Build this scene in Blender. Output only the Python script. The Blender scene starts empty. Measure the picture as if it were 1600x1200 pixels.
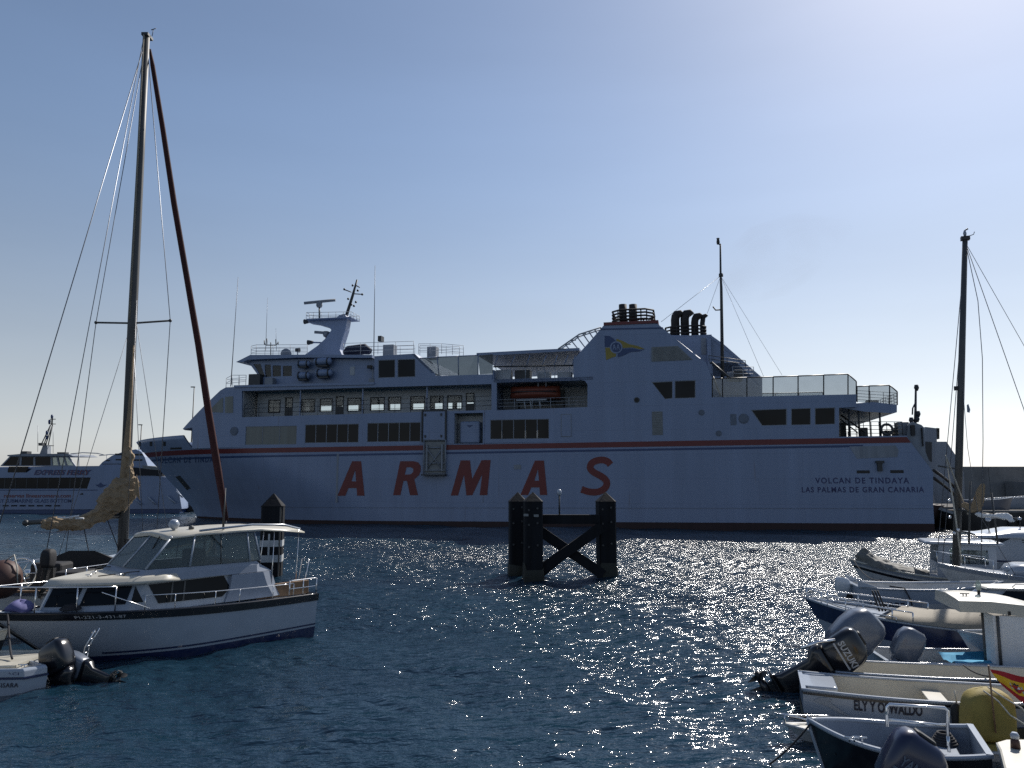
import bpy, bmesh, math, random
import numpy as np
from mathutils import Vector, Matrix, Euler
from mathutils.geometry import tessellate_polygon
random.seed(7)
R = math.radians
sc = bpy.context.scene
COL = sc.collection

# ------------------------------------------------------------------ camera
CAM_H = 4.1
FPX = 1200.0                      # focal length in pixels of a 1600 wide picture
PITCH = math.atan(150 / 1200)
cam = bpy.data.cameras.new('camera')
cam.sensor_width = 36.0
cam.lens = 36.0 * FPX / 1600
cam.clip_start = 0.1
cam.clip_end = 30000
camo = bpy.data.objects.new('camera', cam)
COL.objects.link(camo)
camo.location = (0, 0, CAM_H)
camo.rotation_euler = (math.pi / 2 + PITCH, 0, 0)
sc.camera = camo

# ------------------------------------------------------------------ sky, sun, exposure
SUN_EL, SUN_AZ = R(42), R(36)     # azimuth clockwise from +Y
world = bpy.data.worlds.new('World')
sc.world = world
world.use_nodes = True
wn = world.node_tree.nodes
sky = wn.new('ShaderNodeTexSky')
sky.sky_type = 'NISHITA'
sky.sun_disc = False
sky.sun_elevation = SUN_EL
sky.sun_rotation = SUN_AZ
sky.altitude = 0
sky.air_density = 1.0
sky.dust_density = 0.5
sky.ozone_density = 2.2
bg = wn['Background']
bg.inputs['Strength'].default_value = 0.10
# sea haze whitens the sky towards the horizon, all the way round
wtc = wn.new('ShaderNodeTexCoord')
wsx = wn.new('ShaderNodeSeparateXYZ')
wmr = wn.new('ShaderNodeMapRange')
wmr.interpolation_type = 'SMOOTHSTEP'
wmr.inputs['From Min'].default_value = -0.02
wmr.inputs['From Max'].default_value = 0.45
wmr.inputs['To Min'].default_value = 0.75
wmr.inputs['To Max'].default_value = 0.15
wbw = wn.new('ShaderNodeRGBToBW')
wtint = wn.new('ShaderNodeMix')
wtint.data_type = 'RGBA'
wtint.blend_type = 'MULTIPLY'
wtint.inputs['Factor'].default_value = 1.0
wtint.inputs['B'].default_value = (0.85, 0.86, 0.91, 1)
wmix = wn.new('ShaderNodeMix')
wmix.data_type = 'RGBA'
wl = world.node_tree.links.new
wl(wtc.outputs['Generated'], wsx.inputs[0])
wl(wsx.outputs['Z'], wmr.inputs['Value'])
wl(sky.outputs[0], wbw.inputs[0])
wl(wbw.outputs[0], wtint.inputs['A'])
wl(wmr.outputs[0], wmix.inputs['Factor'])
wl(sky.outputs[0], wmix.inputs['A'])
wl(wtint.outputs['Result'], wmix.inputs['B'])
# very faint uneven haze layers
wmap = wn.new('ShaderNodeMapping')
wmap.inputs['Scale'].default_value = (1.5, 1.5, 9.0)
wno = wn.new('ShaderNodeTexNoise')
wno.inputs['Scale'].default_value = 1.3
wno.inputs['Detail'].default_value = 5
wvr = wn.new('ShaderNodeMapRange')
wvr.inputs['From Min'].default_value = 0.3
wvr.inputs['From Max'].default_value = 0.7
wvr.inputs['To Min'].default_value = 0.975
wvr.inputs['To Max'].default_value = 1.03
wvm = wn.new('ShaderNodeVectorMath')
wvm.operation = 'SCALE'
wl(wtc.outputs['Generated'], wmap.inputs[0])
wl(wmap.outputs[0], wno.inputs['Vector'])
wl(wno.outputs['Fac'], wvr.inputs['Value'])
wl(wmix.outputs['Result'], wvm.inputs[0])
wl(wvr.outputs[0], wvm.inputs['Scale'])
wl(wvm.outputs[0], bg.inputs['Color'])
sun = bpy.data.lights.new('sun', 'SUN')
sun.energy = 5.0
sun.angle = R(0.53)
sun.color = (1.0, 0.95, 0.88)
suno = bpy.data.objects.new('sun', sun)
COL.objects.link(suno)
sdir = Vector((math.sin(SUN_AZ) * math.cos(SUN_EL), math.cos(SUN_AZ) * math.cos(SUN_EL), math.sin(SUN_EL)))
suno.rotation_euler = sdir.to_track_quat('Z', 'Y').to_euler()
suno.location = (60, 120, 120)
vs = sc.view_settings
vs.view_transform = 'Standard'
vs.look = 'None'
vs.gamma = 1
vs.use_curve_mapping = False
vs.exposure = 0.2
sc.cycles.use_denoising = False    # keeps the sun's sparkle on the water crisp
sc.cycles.use_adaptive_sampling = False
sc.cycles.diffuse_bounces = 3
sc.cycles.max_bounces = 6
sc.cycles.transparent_max_bounces = 16
sc.cycles.sample_clamp_indirect = 0.9
sc.cycles.caustics_reflective = False
sc.cycles.caustics_refractive = False

# ------------------------------------------------------------------ measuring helpers
def ray(px, py):
    xc, yc = (px - 800) / FPX, (600 - py) / FPX
    cp, sp = math.cos(PITCH), math.sin(PITCH)
    return Vector((xc, cp - yc * sp, sp + yc * cp))
def at(px, py, Y):                # point at ground distance Y along the sight line
    d = ray(px, py)
    k = Y / d.y
    return Vector((d.x * k, Y, CAM_H + d.z * k))
def onz(px, py, z=0.0):           # point on a level plane
    d = ray(px, py)
    k = (z - CAM_H) / d.z
    return Vector((d.x * k, d.y * k, z))
def lerp(a, b, t):
    return a + (b - a) * t
def interp(x, xs, ys):
    return float(np.interp(x, xs, ys))

# ------------------------------------------------------------------ materials
def mat(name, col, rough=0.5, metal=0.0, var=0.12, scale=3.0, bump=0.0, bscale=40.0, streak=False, spec=0.5, coat=0.0):
    m = bpy.data.materials.new(name)
    m.use_nodes = True
    nt = m.node_tree
    b = nt.nodes['Principled BSDF']
    b.inputs['Roughness'].default_value = rough
    b.inputs['Metallic'].default_value = metal
    b.inputs['Specular IOR Level'].default_value = spec
    if coat:
        b.inputs['Coat Weight'].default_value = coat
        b.inputs['Coat Roughness'].default_value = 0.1
    tc = nt.nodes.new('ShaderNodeTexCoord')
    n = nt.nodes.new('ShaderNodeTexNoise')
    n.inputs['Scale'].default_value = scale
    n.inputs['Detail'].default_value = 6
    n.inputs['Roughness'].default_value = 0.65
    if streak:
        mp = nt.nodes.new('ShaderNodeMapping')
        mp.inputs['Scale'].default_value = (1.6, 1.6, 0.12)
        nt.links.new(tc.outputs['Object'], mp.inputs['Vector'])
        nt.links.new(mp.outputs[0], n.inputs['Vector'])
    else:
        nt.links.new(tc.outputs['Object'], n.inputs['Vector'])
    r = nt.nodes.new('ShaderNodeValToRGB')
    r.color_ramp.elements[0].position = 0.3
    r.color_ramp.elements[1].position = 0.7
    c = Vector(col)
    r.color_ramp.elements[0].color = (*(c * (1 - var)), 1)
    r.color_ramp.elements[1].color = (*[min(1, v * (1 + var * 0.6)) for v in c], 1)
    nt.links.new(n.outputs['Fac'], r.inputs['Fac'])
    nt.links.new(r.outputs['Color'], b.inputs['Base Color'])
    if bump:
        n2 = nt.nodes.new('ShaderNodeTexNoise')
        n2.inputs['Scale'].default_value = bscale
        n2.inputs['Detail'].default_value = 4
        nt.links.new(tc.outputs['Object'], n2.inputs['Vector'])
        bp = nt.nodes.new('ShaderNodeBump')
        bp.inputs['Strength'].default_value = bump
        bp.inputs['Distance'].default_value = 0.02
        nt.links.new(n2.outputs['Fac'], bp.inputs['Height'])
        nt.links.new(bp.outputs[0], b.inputs['Normal'])
    return m
def screen_mat(name, tint, refl=0.12, haze=0.0, hazecol=(0.5, 0.52, 0.5)):
    m = bpy.data.materials.new(name)
    m.use_nodes = True
    nt = m.node_tree
    for n in list(nt.nodes):
        if n.type != 'OUTPUT_MATERIAL':
            nt.nodes.remove(n)
    out = [n for n in nt.nodes if n.type == 'OUTPUT_MATERIAL'][0]
    tr = nt.nodes.new('ShaderNodeBsdfTransparent')
    tr.inputs[0].default_value = (*tint, 1)
    gl = nt.nodes.new('ShaderNodeBsdfGlossy')
    gl.inputs['Roughness'].default_value = 0.05
    fr = nt.nodes.new('ShaderNodeFresnel')
    fr.inputs['IOR'].default_value = 1.45
    mx = nt.nodes.new('ShaderNodeMixShader')
    nt.links.new(fr.outputs[0], mx.inputs[0])
    nt.links.new(tr.outputs[0], mx.inputs[1])
    nt.links.new(gl.outputs[0], mx.inputs[2])
    last = mx
    if haze:
        df = nt.nodes.new('ShaderNodeBsdfDiffuse')
        df.inputs[0].default_value = (*hazecol, 1)
        tl = nt.nodes.new('ShaderNodeBsdfTranslucent')
        tl.inputs[0].default_value = (*hazecol, 1)
        mm = nt.nodes.new('ShaderNodeMixShader')
        mm.inputs[0].default_value = 0.5
        nt.links.new(df.outputs[0], mm.inputs[1])
        nt.links.new(tl.outputs[0], mm.inputs[2])
        m2 = nt.nodes.new('ShaderNodeMixShader')
        no = nt.nodes.new('ShaderNodeTexNoise')
        no.inputs['Scale'].default_value = 1.5
        tcn = nt.nodes.new('ShaderNodeTexCoord')
        nt.links.new(tcn.outputs['Object'], no.inputs['Vector'])
        mr = nt.nodes.new('ShaderNodeMapRange')
        mr.inputs['To Min'].default_value = haze * 0.7
        mr.inputs['To Max'].default_value = haze * 1.3
        nt.links.new(no.outputs['Fac'], mr.inputs['Value'])
        nt.links.new(mr.outputs[0], m2.inputs[0])
        nt.links.new(mx.outputs[0], m2.inputs[1])
        nt.links.new(mm.outputs[0], m2.inputs[2])
        last = m2
    nt.links.new(last.outputs[0], out.inputs['Surface'])
    return m
M = {}
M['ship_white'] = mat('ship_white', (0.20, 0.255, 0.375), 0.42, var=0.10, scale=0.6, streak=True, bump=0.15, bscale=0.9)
def weather_paint(m):
    # welded plate joints and thin rust runs on the ferry's paint
    nt = m.node_tree
    b = nt.nodes['Principled BSDF']
    src = b.inputs['Base Color'].links[0].from_socket
    tc = nt.nodes.new('ShaderNodeTexCoord')
    sx = nt.nodes.new('ShaderNodeSeparateXYZ')
    cx = nt.nodes.new('ShaderNodeCombineXYZ')
    nt.links.new(tc.outputs['Object'], sx.inputs[0])
    nt.links.new(sx.outputs['X'], cx.inputs['X'])
    nt.links.new(sx.outputs['Z'], cx.inputs['Y'])
    br = nt.nodes.new('ShaderNodeTexBrick')
    br.inputs['Scale'].default_value = 1.0
    br.inputs['Brick Width'].default_value = 7.0
    br.inputs['Row Height'].default_value = 2.1
    br.inputs['Mortar Size'].default_value = 0.022
    br.inputs['Mortar Smooth'].default_value = 0.6
    br.inputs['Color1'].default_value = (1, 1, 1, 1)
    br.inputs['Color2'].default_value = (0.94, 0.95, 0.96, 1)
    br.inputs['Mortar'].default_value = (0.80, 0.80, 0.80, 1)
    nt.links.new(cx.outputs[0], br.inputs['Vector'])
    mu = nt.nodes.new('ShaderNodeMix')
    mu.data_type = 'RGBA'
    mu.blend_type = 'MULTIPLY'
    mu.inputs['Factor'].default_value = 1.0
    nt.links.new(src, mu.inputs['A'])
    nt.links.new(br.outputs['Color'], mu.inputs['B'])
    mp = nt.nodes.new('ShaderNodeMapping')
    mp.inputs['Scale'].default_value = (2.2, 2.2, 0.16)
    nt.links.new(tc.outputs['Object'], mp.inputs['Vector'])
    n = nt.nodes.new('ShaderNodeTexNoise')
    n.inputs['Scale'].default_value = 1.0
    n.inputs['Detail'].default_value = 5
    nt.links.new(mp.outputs[0], n.inputs['Vector'])
    mr = nt.nodes.new('ShaderNodeMapRange')
    mr.inputs['From Min'].default_value = 0.66
    mr.inputs['From Max'].default_value = 0.80
    mr.inputs['To Max'].default_value = 0.55
    nt.links.new(n.outputs['Fac'], mr.inputs['Value'])
    ru = nt.nodes.new('ShaderNodeMix')
    ru.data_type = 'RGBA'
    ru.inputs['B'].default_value = (0.13, 0.075, 0.045, 1)
    nt.links.new(mr.outputs[0], ru.inputs['Factor'])
    nt.links.new(mu.outputs['Result'], ru.inputs['A'])
    nt.links.new(ru.outputs['Result'], b.inputs['Base Color'])
weather_paint(M['ship_white'])
M['inner_white'] = mat('inner_white', (0.36, 0.38, 0.40), 0.5, var=0.15, scale=1.2)
M['deck_grey'] = mat('deck_grey', (0.16, 0.18, 0.17), 0.7, var=0.25, scale=2)
M['ship_red'] = mat('ship_red', (0.13, 0.013, 0.014), 0.45, var=0.15, scale=1)
M['letter_red'] = mat('letter_red', (0.135, 0.011, 0.011), 0.45, var=0.12, scale=1)
M['ship_navy'] = mat('ship_navy', (0.02, 0.05, 0.14), 0.45, var=0.15, scale=1)
M['antifoul'] = mat('antifoul', (0.028, 0.011, 0.011), 0.7, var=0.4, scale=1.2, streak=True)
M['yellow'] = mat('yellow', (0.26, 0.20, 0.03), 0.5)
M['dark_glass'] = mat('dark_glass', (0.006, 0.009, 0.013), 0.10, var=0.5, scale=0.5, spec=0.13)
M['curtain_glass'] = mat('curtain_glass', (0.09, 0.115, 0.115), 0.25, var=0.35, scale=1.1, streak=True)
M['frame_dark'] = mat('frame_dark', (0.03, 0.033, 0.036), 0.5, var=0.3)
M['black'] = mat('black', (0.012, 0.012, 0.013), 0.55, var=0.4)
M['soot'] = mat('soot', (0.022, 0.019, 0.018), 0.75, var=0.4, scale=2)
M['vent_grey'] = mat('vent_grey', (0.12, 0.145, 0.19), 0.6, var=0.2)
M['grille'] = mat('grille', (0.20, 0.21, 0.21), 0.6, var=0.2, scale=2)
M['rail_grey'] = mat('rail_grey', (0.34, 0.36, 0.39), 0.45, var=0.15)
M['steel'] = mat('steel', (0.72, 0.72, 0.72), 0.18, metal=1.0, var=0.08)
M['alu'] = mat('alu', (0.085, 0.085, 0.083), 0.55, metal=0.3, var=0.2, scale=1.5)
M['orange'] = mat('orange', (0.16, 0.038, 0.02), 0.5, var=0.15)
M['grey_plate'] = mat('grey_plate', (0.22, 0.24, 0.27), 0.55, var=0.25, scale=1.0, streak=True)
M['screen'] = screen_mat('screen', (0.70, 0.73, 0.75), haze=0.16, hazecol=(0.36, 0.40, 0.43))
M['screen_dark'] = screen_mat('screen_dark', (0.42, 0.45, 0.47), haze=0.22, hazecol=(0.20, 0.23, 0.25))
M['clear_glass'] = screen_mat('clear_glass', (0.72, 0.78, 0.78), haze=0.06)
M['window_glass'] = screen_mat('window_glass', (0.93, 0.95, 0.95))
M['tint_glass'] = screen_mat('tint_glass', (0.30, 0.34, 0.36))
M['plastic_window'] = screen_mat('plastic_window', (0.60, 0.66, 0.66), haze=0.32, hazecol=(0.36, 0.42, 0.42))
M['gel_white'] = mat('gel_white', (0.31, 0.35, 0.41), 0.25, var=0.08, scale=2.5, coat=0.3)
M['gel_cream'] = mat('gel_cream', (0.48, 0.455, 0.39), 0.35, var=0.12, scale=2.5)
M['gel_old'] = mat('gel_old', (0.44, 0.45, 0.46), 0.45, var=0.18, scale=3.0, bump=0.1)
M['gel_navy'] = mat('gel_navy', (0.012, 0.022, 0.075), 0.2, var=0.2, coat=0.4)
M['gel_black'] = mat('gel_black', (0.008, 0.009, 0.013), 0.22, var=0.3, coat=0.3)
M['rubber'] = mat('rubber', (0.012, 0.012, 0.013), 0.7, var=0.4, bump=0.2)
M['canvas_beige'] = mat('canvas_beige', (0.27, 0.24, 0.19), 0.85, var=0.12, scale=6, bump=0.25, bscale=90)
M['canvas_navy'] = mat('canvas_navy', (0.012, 0.016, 0.04), 0.8, var=0.25, scale=6, bump=0.2)
M['coaming'] = mat('coaming', (0.26, 0.295, 0.36), 0.7, var=0.1, scale=4)
M['canvas_black'] = mat('canvas_black', (0.010, 0.010, 0.013), 0.75, var=0.3, scale=5, bump=0.25)
M['canvas_grey'] = mat('canvas_grey', (0.20, 0.23, 0.28), 0.75, var=0.12, scale=5, bump=0.2)
M['canvas_white'] = mat('canvas_white', (0.66, 0.67, 0.68), 0.7, var=0.08, scale=4, bump=0.15)
M['canvas_blue'] = mat('canvas_blue', (0.10, 0.10, 0.24), 0.75, var=0.12, scale=5)
M['tarp_grey'] = mat('tarp_grey', (0.14, 0.14, 0.13), 0.75, var=0.35, scale=4, bump=0.4)
M['tarp_blue'] = mat('tarp_blue', (0.045, 0.27, 0.45), 0.8, var=0.15, scale=6, spec=0.2)
M['olive'] = mat('olive', (0.26, 0.20, 0.045), 0.75, var=0.18, scale=4, bump=0.25)
M['sail_tan'] = mat('sail_tan', (0.27, 0.20, 0.125), 0.85, var=0.22, scale=5, bump=0.5, bscale=14)
M['sail_red'] = mat('sail_red', (0.055, 0.012, 0.012), 0.8, var=0.3, scale=3, bump=0.3)
M['teak'] = mat('teak', (0.22, 0.13, 0.07), 0.6, var=0.35, scale=5)
M['piling'] = mat('piling', (0.008, 0.0095, 0.013), 0.75, spec=0.2, var=0.5, scale=1.5, streak=True, bump=0.3, bscale=8)
M['piling_white'] = mat('piling_white', (0.42, 0.44, 0.45), 0.6, var=0.3, scale=2)
M['concrete'] = mat('concrete', (0.21, 0.20, 0.19), 0.9, var=0.3, scale=0.4, bump=0.4, bscale=3)
M['mud_paint'] = mat('mud_paint', (0.075, 0.07, 0.05), 0.6, var=0.3)
M['weed'] = mat('weed', (0.009, 0.012, 0.007), 0.6, var=0.6, scale=9, bump=0.6, bscale=25)
M['rock'] = mat('rock', (0.06, 0.055, 0.05), 0.95, var=0.4, scale=0.8, bump=0.6, bscale=2)
M['flag_red'] = mat('flag_red', (0.36, 0.015, 0.02), 0.8)
M['flag_yellow'] = mat('flag_yellow', (0.68, 0.42, 0.02), 0.8)
M['rope'] = mat('rope', (0.5, 0.48, 0.42), 0.9, var=0.3, scale=20)
M['dark_rope'] = mat('dark_rope', (0.03, 0.03, 0.035), 0.9, var=0.3, scale=20)
M['wire'] = mat('wire', (0.12, 0.13, 0.15), 0.4, metal=0.6)
M['outboard_grey'] = mat('outboard_grey', (0.115, 0.135, 0.175), 0.3, var=0.12, coat=0.3)
M['outboard_navy'] = mat('outboard_navy', (0.014, 0.018, 0.05), 0.28, var=0.15, coat=0.3)
M['outboard_white'] = mat('outboard_white', (0.62, 0.63, 0.64), 0.3, var=0.1)
M['print_grey'] = mat('print_grey', (0.36, 0.37, 0.39), 0.5)
M['print_dark'] = mat('print_dark', (0.02, 0.02, 0.035), 0.6)
M['print_navy'] = mat('print_navy', (0.03, 0.035, 0.11), 0.6)
M['brown_red'] = mat('brown_red', (0.06, 0.026, 0.02), 0.6, var=0.25)

# ------------------------------------------------------------------ mesh building
class MB:
    def __init__(s):
        s.v, s.f, s.smooth = [], [], []
    def add(s, verts, faces, smooth=False):
        o = len(s.v)
        s.v += [tuple(p) for p in verts]
        s.f += [tuple(i + o for i in f) for f in faces]
        s.smooth += [smooth] * len(faces)
        return s
    def box(s, x0, x1, y0, y1, z0, z1):
        v = [(x, y, z) for x in (x0, x1) for y in (y0, y1) for z in (z0, z1)]
        return s.add(v, [(0, 1, 3, 2), (4, 6, 7, 5), (0, 4, 5, 1), (2, 3, 7, 6), (0, 2, 6, 4), (1, 5, 7, 3)])
    def hexa(s, a, b):            # two quads (4 points each) joined into a solid
        v = list(a) + list(b)
        return s.add(v, [(0, 3, 2, 1), (4, 5, 6, 7), (0, 1, 5, 4), (1, 2, 6, 5), (2, 3, 7, 6), (3, 0, 4, 7)])
    def tube(s, pts, r, n=6, caps=True, flat=1.0):
        pts = [Vector(p) for p in pts]
        rs = r if isinstance(r, (list, tuple)) else [r] * len(pts)
        rings = []
        prev = None
        for i, p in enumerate(pts):
            a = pts[max(0, i - 1)]
            b = pts[min(len(pts) - 1, i + 1)]
            d = (b - a).normalized() if (b - a).length > 1e-9 else Vector((0, 0, 1))
            if prev is None:
                up = Vector((0, 0, 1)) if abs(d.z) < 0.9 else Vector((0, 1, 0))
                x = d.cross(up).normalized()
            else:
                x = (prev - d * prev.dot(d)).normalized()
            prev = x
            y = d.cross(x)
            rings.append([p + (x * math.cos(2 * math.pi * k / n) + y * flat * math.sin(2 * math.pi * k / n)) * rs[i] for k in range(n)])
        return s.loft(rings, caps)
    def loft(s, rings, caps=True, smooth=True, closed=True):
        n = len(rings[0])
        v = [p for rg in rings for p in rg]
        f = []
        for i in range(len(rings) - 1):
            for k in range(n if closed else n - 1):
                k2 = (k + 1) % n
                f.append((i * n + k, i * n + k2, (i + 1) * n + k2, (i + 1) * n + k))
        s.add(v, f, smooth)
        if caps and closed:
            o = len(s.v) - len(v)
            s.f.append(tuple(o + k for k in range(n))[::-1])
            s.f.append(tuple(o + (len(rings) - 1) * n + k for k in range(n)))
            s.smooth += [False, False]
        return s
    def lathe(s, prof, c, n=16, axis='z'):
        rings = []
        c = Vector(c)
        for r, h in prof:
            rg = []
            for k in range(n):
                a = 2 * math.pi * k / n
                u, w = r * math.cos(a), r * math.sin(a)
                rg.append(c + (Vector((u, w, h)) if axis == 'z' else Vector((u, h, w)) if axis == 'y' else Vector((h, u, w))))
            rings.append(rg)
        return s.loft(rings)
    def ball(s, c, r, n=10, m=6, sq=(1, 1, 1)):
        prof = [(max(1e-3, math.sin(math.pi * i / m)), -math.cos(math.pi * i / m)) for i in range(m + 1)]
        rings = [[(c[0] + sq[0] * r * a * math.cos(2 * math.pi * k / n), c[1] + sq[1] * r * a * math.sin(2 * math.pi * k / n), c[2] + sq[2] * r * h) for k in range(n)] for a, h in prof]
        return s.loft(rings)
    def plate(s, outer, holes, to3, t0, t1):
        """flat shape with holes: outer/holes are 2-D loops, to3(u, w, t) places them, thickness t0..t1"""
        loops = [list(outer)] + [list(h) for h in holes]
        tri = tessellate_polygon([[Vector((p[0], p[1], 0)) for p in lp] for lp in loops])
        flat = [p for lp in loops for p in lp]
        n = len(flat)
        v = [to3(p[0], p[1], t0) for p in flat] + [to3(p[0], p[1], t1) for p in flat]
        f = []
        for t in tri:
            f.append(tuple(t))
            f.append(tuple(i + n for i in reversed(t)))
        o = 0
        for lp in loops:
            k = len(lp)
            for i in range(k):
                j = (i + 1) % k
                f.append((o + i, o + j, o + j + n, o + i + n))
            o += k
        return s.add(v, f)
    def grid(s, rows, smooth=True):
        return s.loft(rows, caps=False, smooth=smooth, closed=False)
    def build(s, name, m, parent=None, bevel=0.0, loc=None, auto=True):
        me = bpy.data.meshes.new(name)
        me.from_pydata([tuple(p) for p in s.v], [], s.f)
        bm = bmesh.new()
        bm.from_mesh(me)
        bm.faces.ensure_lookup_table()
        for i, fc in enumerate(bm.faces):
            fc.smooth = s.smooth[i]
        bmesh.ops.recalc_face_normals(bm, faces=bm.faces)
        bm.to_mesh(me)
        bm.free()
        me.materials.append(m)
        o = bpy.data.objects.new(name, me)
        COL.objects.link(o)
        if parent:
            o.parent = parent
        if loc is not None:
            o.location = loc
        if bevel:
            b = o.modifiers.new('edge', 'BEVEL')
            b.width = bevel
            b.segments = 2
            b.limit_method = 'ANGLE'
        return o
def box(name, m, parent, x0, x1, y0, y1, z0, z1, bevel=0.0):
    return MB().box(min(x0, x1), max(x0, x1), min(y0, y1), max(y0, y1), min(z0, z1), max(z0, z1)).build(name, m, parent, bevel)
def tube(name, m, parent, pts, r, n=6, flat=1.0):
    return MB().tube(pts, r, n, flat=flat).build(name, m, parent)
def thing(name, label, cat, loc=(0, 0, 0), rz=0.0, group=None, rot=None):
    o = bpy.data.objects.new(name, None)
    o.empty_display_size = 0.3
    COL.objects.link(o)
    o.location = loc
    o.rotation_euler = rot if rot else (0, 0, rz)
    o['label'] = label
    o['category'] = cat
    if group:
        o['group'] = group
    return o
def tag(o, label, cat, group=None):
    o['label'] = label
    o['category'] = cat
    if group:
        o['group'] = group
    return o
def clone(o, parent=None):
    c = o.copy()
    COL.objects.link(c)
    if parent:
        c.parent = parent
    for ch in list(o.children):
        clone(ch, c)
    return c
def text_data(txt, bold=0.0, shear=0.0, extrude=0.0, spacing=1.0):
    """vertices (u, w, d) with u, w scaled to 0..1 and faces of a line of lettering; also its width/height ratio"""
    cu = bpy.data.curves.new('lettering', 'FONT')
    cu.body = txt
    cu.offset = bold
    cu.shear = shear
    cu.extrude = extrude
    cu.space_character = spacing
    cu.resolution_u = 3
    ob = bpy.data.objects.new('lettering', cu)
    COL.objects.link(ob)
    dg = bpy.context.evaluated_depsgraph_get()
    me = bpy.data.meshes.new_from_object(ob.evaluated_get(dg))
    vs_ = [v.co.copy() for v in me.vertices]
    fs = [tuple(p.vertices) for p in me.polygons]
    bpy.data.objects.remove(ob)
    bpy.data.curves.remove(cu)
    bpy.data.meshes.remove(me)
    x0, x1 = min(v.x for v in vs_), max(v.x for v in vs_)
    y0, y1 = min(v.y for v in vs_), max(v.y for v in vs_)
    out = [((v.x - x0) / (x1 - x0), (v.y - y0) / (y1 - y0), v.z) for v in vs_]
    return out, fs, (x1 - x0) / (y1 - y0)
def words(v, f, n):
    """splits laid-out lettering (v in 0..1 across) into its n words at the widest gaps"""
    if n < 2:
        return [(v, f)]
    iv = sorted((min(v[i][0] for i in q), max(v[i][0] for i in q)) for q in f)
    run, gaps = iv[0][1], []
    for a, b in iv[1:]:
        if a > run:
            gaps.append((a - run, (a + run) / 2))
        run = max(run, b)
    cuts = sorted(g[1] for g in sorted(gaps)[-(n - 1):])
    out = []
    for k in range(n):
        lo, hi = (cuts[k - 1] if k else -9), (cuts[k] if k < n - 1 else 9)
        fs = [q for q in f if lo < (min(v[i][0] for i in q) + max(v[i][0] for i in q)) / 2 < hi]
        used = sorted({i for q in fs for i in q})
        ix = {a: b for b, a in enumerate(used)}
        out.append(([v[i] for i in used], [tuple(ix[i] for i in q) for q in fs]))
    return out
def lettering(name, txt, m, parent, origin, right, up, width, height, bold=0.02, shear=0.0, proj=None, spacing=1.0):
    v0, f0, _ = text_data(txt, bold, shear, 0.0, spacing)
    o3, r3, u3 = Vector(origin), Vector(right), Vector(up)
    for v, f in words(v0, f0, len(txt.split())):
        pts = []
        for u, w, d in v:
            p = o3 + r3 * (u * width) + u3 * (w * height)
            pts.append(proj(p) if proj else p)
        MB().add(pts, f).build(name, m, parent)
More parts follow.
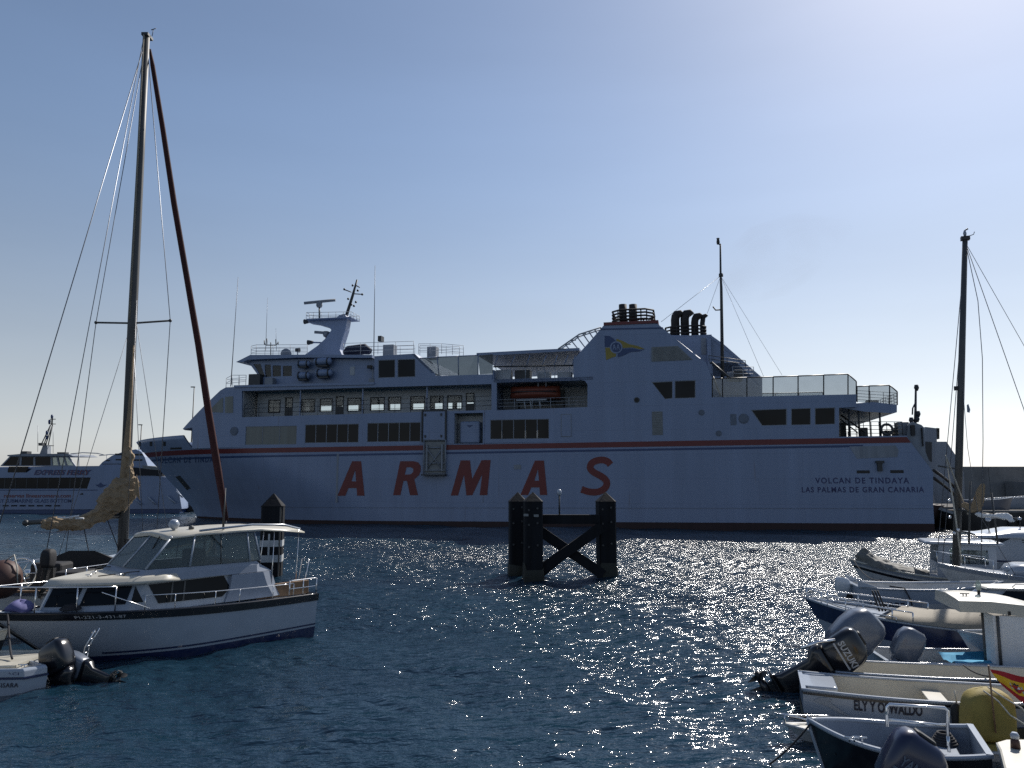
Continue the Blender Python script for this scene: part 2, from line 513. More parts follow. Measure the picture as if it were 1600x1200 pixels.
# ------------------------------------------------------------------ the sea
def build_sea():
    rng = np.random.default_rng(11)
    a0 = np.linspace(-48, 48, 640)
    a1 = np.linspace(48, 312, 60)[1:-1]
    ang = np.radians(np.concatenate([a0, a1]))
    r = [1.5]
    while r[-1] < 160:
        r.append(r[-1] * 1.0075 + 0.0)
    while r[-1] < 12000:
        r.append(r[-1] * 1.12)
    r = np.array(r)
    A, Rr = np.meshgrid(ang, r)
    X = Rr * np.sin(A)
    Y = Rr * np.cos(A)
    Z = np.zeros_like(X)
    for k in range(64):
        lam = 0.45 * (14 / 0.45) ** (rng.random() ** 1.15)
        th = R(205) + rng.normal(0, 0.62)
        amp = 0.0046 * lam ** 0.80 * rng.uniform(0.5, 1.2)
        ph = rng.uniform(0, 6.28)
        kx, ky = 2 * math.pi / lam * math.sin(th), 2 * math.pi / lam * math.cos(th)
        fade = np.clip((lam * 60 - Rr) / (lam * 30), 0, 1)
        a = kx * X + ky * Y + ph + 0.5 * np.sin(0.11 * X + 0.07 * Y + ph)
        Z += amp * fade * (np.sin(a) + 0.25 * np.cos(2 * a))
    Z *= np.clip((Rr - 2) / 6, 0.15, 1)
    n, mth = X.shape
    verts = np.stack([X, Y, Z], -1).reshape(-1, 3)
    ii, jj = np.meshgrid(np.arange(n - 1), np.arange(mth), indexing='ij')
    j2 = (jj + 1) % mth
    faces = np.stack([ii * mth + jj, ii * mth + j2, (ii + 1) * mth + j2, (ii + 1) * mth + jj], -1).reshape(-1, 4)[:, ::-1]
    me = bpy.data.meshes.new('sea')
    me.vertices.add(len(verts))
    me.vertices.foreach_set('co', verts.ravel())
    me.loops.add(faces.size)
    me.loops.foreach_set('vertex_index', faces.ravel().astype(np.int32))
    me.polygons.add(len(faces))
    me.polygons.foreach_set('loop_start', np.arange(0, faces.size, 4, dtype=np.int32))
    me.polygons.foreach_set('use_smooth', np.ones(len(faces), dtype=bool))
    me.update(calc_edges=True)
    me.validate()
    o = bpy.data.objects.new('sea', me)
    COL.objects.link(o)
    o['kind'] = 'structure'
    m = bpy.data.materials.new('sea_water')
    m.use_nodes = True
    nt = m.node_tree
    b = nt.nodes['Principled BSDF']
    b.inputs['Roughness'].default_value = 0.2
    b.inputs['IOR'].default_value = 1.6
    geo = nt.nodes.new('ShaderNodeNewGeometry')
    big = nt.nodes.new('ShaderNodeTexNoise')
    big.inputs['Scale'].default_value = 0.07
    big.inputs['Detail'].default_value = 3
    nt.links.new(geo.outputs['Position'], big.inputs['Vector'])
    cr = nt.nodes.new('ShaderNodeValToRGB')
    cr.color_ramp.elements[0].position = 0.35
    cr.color_ramp.elements[0].color = (0.005, 0.019, 0.036, 1)
    cr.color_ramp.elements[1].position = 0.65
    cr.color_ramp.elements[1].color = (0.009, 0.034, 0.056, 1)
    nt.links.new(big.outputs['Fac'], cr.inputs['Fac'])
    nt.links.new(cr.outputs['Color'], b.inputs['Base Color'])
    # ripples: three sizes of chop, a little stretched across the wind
    def ripple(scale, stretch, detail, rough):
        mp = nt.nodes.new('ShaderNodeMapping')
        mp.inputs['Rotation'].default_value = (0, 0, R(-10))
        mp.inputs['Scale'].default_value = (1, stretch, 1)
        nt.links.new(geo.outputs['Position'], mp.inputs['Vector'])
        t = nt.nodes.new('ShaderNodeTexNoise')
        t.inputs['Scale'].default_value = scale
        t.inputs['Detail'].default_value = detail
        t.inputs['Roughness'].default_value = rough
        nt.links.new(mp.outputs[0], t.inputs['Vector'])
        return t.outputs['Fac']
    h1 = ripple(1.1, 2.2, 2, 0.5)
    h2 = ripple(4.0, 2.0, 3, 0.55)
    gust = nt.nodes.new('ShaderNodeMapRange')
    gust.inputs['From Min'].default_value = 0.35
    gust.inputs['From Max'].default_value = 0.65
    gust.inputs['To Min'].default_value = 0.65
    gust.inputs['To Max'].default_value = 1.25
    g2 = nt.nodes.new('ShaderNodeTexNoise')
    g2.inputs['Scale'].default_value = 0.16
    nt.links.new(geo.outputs['Position'], g2.inputs['Vector'])
    nt.links.new(g2.outputs['Fac'], gust.inputs['Value'])
    def mul(a, k):
        n_ = nt.nodes.new('ShaderNodeMath')
        n_.operation = 'MULTIPLY'
        nt.links.new(a, n_.inputs[0])
        if isinstance(k, float):
            n_.inputs[1].default_value = k
        else:
            nt.links.new(k, n_.inputs[1])
        return n_.outputs[0]
    def addn(a, c):
        n_ = nt.nodes.new('ShaderNodeMath')
        n_.operation = 'ADD'
        nt.links.new(a, n_.inputs[0])
        nt.links.new(c, n_.inputs[1])
        return n_.outputs[0]
    # the water lies calmer close in under the quay and livelier out in the fairway
    spos = nt.nodes.new('ShaderNodeSeparateXYZ')
    nt.links.new(geo.outputs['Position'], spos.inputs[0])
    shel = nt.nodes.new('ShaderNodeMapRange')
    shel.inputs['From Min'].default_value = 10
    shel.inputs['From Max'].default_value = 42
    shel.inputs['To Min'].default_value = 0.52
    shel.inputs['To Max'].default_value = 1.35
    nt.links.new(spos.outputs['Y'], shel.inputs['Value'])
    H = addn(mul(h1, 0.36), mul(mul(h2, 0.12), gust.outputs[0]))
    H = mul(H, shel.outputs[0])
    rgh = nt.nodes.new('ShaderNodeMapRange')
    rgh.inputs['From Min'].default_value = 12
    rgh.inputs['From Max'].default_value = 40
    rgh.inputs['To Min'].default_value = 0.09
    rgh.inputs['To Max'].default_value = 0.21
    nt.links.new(spos.outputs['Y'], rgh.inputs['Value'])
    nt.links.new(rgh.outputs[0], b.inputs['Roughness'])
    bp = nt.nodes.new('ShaderNodeBump')
    bp.inputs['Strength'].default_value = 1.0
    bp.inputs['Distance'].default_value = 1.0
    nt.links.new(H, bp.inputs['Height'])
    nt.links.new(bp.outputs[0], b.inputs['Normal'])
    me.materials.append(m)
build_sea()
# ------------------------------------------------------------------ the car ferry
SA = R(12.6)
SY0 = 68.85
ES = Vector((math.cos(SA), -math.sin(SA), 0))
ET = Vector((math.sin(SA), math.cos(SA), 0))
BEAM = 15.5
ship = thing('car_ferry', 'large white car ferry with red stripe and big red hull letters, moored broadside', 'ferry', (0, SY0, 0), -SA)
def S(px, py, t=0.0):             # sight line -> (s, z) on the lengthwise plane t metres in from the port side
    d = ray(px, py)
    k = (t + SY0 * ET.y) / (d.x * ET.x + d.y * ET.y)
    q = Vector((d.x * k, d.y * k - SY0, 0))
    return (q.dot(ES), CAM_H + d.z * k)
def SL(pts, t=0.0):
    return [S(x, y, t) for x, y in pts]
stem_pts = sorted([(S(x, y, BEAM / 2)[1], S(x, y, BEAM / 2)[0]) for x, y in ((212, 687), (226, 709), (250, 735), (279, 768), (300, 793), (310, 813))])
def stem(z):
    return interp(z, [p[0] for p in stem_pts], [p[1] for p in stem_pts])
BOW = stem(8.5)
stern_pts = sorted([(S(x, y)[1], S(x, y)[0]) for x, y in ((1417, 683), (1458, 737), (1458, 789))])
def stern(z):
    return interp(z, [p[0] for p in stern_pts], [p[1] for p in stern_pts])
def line(p, q):
    (s0, z0), (s1, z1) = S(*p), S(*q)
    return lambda s: z0 + (z1 - z0) * (s - s0) / (s1 - s0)
z_red = line((460, 703), (1400, 687.5))
z_blue = line((460, 711), (1400, 694.5))
z_boot = line((500, 813.5), (1300, 817.5))
z_deck = lambda s: z_red(s) + 0.34
z_str = line((500, 792), (1300, 793))
def hull_t(s, z):
    zz = min(1, max(0, z / 8.2))
    L = lerp(27, 16.5, zz)
    x = min(1, max(0, (s - stem(z)) / L))
    f = max(0, 1 - (1 - x) ** 2) ** lerp(1.05, 0.88, zz)
    return BEAM / 2 * (1 - f)
US = [1 - (1 - i / 60) ** 1.0 for i in range(61)]
US = [u * 0.42 * 2 if u < 0.5 else 0.42 + (u - 0.5) * 1.16 for u in US]
US = [i / 56 * 0.42 for i in range(56)] + [0.42 + i / 12 * 0.58 for i in range(13)]
S_STERN = stern(5)
def hull_row(zfun, side, out=0.0, u0=0.0, u1=1.0, us=None):
    row = []
    for u in (us or US):
        if u < u0 or u > u1:
            continue
        z = zfun(lerp(BOW, S_STERN, u))
        s = lerp(stem(z), stern(z), u)
        z = zfun(s)
        t = hull_t(s, z) - out
        row.append((s, t if side == 0 else BEAM - t, z))
    return row
def hull_strip(name, m, za, zb, n, out=0.0, sides=(0, 1), u0=0.0, u1=1.0, parent=None):
    mb = MB()
    for sd in sides:
        mb.grid([hull_row(lambda s, k=k: lerp(za(s), zb(s), k / n), sd, out, u0, u1) for k in range(n + 1)])
    return mb.build(name, m, parent or ship)
mbh = MB()
for sd in (0, 1):
    mbh.grid([hull_row(lambda s, k=k: lerp(z_boot(s), z_deck(s), k / 14), sd) for k in range(15)])
# transom and main deck close the shell
tr_rows = [[(stern(z), 0, z), (stern(z), BEAM, z)] for z in [lerp(z_boot(S_STERN), z_deck(S_STERN), k / 14) for k in range(15)]]
mbh.grid(tr_rows, smooth=False)
mbh.build('hull', M['ship_white'], ship)
mba = MB()
for sd in (0, 1):
    mba.grid([hull_row(lambda s, k=k: lerp(-1.2, z_boot(s), k / 3), sd) for k in range(4)])
mba.grid([[(stern(0), 0, -1.2), (stern(0), BEAM, -1.2)], [(stern(0), 0, z_boot(S_STERN)), (stern(0), BEAM, z_boot(S_STERN))]], smooth=False)
mba.build('bottom_paint', M['antifoul'], ship)
mbd = MB()
rw0, rw1 = hull_row(z_deck, 0, -0.05), hull_row(z_deck, 1, -0.05)
mbd.grid([rw0, [((a[0] + b[0]) / 2, BEAM / 2, a[2]) for a, b in zip(rw0, rw1)], rw1])
mbd.build('main_deck', M['deck_grey'], ship)
hull_strip('red_stripe', M['ship_red'], lambda s: z_red(s) - 0.23, lambda s: z_red(s) + 0.23, 2, 0.012)
hull_strip('blue_stripe', M['ship_navy'], lambda s: z_blue(s) - 0.16, lambda s: z_blue(s) + 0.02, 1, 0.012, u1=0.985)
hull_strip('rubbing_strake', M['ship_white'], lambda s: z_str(s) - 0.05, lambda s: z_str(s) + 0.05, 1, 0.07, u0=0.16)
# bow bulwark standing above the main deck
s_bw = S(292, 681, 1.0)[0]
z_bw = lambda s: 8.32 + 0.25 * (s - BOW) / (s_bw - BOW)
u_bw = (s_bw - BOW) / (S_STERN - BOW)
mbb = MB()
ub = [i / 24 * u_bw for i in range(25)]
for sd in (0, 1):
    outer = [hull_row(lambda s, k=k: lerp(z_deck(s), z_bw(s), k / 3), sd, 0, us=ub) for k in range(4)]
    inner = [hull_row(lambda s, k=k: lerp(z_deck(s), z_bw(s), k / 3), sd, -0.22, us=ub) for k in range(4)]
    mbb.grid(outer + inner[::-1])
mbb.build('bow_bulwark', M['ship_white'], ship)

def bend(p):                      # side walls follow the rounded bow
    s, t, z = p
    k = hull_t(s, 7.6)
    return (s, t + k if t < BEAM / 2 else t - k, z)
def side_plate(name, m, outer, holes=(), t0=0.0, t1=0.14, both=False, parent=None, bent=False):
    o2 = outer if isinstance(outer[0][0], float) and outer is not None and getattr(outer, 'sz', False) else outer
    mb = MB()
    mb.plate(outer, holes, lambda u, w, t: (u, t, w), t0, t1)
    if both:
        mb.plate(outer, holes, lambda u, w, t: (u, BEAM - t, w), t0, t1)
    o = mb.build(name, m, parent or ship)
    if bent:
        bm = bmesh.new()
        bm.from_mesh(o.data)
        s = math.floor(min(p[0] for p in outer)) + 0.5
        while s < BOW + 19:
            g = bm.verts[:] + bm.edges[:] + bm.faces[:]
            bmesh.ops.bisect_plane(bm, geom=g, plane_co=(s, 0, 0), plane_no=(1, 0, 0))
            s += 0.6
        for v in bm.verts:
            v.co = bend(v.co)
        bm.to_mesh(o.data)
        bm.free()
    return o
def q4(x0, y0, x1, y1, yl=None, yr=None):   # a window opening from its picture corners: sides vertical, edges follow the deck slope
    a, b = S(x0, y0), S(x1, y1)
    return [(a[0], b[1]), (b[0], b[1]), (b[0], a[1]), (a[0], a[1])]
def rect(x0, y0, x1, y1):
    a, b = S(x0, y0), S(x1, y1)
    return a[0], b[1], b[0], a[1]           # s0, z0, s1, z1
W_ROWS = [(384, 666.5, 463, 694.5), (477, 663.5, 560, 691.5), (574, 661, 657, 690), (766, 656, 858, 685.5)]
holes = [q4(*w) for w in W_ROWS]
RAFT = (710, 645.5, 755, 693.5)
holes.append(q4(*RAFT))
PROM = SL([(378, 611), (768, 600), (768, 640.5), (378, 652)])
BOAT = SL([(776, 598), (904, 593.5), (914, 595), (918, 601), (918, 636), (776, 641)])
holes += [PROM, BOAT]
FW = [SL([(1018, 597), (1051, 595.5), (1051, 623), (1039, 624)]), SL([(1054, 595), (1087, 594), (1087, 622), (1054, 623)])]
AW = [SL([(1173, 640.5), (1230, 638.5), (1230, 664.5), (1190, 665.5)]), SL([(1236, 638.5), (1267, 637.5), (1267, 664), (1236, 664.5)]), SL([(1273, 637.5), (1305, 636.5), (1305, 663), (1273, 664)])]
DW = [SL([(591, 562.5), (617.5, 561.5), (617.5, 590), (591, 591)]), SL([(621, 561.5), (649, 560.5), (649, 589), (621, 590)])]
holes += FW + AW + DW
deck_pts = [(s, z_deck(s)) for s in (S(1311, 682)[0], S(900, 690)[0], S(600, 697)[0], S(420, 700)[0], S(292, 700)[0])]
wall_outline = SL([(292, 667), (272, 669), (343, 609.5), (352, 605), (470, 602.5), (585, 600), (585, 556.5), (647, 552.5), (679, 583), (681, 587.5),
                   (769, 584.5), (769, 593), (896, 590), (896, 563), (945, 506.5), (1027, 505.5), (1093, 560), (1103, 566), (1112, 590), (1112, 621),
                   (1338, 616), (1338, 636), (1311, 637)]) + deck_pts
side_plate('side_wall', M['ship_white'], wall_outline, holes, both=False, bent=True)
far_outline = SL([(292, 667), (343, 609.5), (352, 605), (585, 600), (585, 580), (681, 587.5),
                  (896, 590), (1112, 600), (1112, 621), (1338, 616), (1338, 636), (1311, 637)]) + deck_pts
mbf = MB()
far_prom = SL([(378, 611), (904, 597), (904, 637), (378, 652)])
mbf.plate(far_outline, [far_prom] + [q4(*w) for w in W_ROWS], lambda u, w, t: (u, BEAM - t, w), 0, 0.14)
fw_o = mbf.build('side_wall', M['ship_white'], ship)
bm = bmesh.new(); bm.from_mesh(fw_o.data)
for i in range(32):
    bmesh.ops.bisect_plane(bm, geom=bm.verts[:] + bm.edges[:] + bm.faces[:], plane_co=(BOW + 9 + i * 0.6, 0, 0), plane_no=(1, 0, 0))
for v in bm.verts:
    v.co = bend(v.co)
bm.to_mesh(fw_o.data); bm.free()

# decks and the sloping front
S_F0, S_F1 = S(343, 609.5)[0], S(352, 605)[0]
z5 = S(570, 647)[1] - 0.02
z6b, z6t = S(560, 604)[1], S(560, 600)[1]
z7 = S(600, 557)[1]
s_pe = S(768, 600)[0]
s_be = S(918, 600)[0]
s_aft = S(1311, 682)[0]
W2 = BEAM - 0.14
def slab(name, s0, s1, za, zb, m, t0=0.14, t1=None):
    return box(name, m, ship, s0, s1, t0, t1 if t1 else W2, za, zb)
slab('passenger_deck', S(352, 640)[0] + 1.2, s_aft - 0.05, z5 - 0.2, z5 - 0.02, M['deck_grey'], 0.9, BEAM - 0.9)
slab('upper_deck', S(352, 605)[0] + 1.0, s_be, z6b - 0.02, z6t - 0.05, M['inner_white'], 0.5, BEAM - 0.5)
slab('sun_deck', S(1000, 600)[0], S(1338, 616)[0], S(1200, 640)[1] + 0.6, S(1200, 640)[1] + 0.75, M['deck_grey'])
# deck edge moulding over the promenade
e0, e1 = S(352, 605)[0], S(769, 590)[0]
zl = line((352, 606), (585, 601))
MB().hexa([(e0 + 1, -0.12, zl(e0 + 1)), (S(585, 600)[0], -0.12, zl(S(585, 600)[0])), (S(585, 600)[0], -0.12, zl(S(585, 600)[0]) + .22), (e0 + 1, -0.12, zl(e0 + 1) + .22)],
          [(e0 + 1, 0.6, zl(e0 + 1)), (S(585, 600)[0], 0.6, zl(S(585, 600)[0])), (S(585, 600)[0], 0.6, zl(S(585, 600)[0]) + .22), (e0 + 1, 0.6, zl(e0 + 1) + .22)]).build('deck_edge', M['ship_white'], ship)
(fa, za), (fb, zb_) = S(272, 669), S(343, 609.5)
ta, tb = hull_t(fa, 7.6), hull_t(fb, 7.6)
front = MB()
front.hexa([(fa, ta + .02, za), (fa, BEAM - ta - .02, za), (fa + .25, BEAM - ta - .02, za - .12), (fa + .25, ta + .02, za - .12)],
           [(fb, tb + .02, zb_), (fb, BEAM - tb - .02, zb_), (fb + .25, BEAM - tb - .02, zb_ - .12), (fb + .25, tb + .02, zb_ - .12)])
front.hexa([(fb, tb + .02, zb_), (fb, BEAM - tb - .02, zb_), (fb + .25, BEAM - tb, zb_ - .12), (fb + .25, tb, zb_ - .12)],
           [(S_F1 + .4, tb, z6t), (S_F1 + .4, BEAM - tb, z6t), (S_F1 + .4, BEAM - tb, z6t - .2), (S_F1 + .4, tb, z6t - .2)])
fs = S(292, 667)[0]
front.box(fs + .05, fs + .2, hull_t(fs, 7.6) + .1, BEAM - hull_t(fs, 7.6) - .1, z_deck(fs), S(292, 668)[1])
front.build('front_wall', M['ship_white'], ship)

def window_row(w, n, m, mull=0.06, parent=None):
    s0, z0, s1, z1 = rect(*w)
    fr = MB()
    fr.box(s0, s1, 0.03, 0.12, z0, z0 + 0.05).box(s0, s1, 0.03, 0.12, z1 - 0.05, z1)
    fr.box(s0, s0 + .05, 0.03, 0.12, z0 + .05, z1 - .05).box(s1 - .05, s1, 0.03, 0.12, z0 + .05, z1 - .05)
    for i in range(1, n):
        c = lerp(s0, s1, i / n)
        fr.box(c - mull / 2, c + mull / 2, 0.03, 0.12, z0 + .05, z1 - .05)
    f = fr.build('window', M['grey_plate'], ship)
    for i in range(n):
        a, b = lerp(s0, s1, i / n), lerp(s0, s1, (i + 1) / n)
        box('pane', m, f, a + .045, b - .045, 0.06, 0.09, z0 + .04, z1 - .04)
    return f
window_row(W_ROWS[0], 3, M['curtain_glass'])
for w in W_ROWS[1:]:
    window_row(w, 5, M['dark_glass'])
def odd_window(pts, m):
    c = (sum(p[0] for p in pts) / len(pts), sum(p[1] for p in pts) / len(pts))
    sh = lambda k: [(c[0] + (p[0] - c[0]) * k, c[1] + (p[1] - c[1]) * k) for p in pts]
    mb = MB().plate(sh(0.999), [sh(0.93)], lambda u, w, t: (u, t, w), 0.02, 0.12)
    f = mb.build('window', M['grey_plate'], ship)
    MB().plate(sh(0.935), [], lambda u, w, t: (u, t, w), 0.06, 0.09).build('pane', m, f)
for p in FW + AW + DW:
    odd_window(p, M['dark_glass'])
# forward wheelhouse side windows in the sloping front: bright, seen right through
for pts in ([(321, 643), (345, 622), (347.5, 621), (347.5, 644.5)], [(351, 620), (364, 619), (364, 645), (351, 645)]):
    side_plate('corner_window', M['curtain_glass'], SL(pts), t0=-0.03, t1=-0.001, bent=True)

# promenade: inner house walls with door and window openings on both sides
def house_wall(t0, t1, s0, s1, z0, z1, name='house_wall', seed=1):
    rg = random.Random(seed)
    hs, panes = [], []
    s = s0 + 1.2
    while s < s1 - 2.0:
        w = rg.choice([0.85, 1.35, 1.5, 1.5]) if t0 < 5 else 2.2
        if w < 1:
            hs.append((s, z0 + 0.12, s + w, z0 + 2.05))
        else:
            hs.append((s, z0 + (0.5 if t0 < 5 else 1.0), s + w, z0 + (1.85 if t0 < 5 else 2.4)))
        s += w + rg.choice([0.35, 0.5, 0.9])
    mb = MB().plate([(s0, z0), (s1, z0), (s1, z1), (s0, z1)], [[(a, b), (c, b), (c, d), (a, d)] for a, b, c, d in hs], lambda u, w, t: (u, t, w), t0, t1)
    o = mb.build(name, M['inner_white'], ship)
    for a, b, c, d in hs:
        nm = 'door' if d - b > 1.5 else 'window'
        fr = MB().plate([(a, b), (c, b), (c, d), (a, d)], [[(a + .09, b + .09 + (0.8 if nm == 'door' else 0)), (c - .09, b + .09 + (0.8 if nm == 'door' else 0)), (c - .09, d - .09), (a + .09, d - .09)]], lambda u, w, t: (u, t, w), t0 - .03, t1 + .03)
        fr.build(nm, M['frame_dark'], o)
        box('pane', M['window_glass'], o, a + .09, c - .09, (t0 + t1) / 2 - .01, (t0 + t1) / 2 + .01, b + .09, d - .09)
s_p0 = S(378, 650)[0]
house_wall(2.2, 2.3, s_p0 + 0.3, s_pe + 0.1, z5, z6b - .04, seed=4)
house_wall(BEAM - 2.3, BEAM - 2.2, s_p0 + 0.3, s_be, z5, z6b - .04, seed=9)
box('end_wall', M['inner_white'], ship, s_p0 - 0.1, s_p0, 0.2, BEAM - .2, z5, z6b - .03)
box('end_wall', M['ship_white'], ship, s_pe + 0.05, s_pe + 0.2, 0.14, 4.0, z5 - 0.3, z6b + 1.2)
box('inner_wall', M['inner_white'], ship, s_pe + .2, s_be + 0.5, 3.9, 4.0, z5 - .3, z6b + 0.8)
box('end_wall', M['inner_white'], ship, s_be + 0.5, s_be + .6, 0.14, 4.0, z5 - .3, z6b + 0.8)
slab('boat_bay_roof', s_pe + .2, s_be + .5, S(840, 596)[1], S(840, 591)[1], M['ship_white'], 0.0, 3.9)
slab('boat_bay_floor', s_pe + .2, s_be + .5, S(840, 641)[1] - .2, S(840, 641)[1] - .06, M['deck_grey'], 0.14, 3.9)
# slim pillars and hand rails along the promenade
def railing(name, pts, h, m, rails=3, post=1.5, r=0.022, t=None):
    """posts and rails along a polyline of deck points"""
    mb = MB()
    for i in range(len(pts) - 1):
        a, b = Vector(pts[i]), Vector(pts[i + 1])
        for k in range(rails):
            hh = h * (k + 1) / rails
            mb.tube([a + Vector((0, 0, hh)), b + Vector((0, 0, hh))], r, 5)
        n = max(1, round((b - a).length / post))
        for k in range(n + (1 if i == len(pts) - 2 else 0)):
            p = a.lerp(b, k / n)
            mb.tube([p, p + Vector((0, 0, h))], r * 1.1, 5)
    return mb.build(name, m, ship)
def SP(px, py, t):
    s, z = S(px, py, t)
    return (s, t, z)
for px in (466, 564, 665):
    s, z = S(px, 640)
    box('pillar', M['ship_white'], ship, s - .05, s + .05, 0.3, 0.42, z5 - .02, z6b)
zr0, zr1 = S(378, 652)[1], S(768, 640.5)[1]
railing('promenade_rail', [(s_p0 + .1, 0.25, zr0), (s_pe, 0.25, zr1)], 1.3, M['frame_dark'], 3, 1.6, 0.02)
railing('promenade_rail', [(s_p0 + .1, BEAM - 0.25, zr0), (s_be, BEAM - 0.25, zr1)], 1.1, M['frame_dark'], 3, 1.6, 0.02)
railing('boat_bay_rail', [SP(776, 641, .2), SP(918, 636.5, .2)], 0.95, M['rail_grey'], 3, 1.6, 0.018)

# evacuation station: white shutter box with a lattice platform hung below it
def px_box(name, m, x0, y0, x1, y1, t0, t1, parent=None, bevel=0.0):
    s0, z0, s1, z1 = rect(x0, y0, x1, y1)
    return box(name, m, parent or ship, s0, s1, t0, t1, z0, z1, bevel)
fr = MB()
s0, z0, s1, z1 = rect(659.5, 641, 698, 690)
fr.plate([(s0, z0), (s1, z0), (s1, z1), (s0, z1)], [[(s0 + .14, z0 - .0 + .1), (s1 - .14, z0 + .1), (s1 - .14, z1 - .14), (s0 + .14, z1 - .14)]], lambda u, w, t: (u, t, w), -0.16, -0.002)
st = fr.build('shutter_frame', M['frame_dark'], ship)
px_box('shutter', M['ship_white'], 662.5, 643, 695.5, 687, -0.14, -0.03, st, 0.02)
for x, y in ((664, 646.5), (689, 646), (664, 680), (689, 679.5)):
    px_box('hinge', M['frame_dark'], x, y, x + 2.5, y + 4, -0.2, -0.14, st)
s0, z0, s1, z1 = rect(664, 688, 697, 741)
lt = MB()
for a, b in (((s0, z0), (s0, z1)), ((s1, z0), (s1, z1)), ((s0, z0), (s1, z0)), ((s0, z1), (s1, z1)), ((s0, z0 + 1.0), (s1, z0 + 1.0)), ((s0, z0 + .35), (s1, z0 + .35)), ((s0 + .3, z1 - .7), (s1 - .3, z1 - .7))):
    lt.tube([(a[0], -.25, a[1]), (b[0], -.25, b[1])], 0.07, 4)
lt.tube([(s0 + .3, -.3, z0 + .45), (s1 - .3, -.3, z1 - .8)], 0.055, 4).tube([(s0 + .3, -.3, z1 - .8), (s1 - .3, -.3, z0 + .45)], 0.055, 4)
lt.box(s0 + .25, s0 + .38, -.35, -.2, z0 + .3, z1 - .4).box(s1 - .38, s1 - .25, -.35, -.2, z0 + .3, z1 - .4)
lat = lt.build('boarding_lattice', M['grey_plate'], ship)
box('lattice_panel', M['grille'], lat, s0 + .1, s1 - .1, -.16, -.06, z0 + .1, z1 - .1)
box('landing_step', M['frame_dark'], lat, s0 - .1, s1 + .1, -.7, -.02, z0 - .12, z0)
# recess with the white raft cabinet
s0, z0, s1, z1 = rect(*RAFT)
rc = MB()
rc.box(s0, s1, 1.3, 1.4, z0, z1).box(s0 - .1, s0, 0.14, 1.4, z0, z1).box(s1, s1 + .1, 0.14, 1.4, z0, z1).box(s0, s1, .14, 1.4, z0 - .1, z0).box(s0, s1, .14, 1.4, z1, z1 + .1)
rcs = rc.build('raft_recess', M['inner_white'], ship)
cab = MB().box(s0 + .45, s1 - .45, 0.35, 1.25, z0 + .1, z1 - .75).build('raft_cabinet', M['ship_white'], ship, 0.12)
MB().plate([((s0 + s1) / 2 - .3, z1 - 1.1), ((s0 + s1) / 2 + .3, z1 - 1.1), ((s0 + s1) / 2, z1 - 1.3)], [], lambda u, w, t: (u, t, w), 0.32, 0.35).build('arrow_mark', M['ship_navy'], cab)
rim = MB().plate([(s0 - .08, z0 - .05), (s1 + .08, z0 - .05), (s1 + .08, z1 + .08), (s0 - .08, z1 + .08)], [[(s0 + .02, z0 + .02), (s1 - .02, z0 + .02), (s1 - .02, z1 - .02), (s0 + .02, z1 - .02)]], lambda u, w, t: (u, t, w), -0.05, -0.001)
rim.build('recess_rim', M['ship_white'], rcs)
# shell doors, vents, ports
def proud(name, m, x0, y0, x1, y1, d=0.04, bev=0.02):
    return px_box(name, m, x0, y0, x1, y1, -d, -0.001, None, bev)
d_ = proud('shell_door', M['ship_white'], 876.5, 647, 893, 682)
fr = rect(876.5, 647, 893, 682)
for a, b, c, d2 in ((fr[0], fr[1], fr[2], fr[1] + .05), (fr[0], fr[3] - .05, fr[2], fr[3]), (fr[0], fr[1], fr[0] + .05, fr[3]), (fr[2] - .05, fr[1], fr[2], fr[3])):
    box('door_seal', M['grey_plate'], d_, a, c, -.055, -.042, b, d2)
v_ = proud('vent_louvre', M['grille'], 1018.5, 643, 1036, 679.5)
r4 = rect(1018.5, 643, 1036, 679.5)
for i in range(14):
    z = lerp(r4[1] + .1, r4[3] - .1, i / 13)
    box('slat', M['grille'], v_, r4[0] + .06, r4[2] - .06, -.07, -.042, z, z + .06)
proud('access_plate', M['vent_grey'], 1141, 647, 1151, 664, 0.03)
v_ = side_plate('funnel_grille', M['grille'], SL([(1018, 542.5), (1059, 540.5), (1082, 562), (1018, 565)]), t0=-.05, t1=-.001)
for i in range(16):
    y = 543.5 + i * 1.32
    xr = min(1079, 1058 + max(0, y - 543) * 1.05)
    a, b = S(1021, y), S(xr, y - 1)
    box('slat', M['grille'], v_, a[0], b[0], -.08, -.052, a[1], a[1] + .035)
def disc(name, m, px, py, r, d=0.05, t=0.0, parent=None):
    s, z = S(px, py)
    return MB().lathe([(r, t - d), (r, t - 0.001)], (s, 0, z), 18, 'y').build(name, m, parent or ship)
for px, py, r in ((366, 673.5, 0.42), (1162, 654, 0.42), (1096, 644.5, 0.24), (1123, 677, 0.24)):
    o = disc('round_vent', M['vent_grey'], px, py, r)
    disc('vent_ring', M['vent_grey'], px, py, r * .8, 0.08, 0, o)
o = disc('porthole', M['frame_dark'], 995, 625, 0.24)
disc('glass', M['dark_glass'], 995, 625, 0.16, 0.06, 0, o)
for px, py in ((232, 693.5), (216, 696), (256, 693)):   # openings in the bow bulwark
    pass
def on_hull(s, z, out=0.02):
    return (s, hull_t(s, z) - out, z)
def hull_patch(name, m, pts, out=0.02, n=6):
    """four picture corners laid on the curved bow plating"""
    c = []
    for px, py in pts:
        t = 0.0
        for _ in range(12):
            s, z = S(px, py, t)
            t = lerp(t, hull_t(s, z), 0.7)
        c.append((s, z))
    rows = []
    for i in range(n + 1):
        rows.append([on_hull(*[lerp(lerp(c[0][k], c[1][k], j / n), lerp(c[3][k], c[2][k], j / n), i / n) for k in (0, 1)], out) for j in range(n + 1)])
    return MB().grid(rows).build(name, m, ship)
for x in (215.5, 234, 255):
    hull_patch('fairlead', M['black'], [(x, 690), (x + 4, 690), (x + 4, 697), (x, 697)])
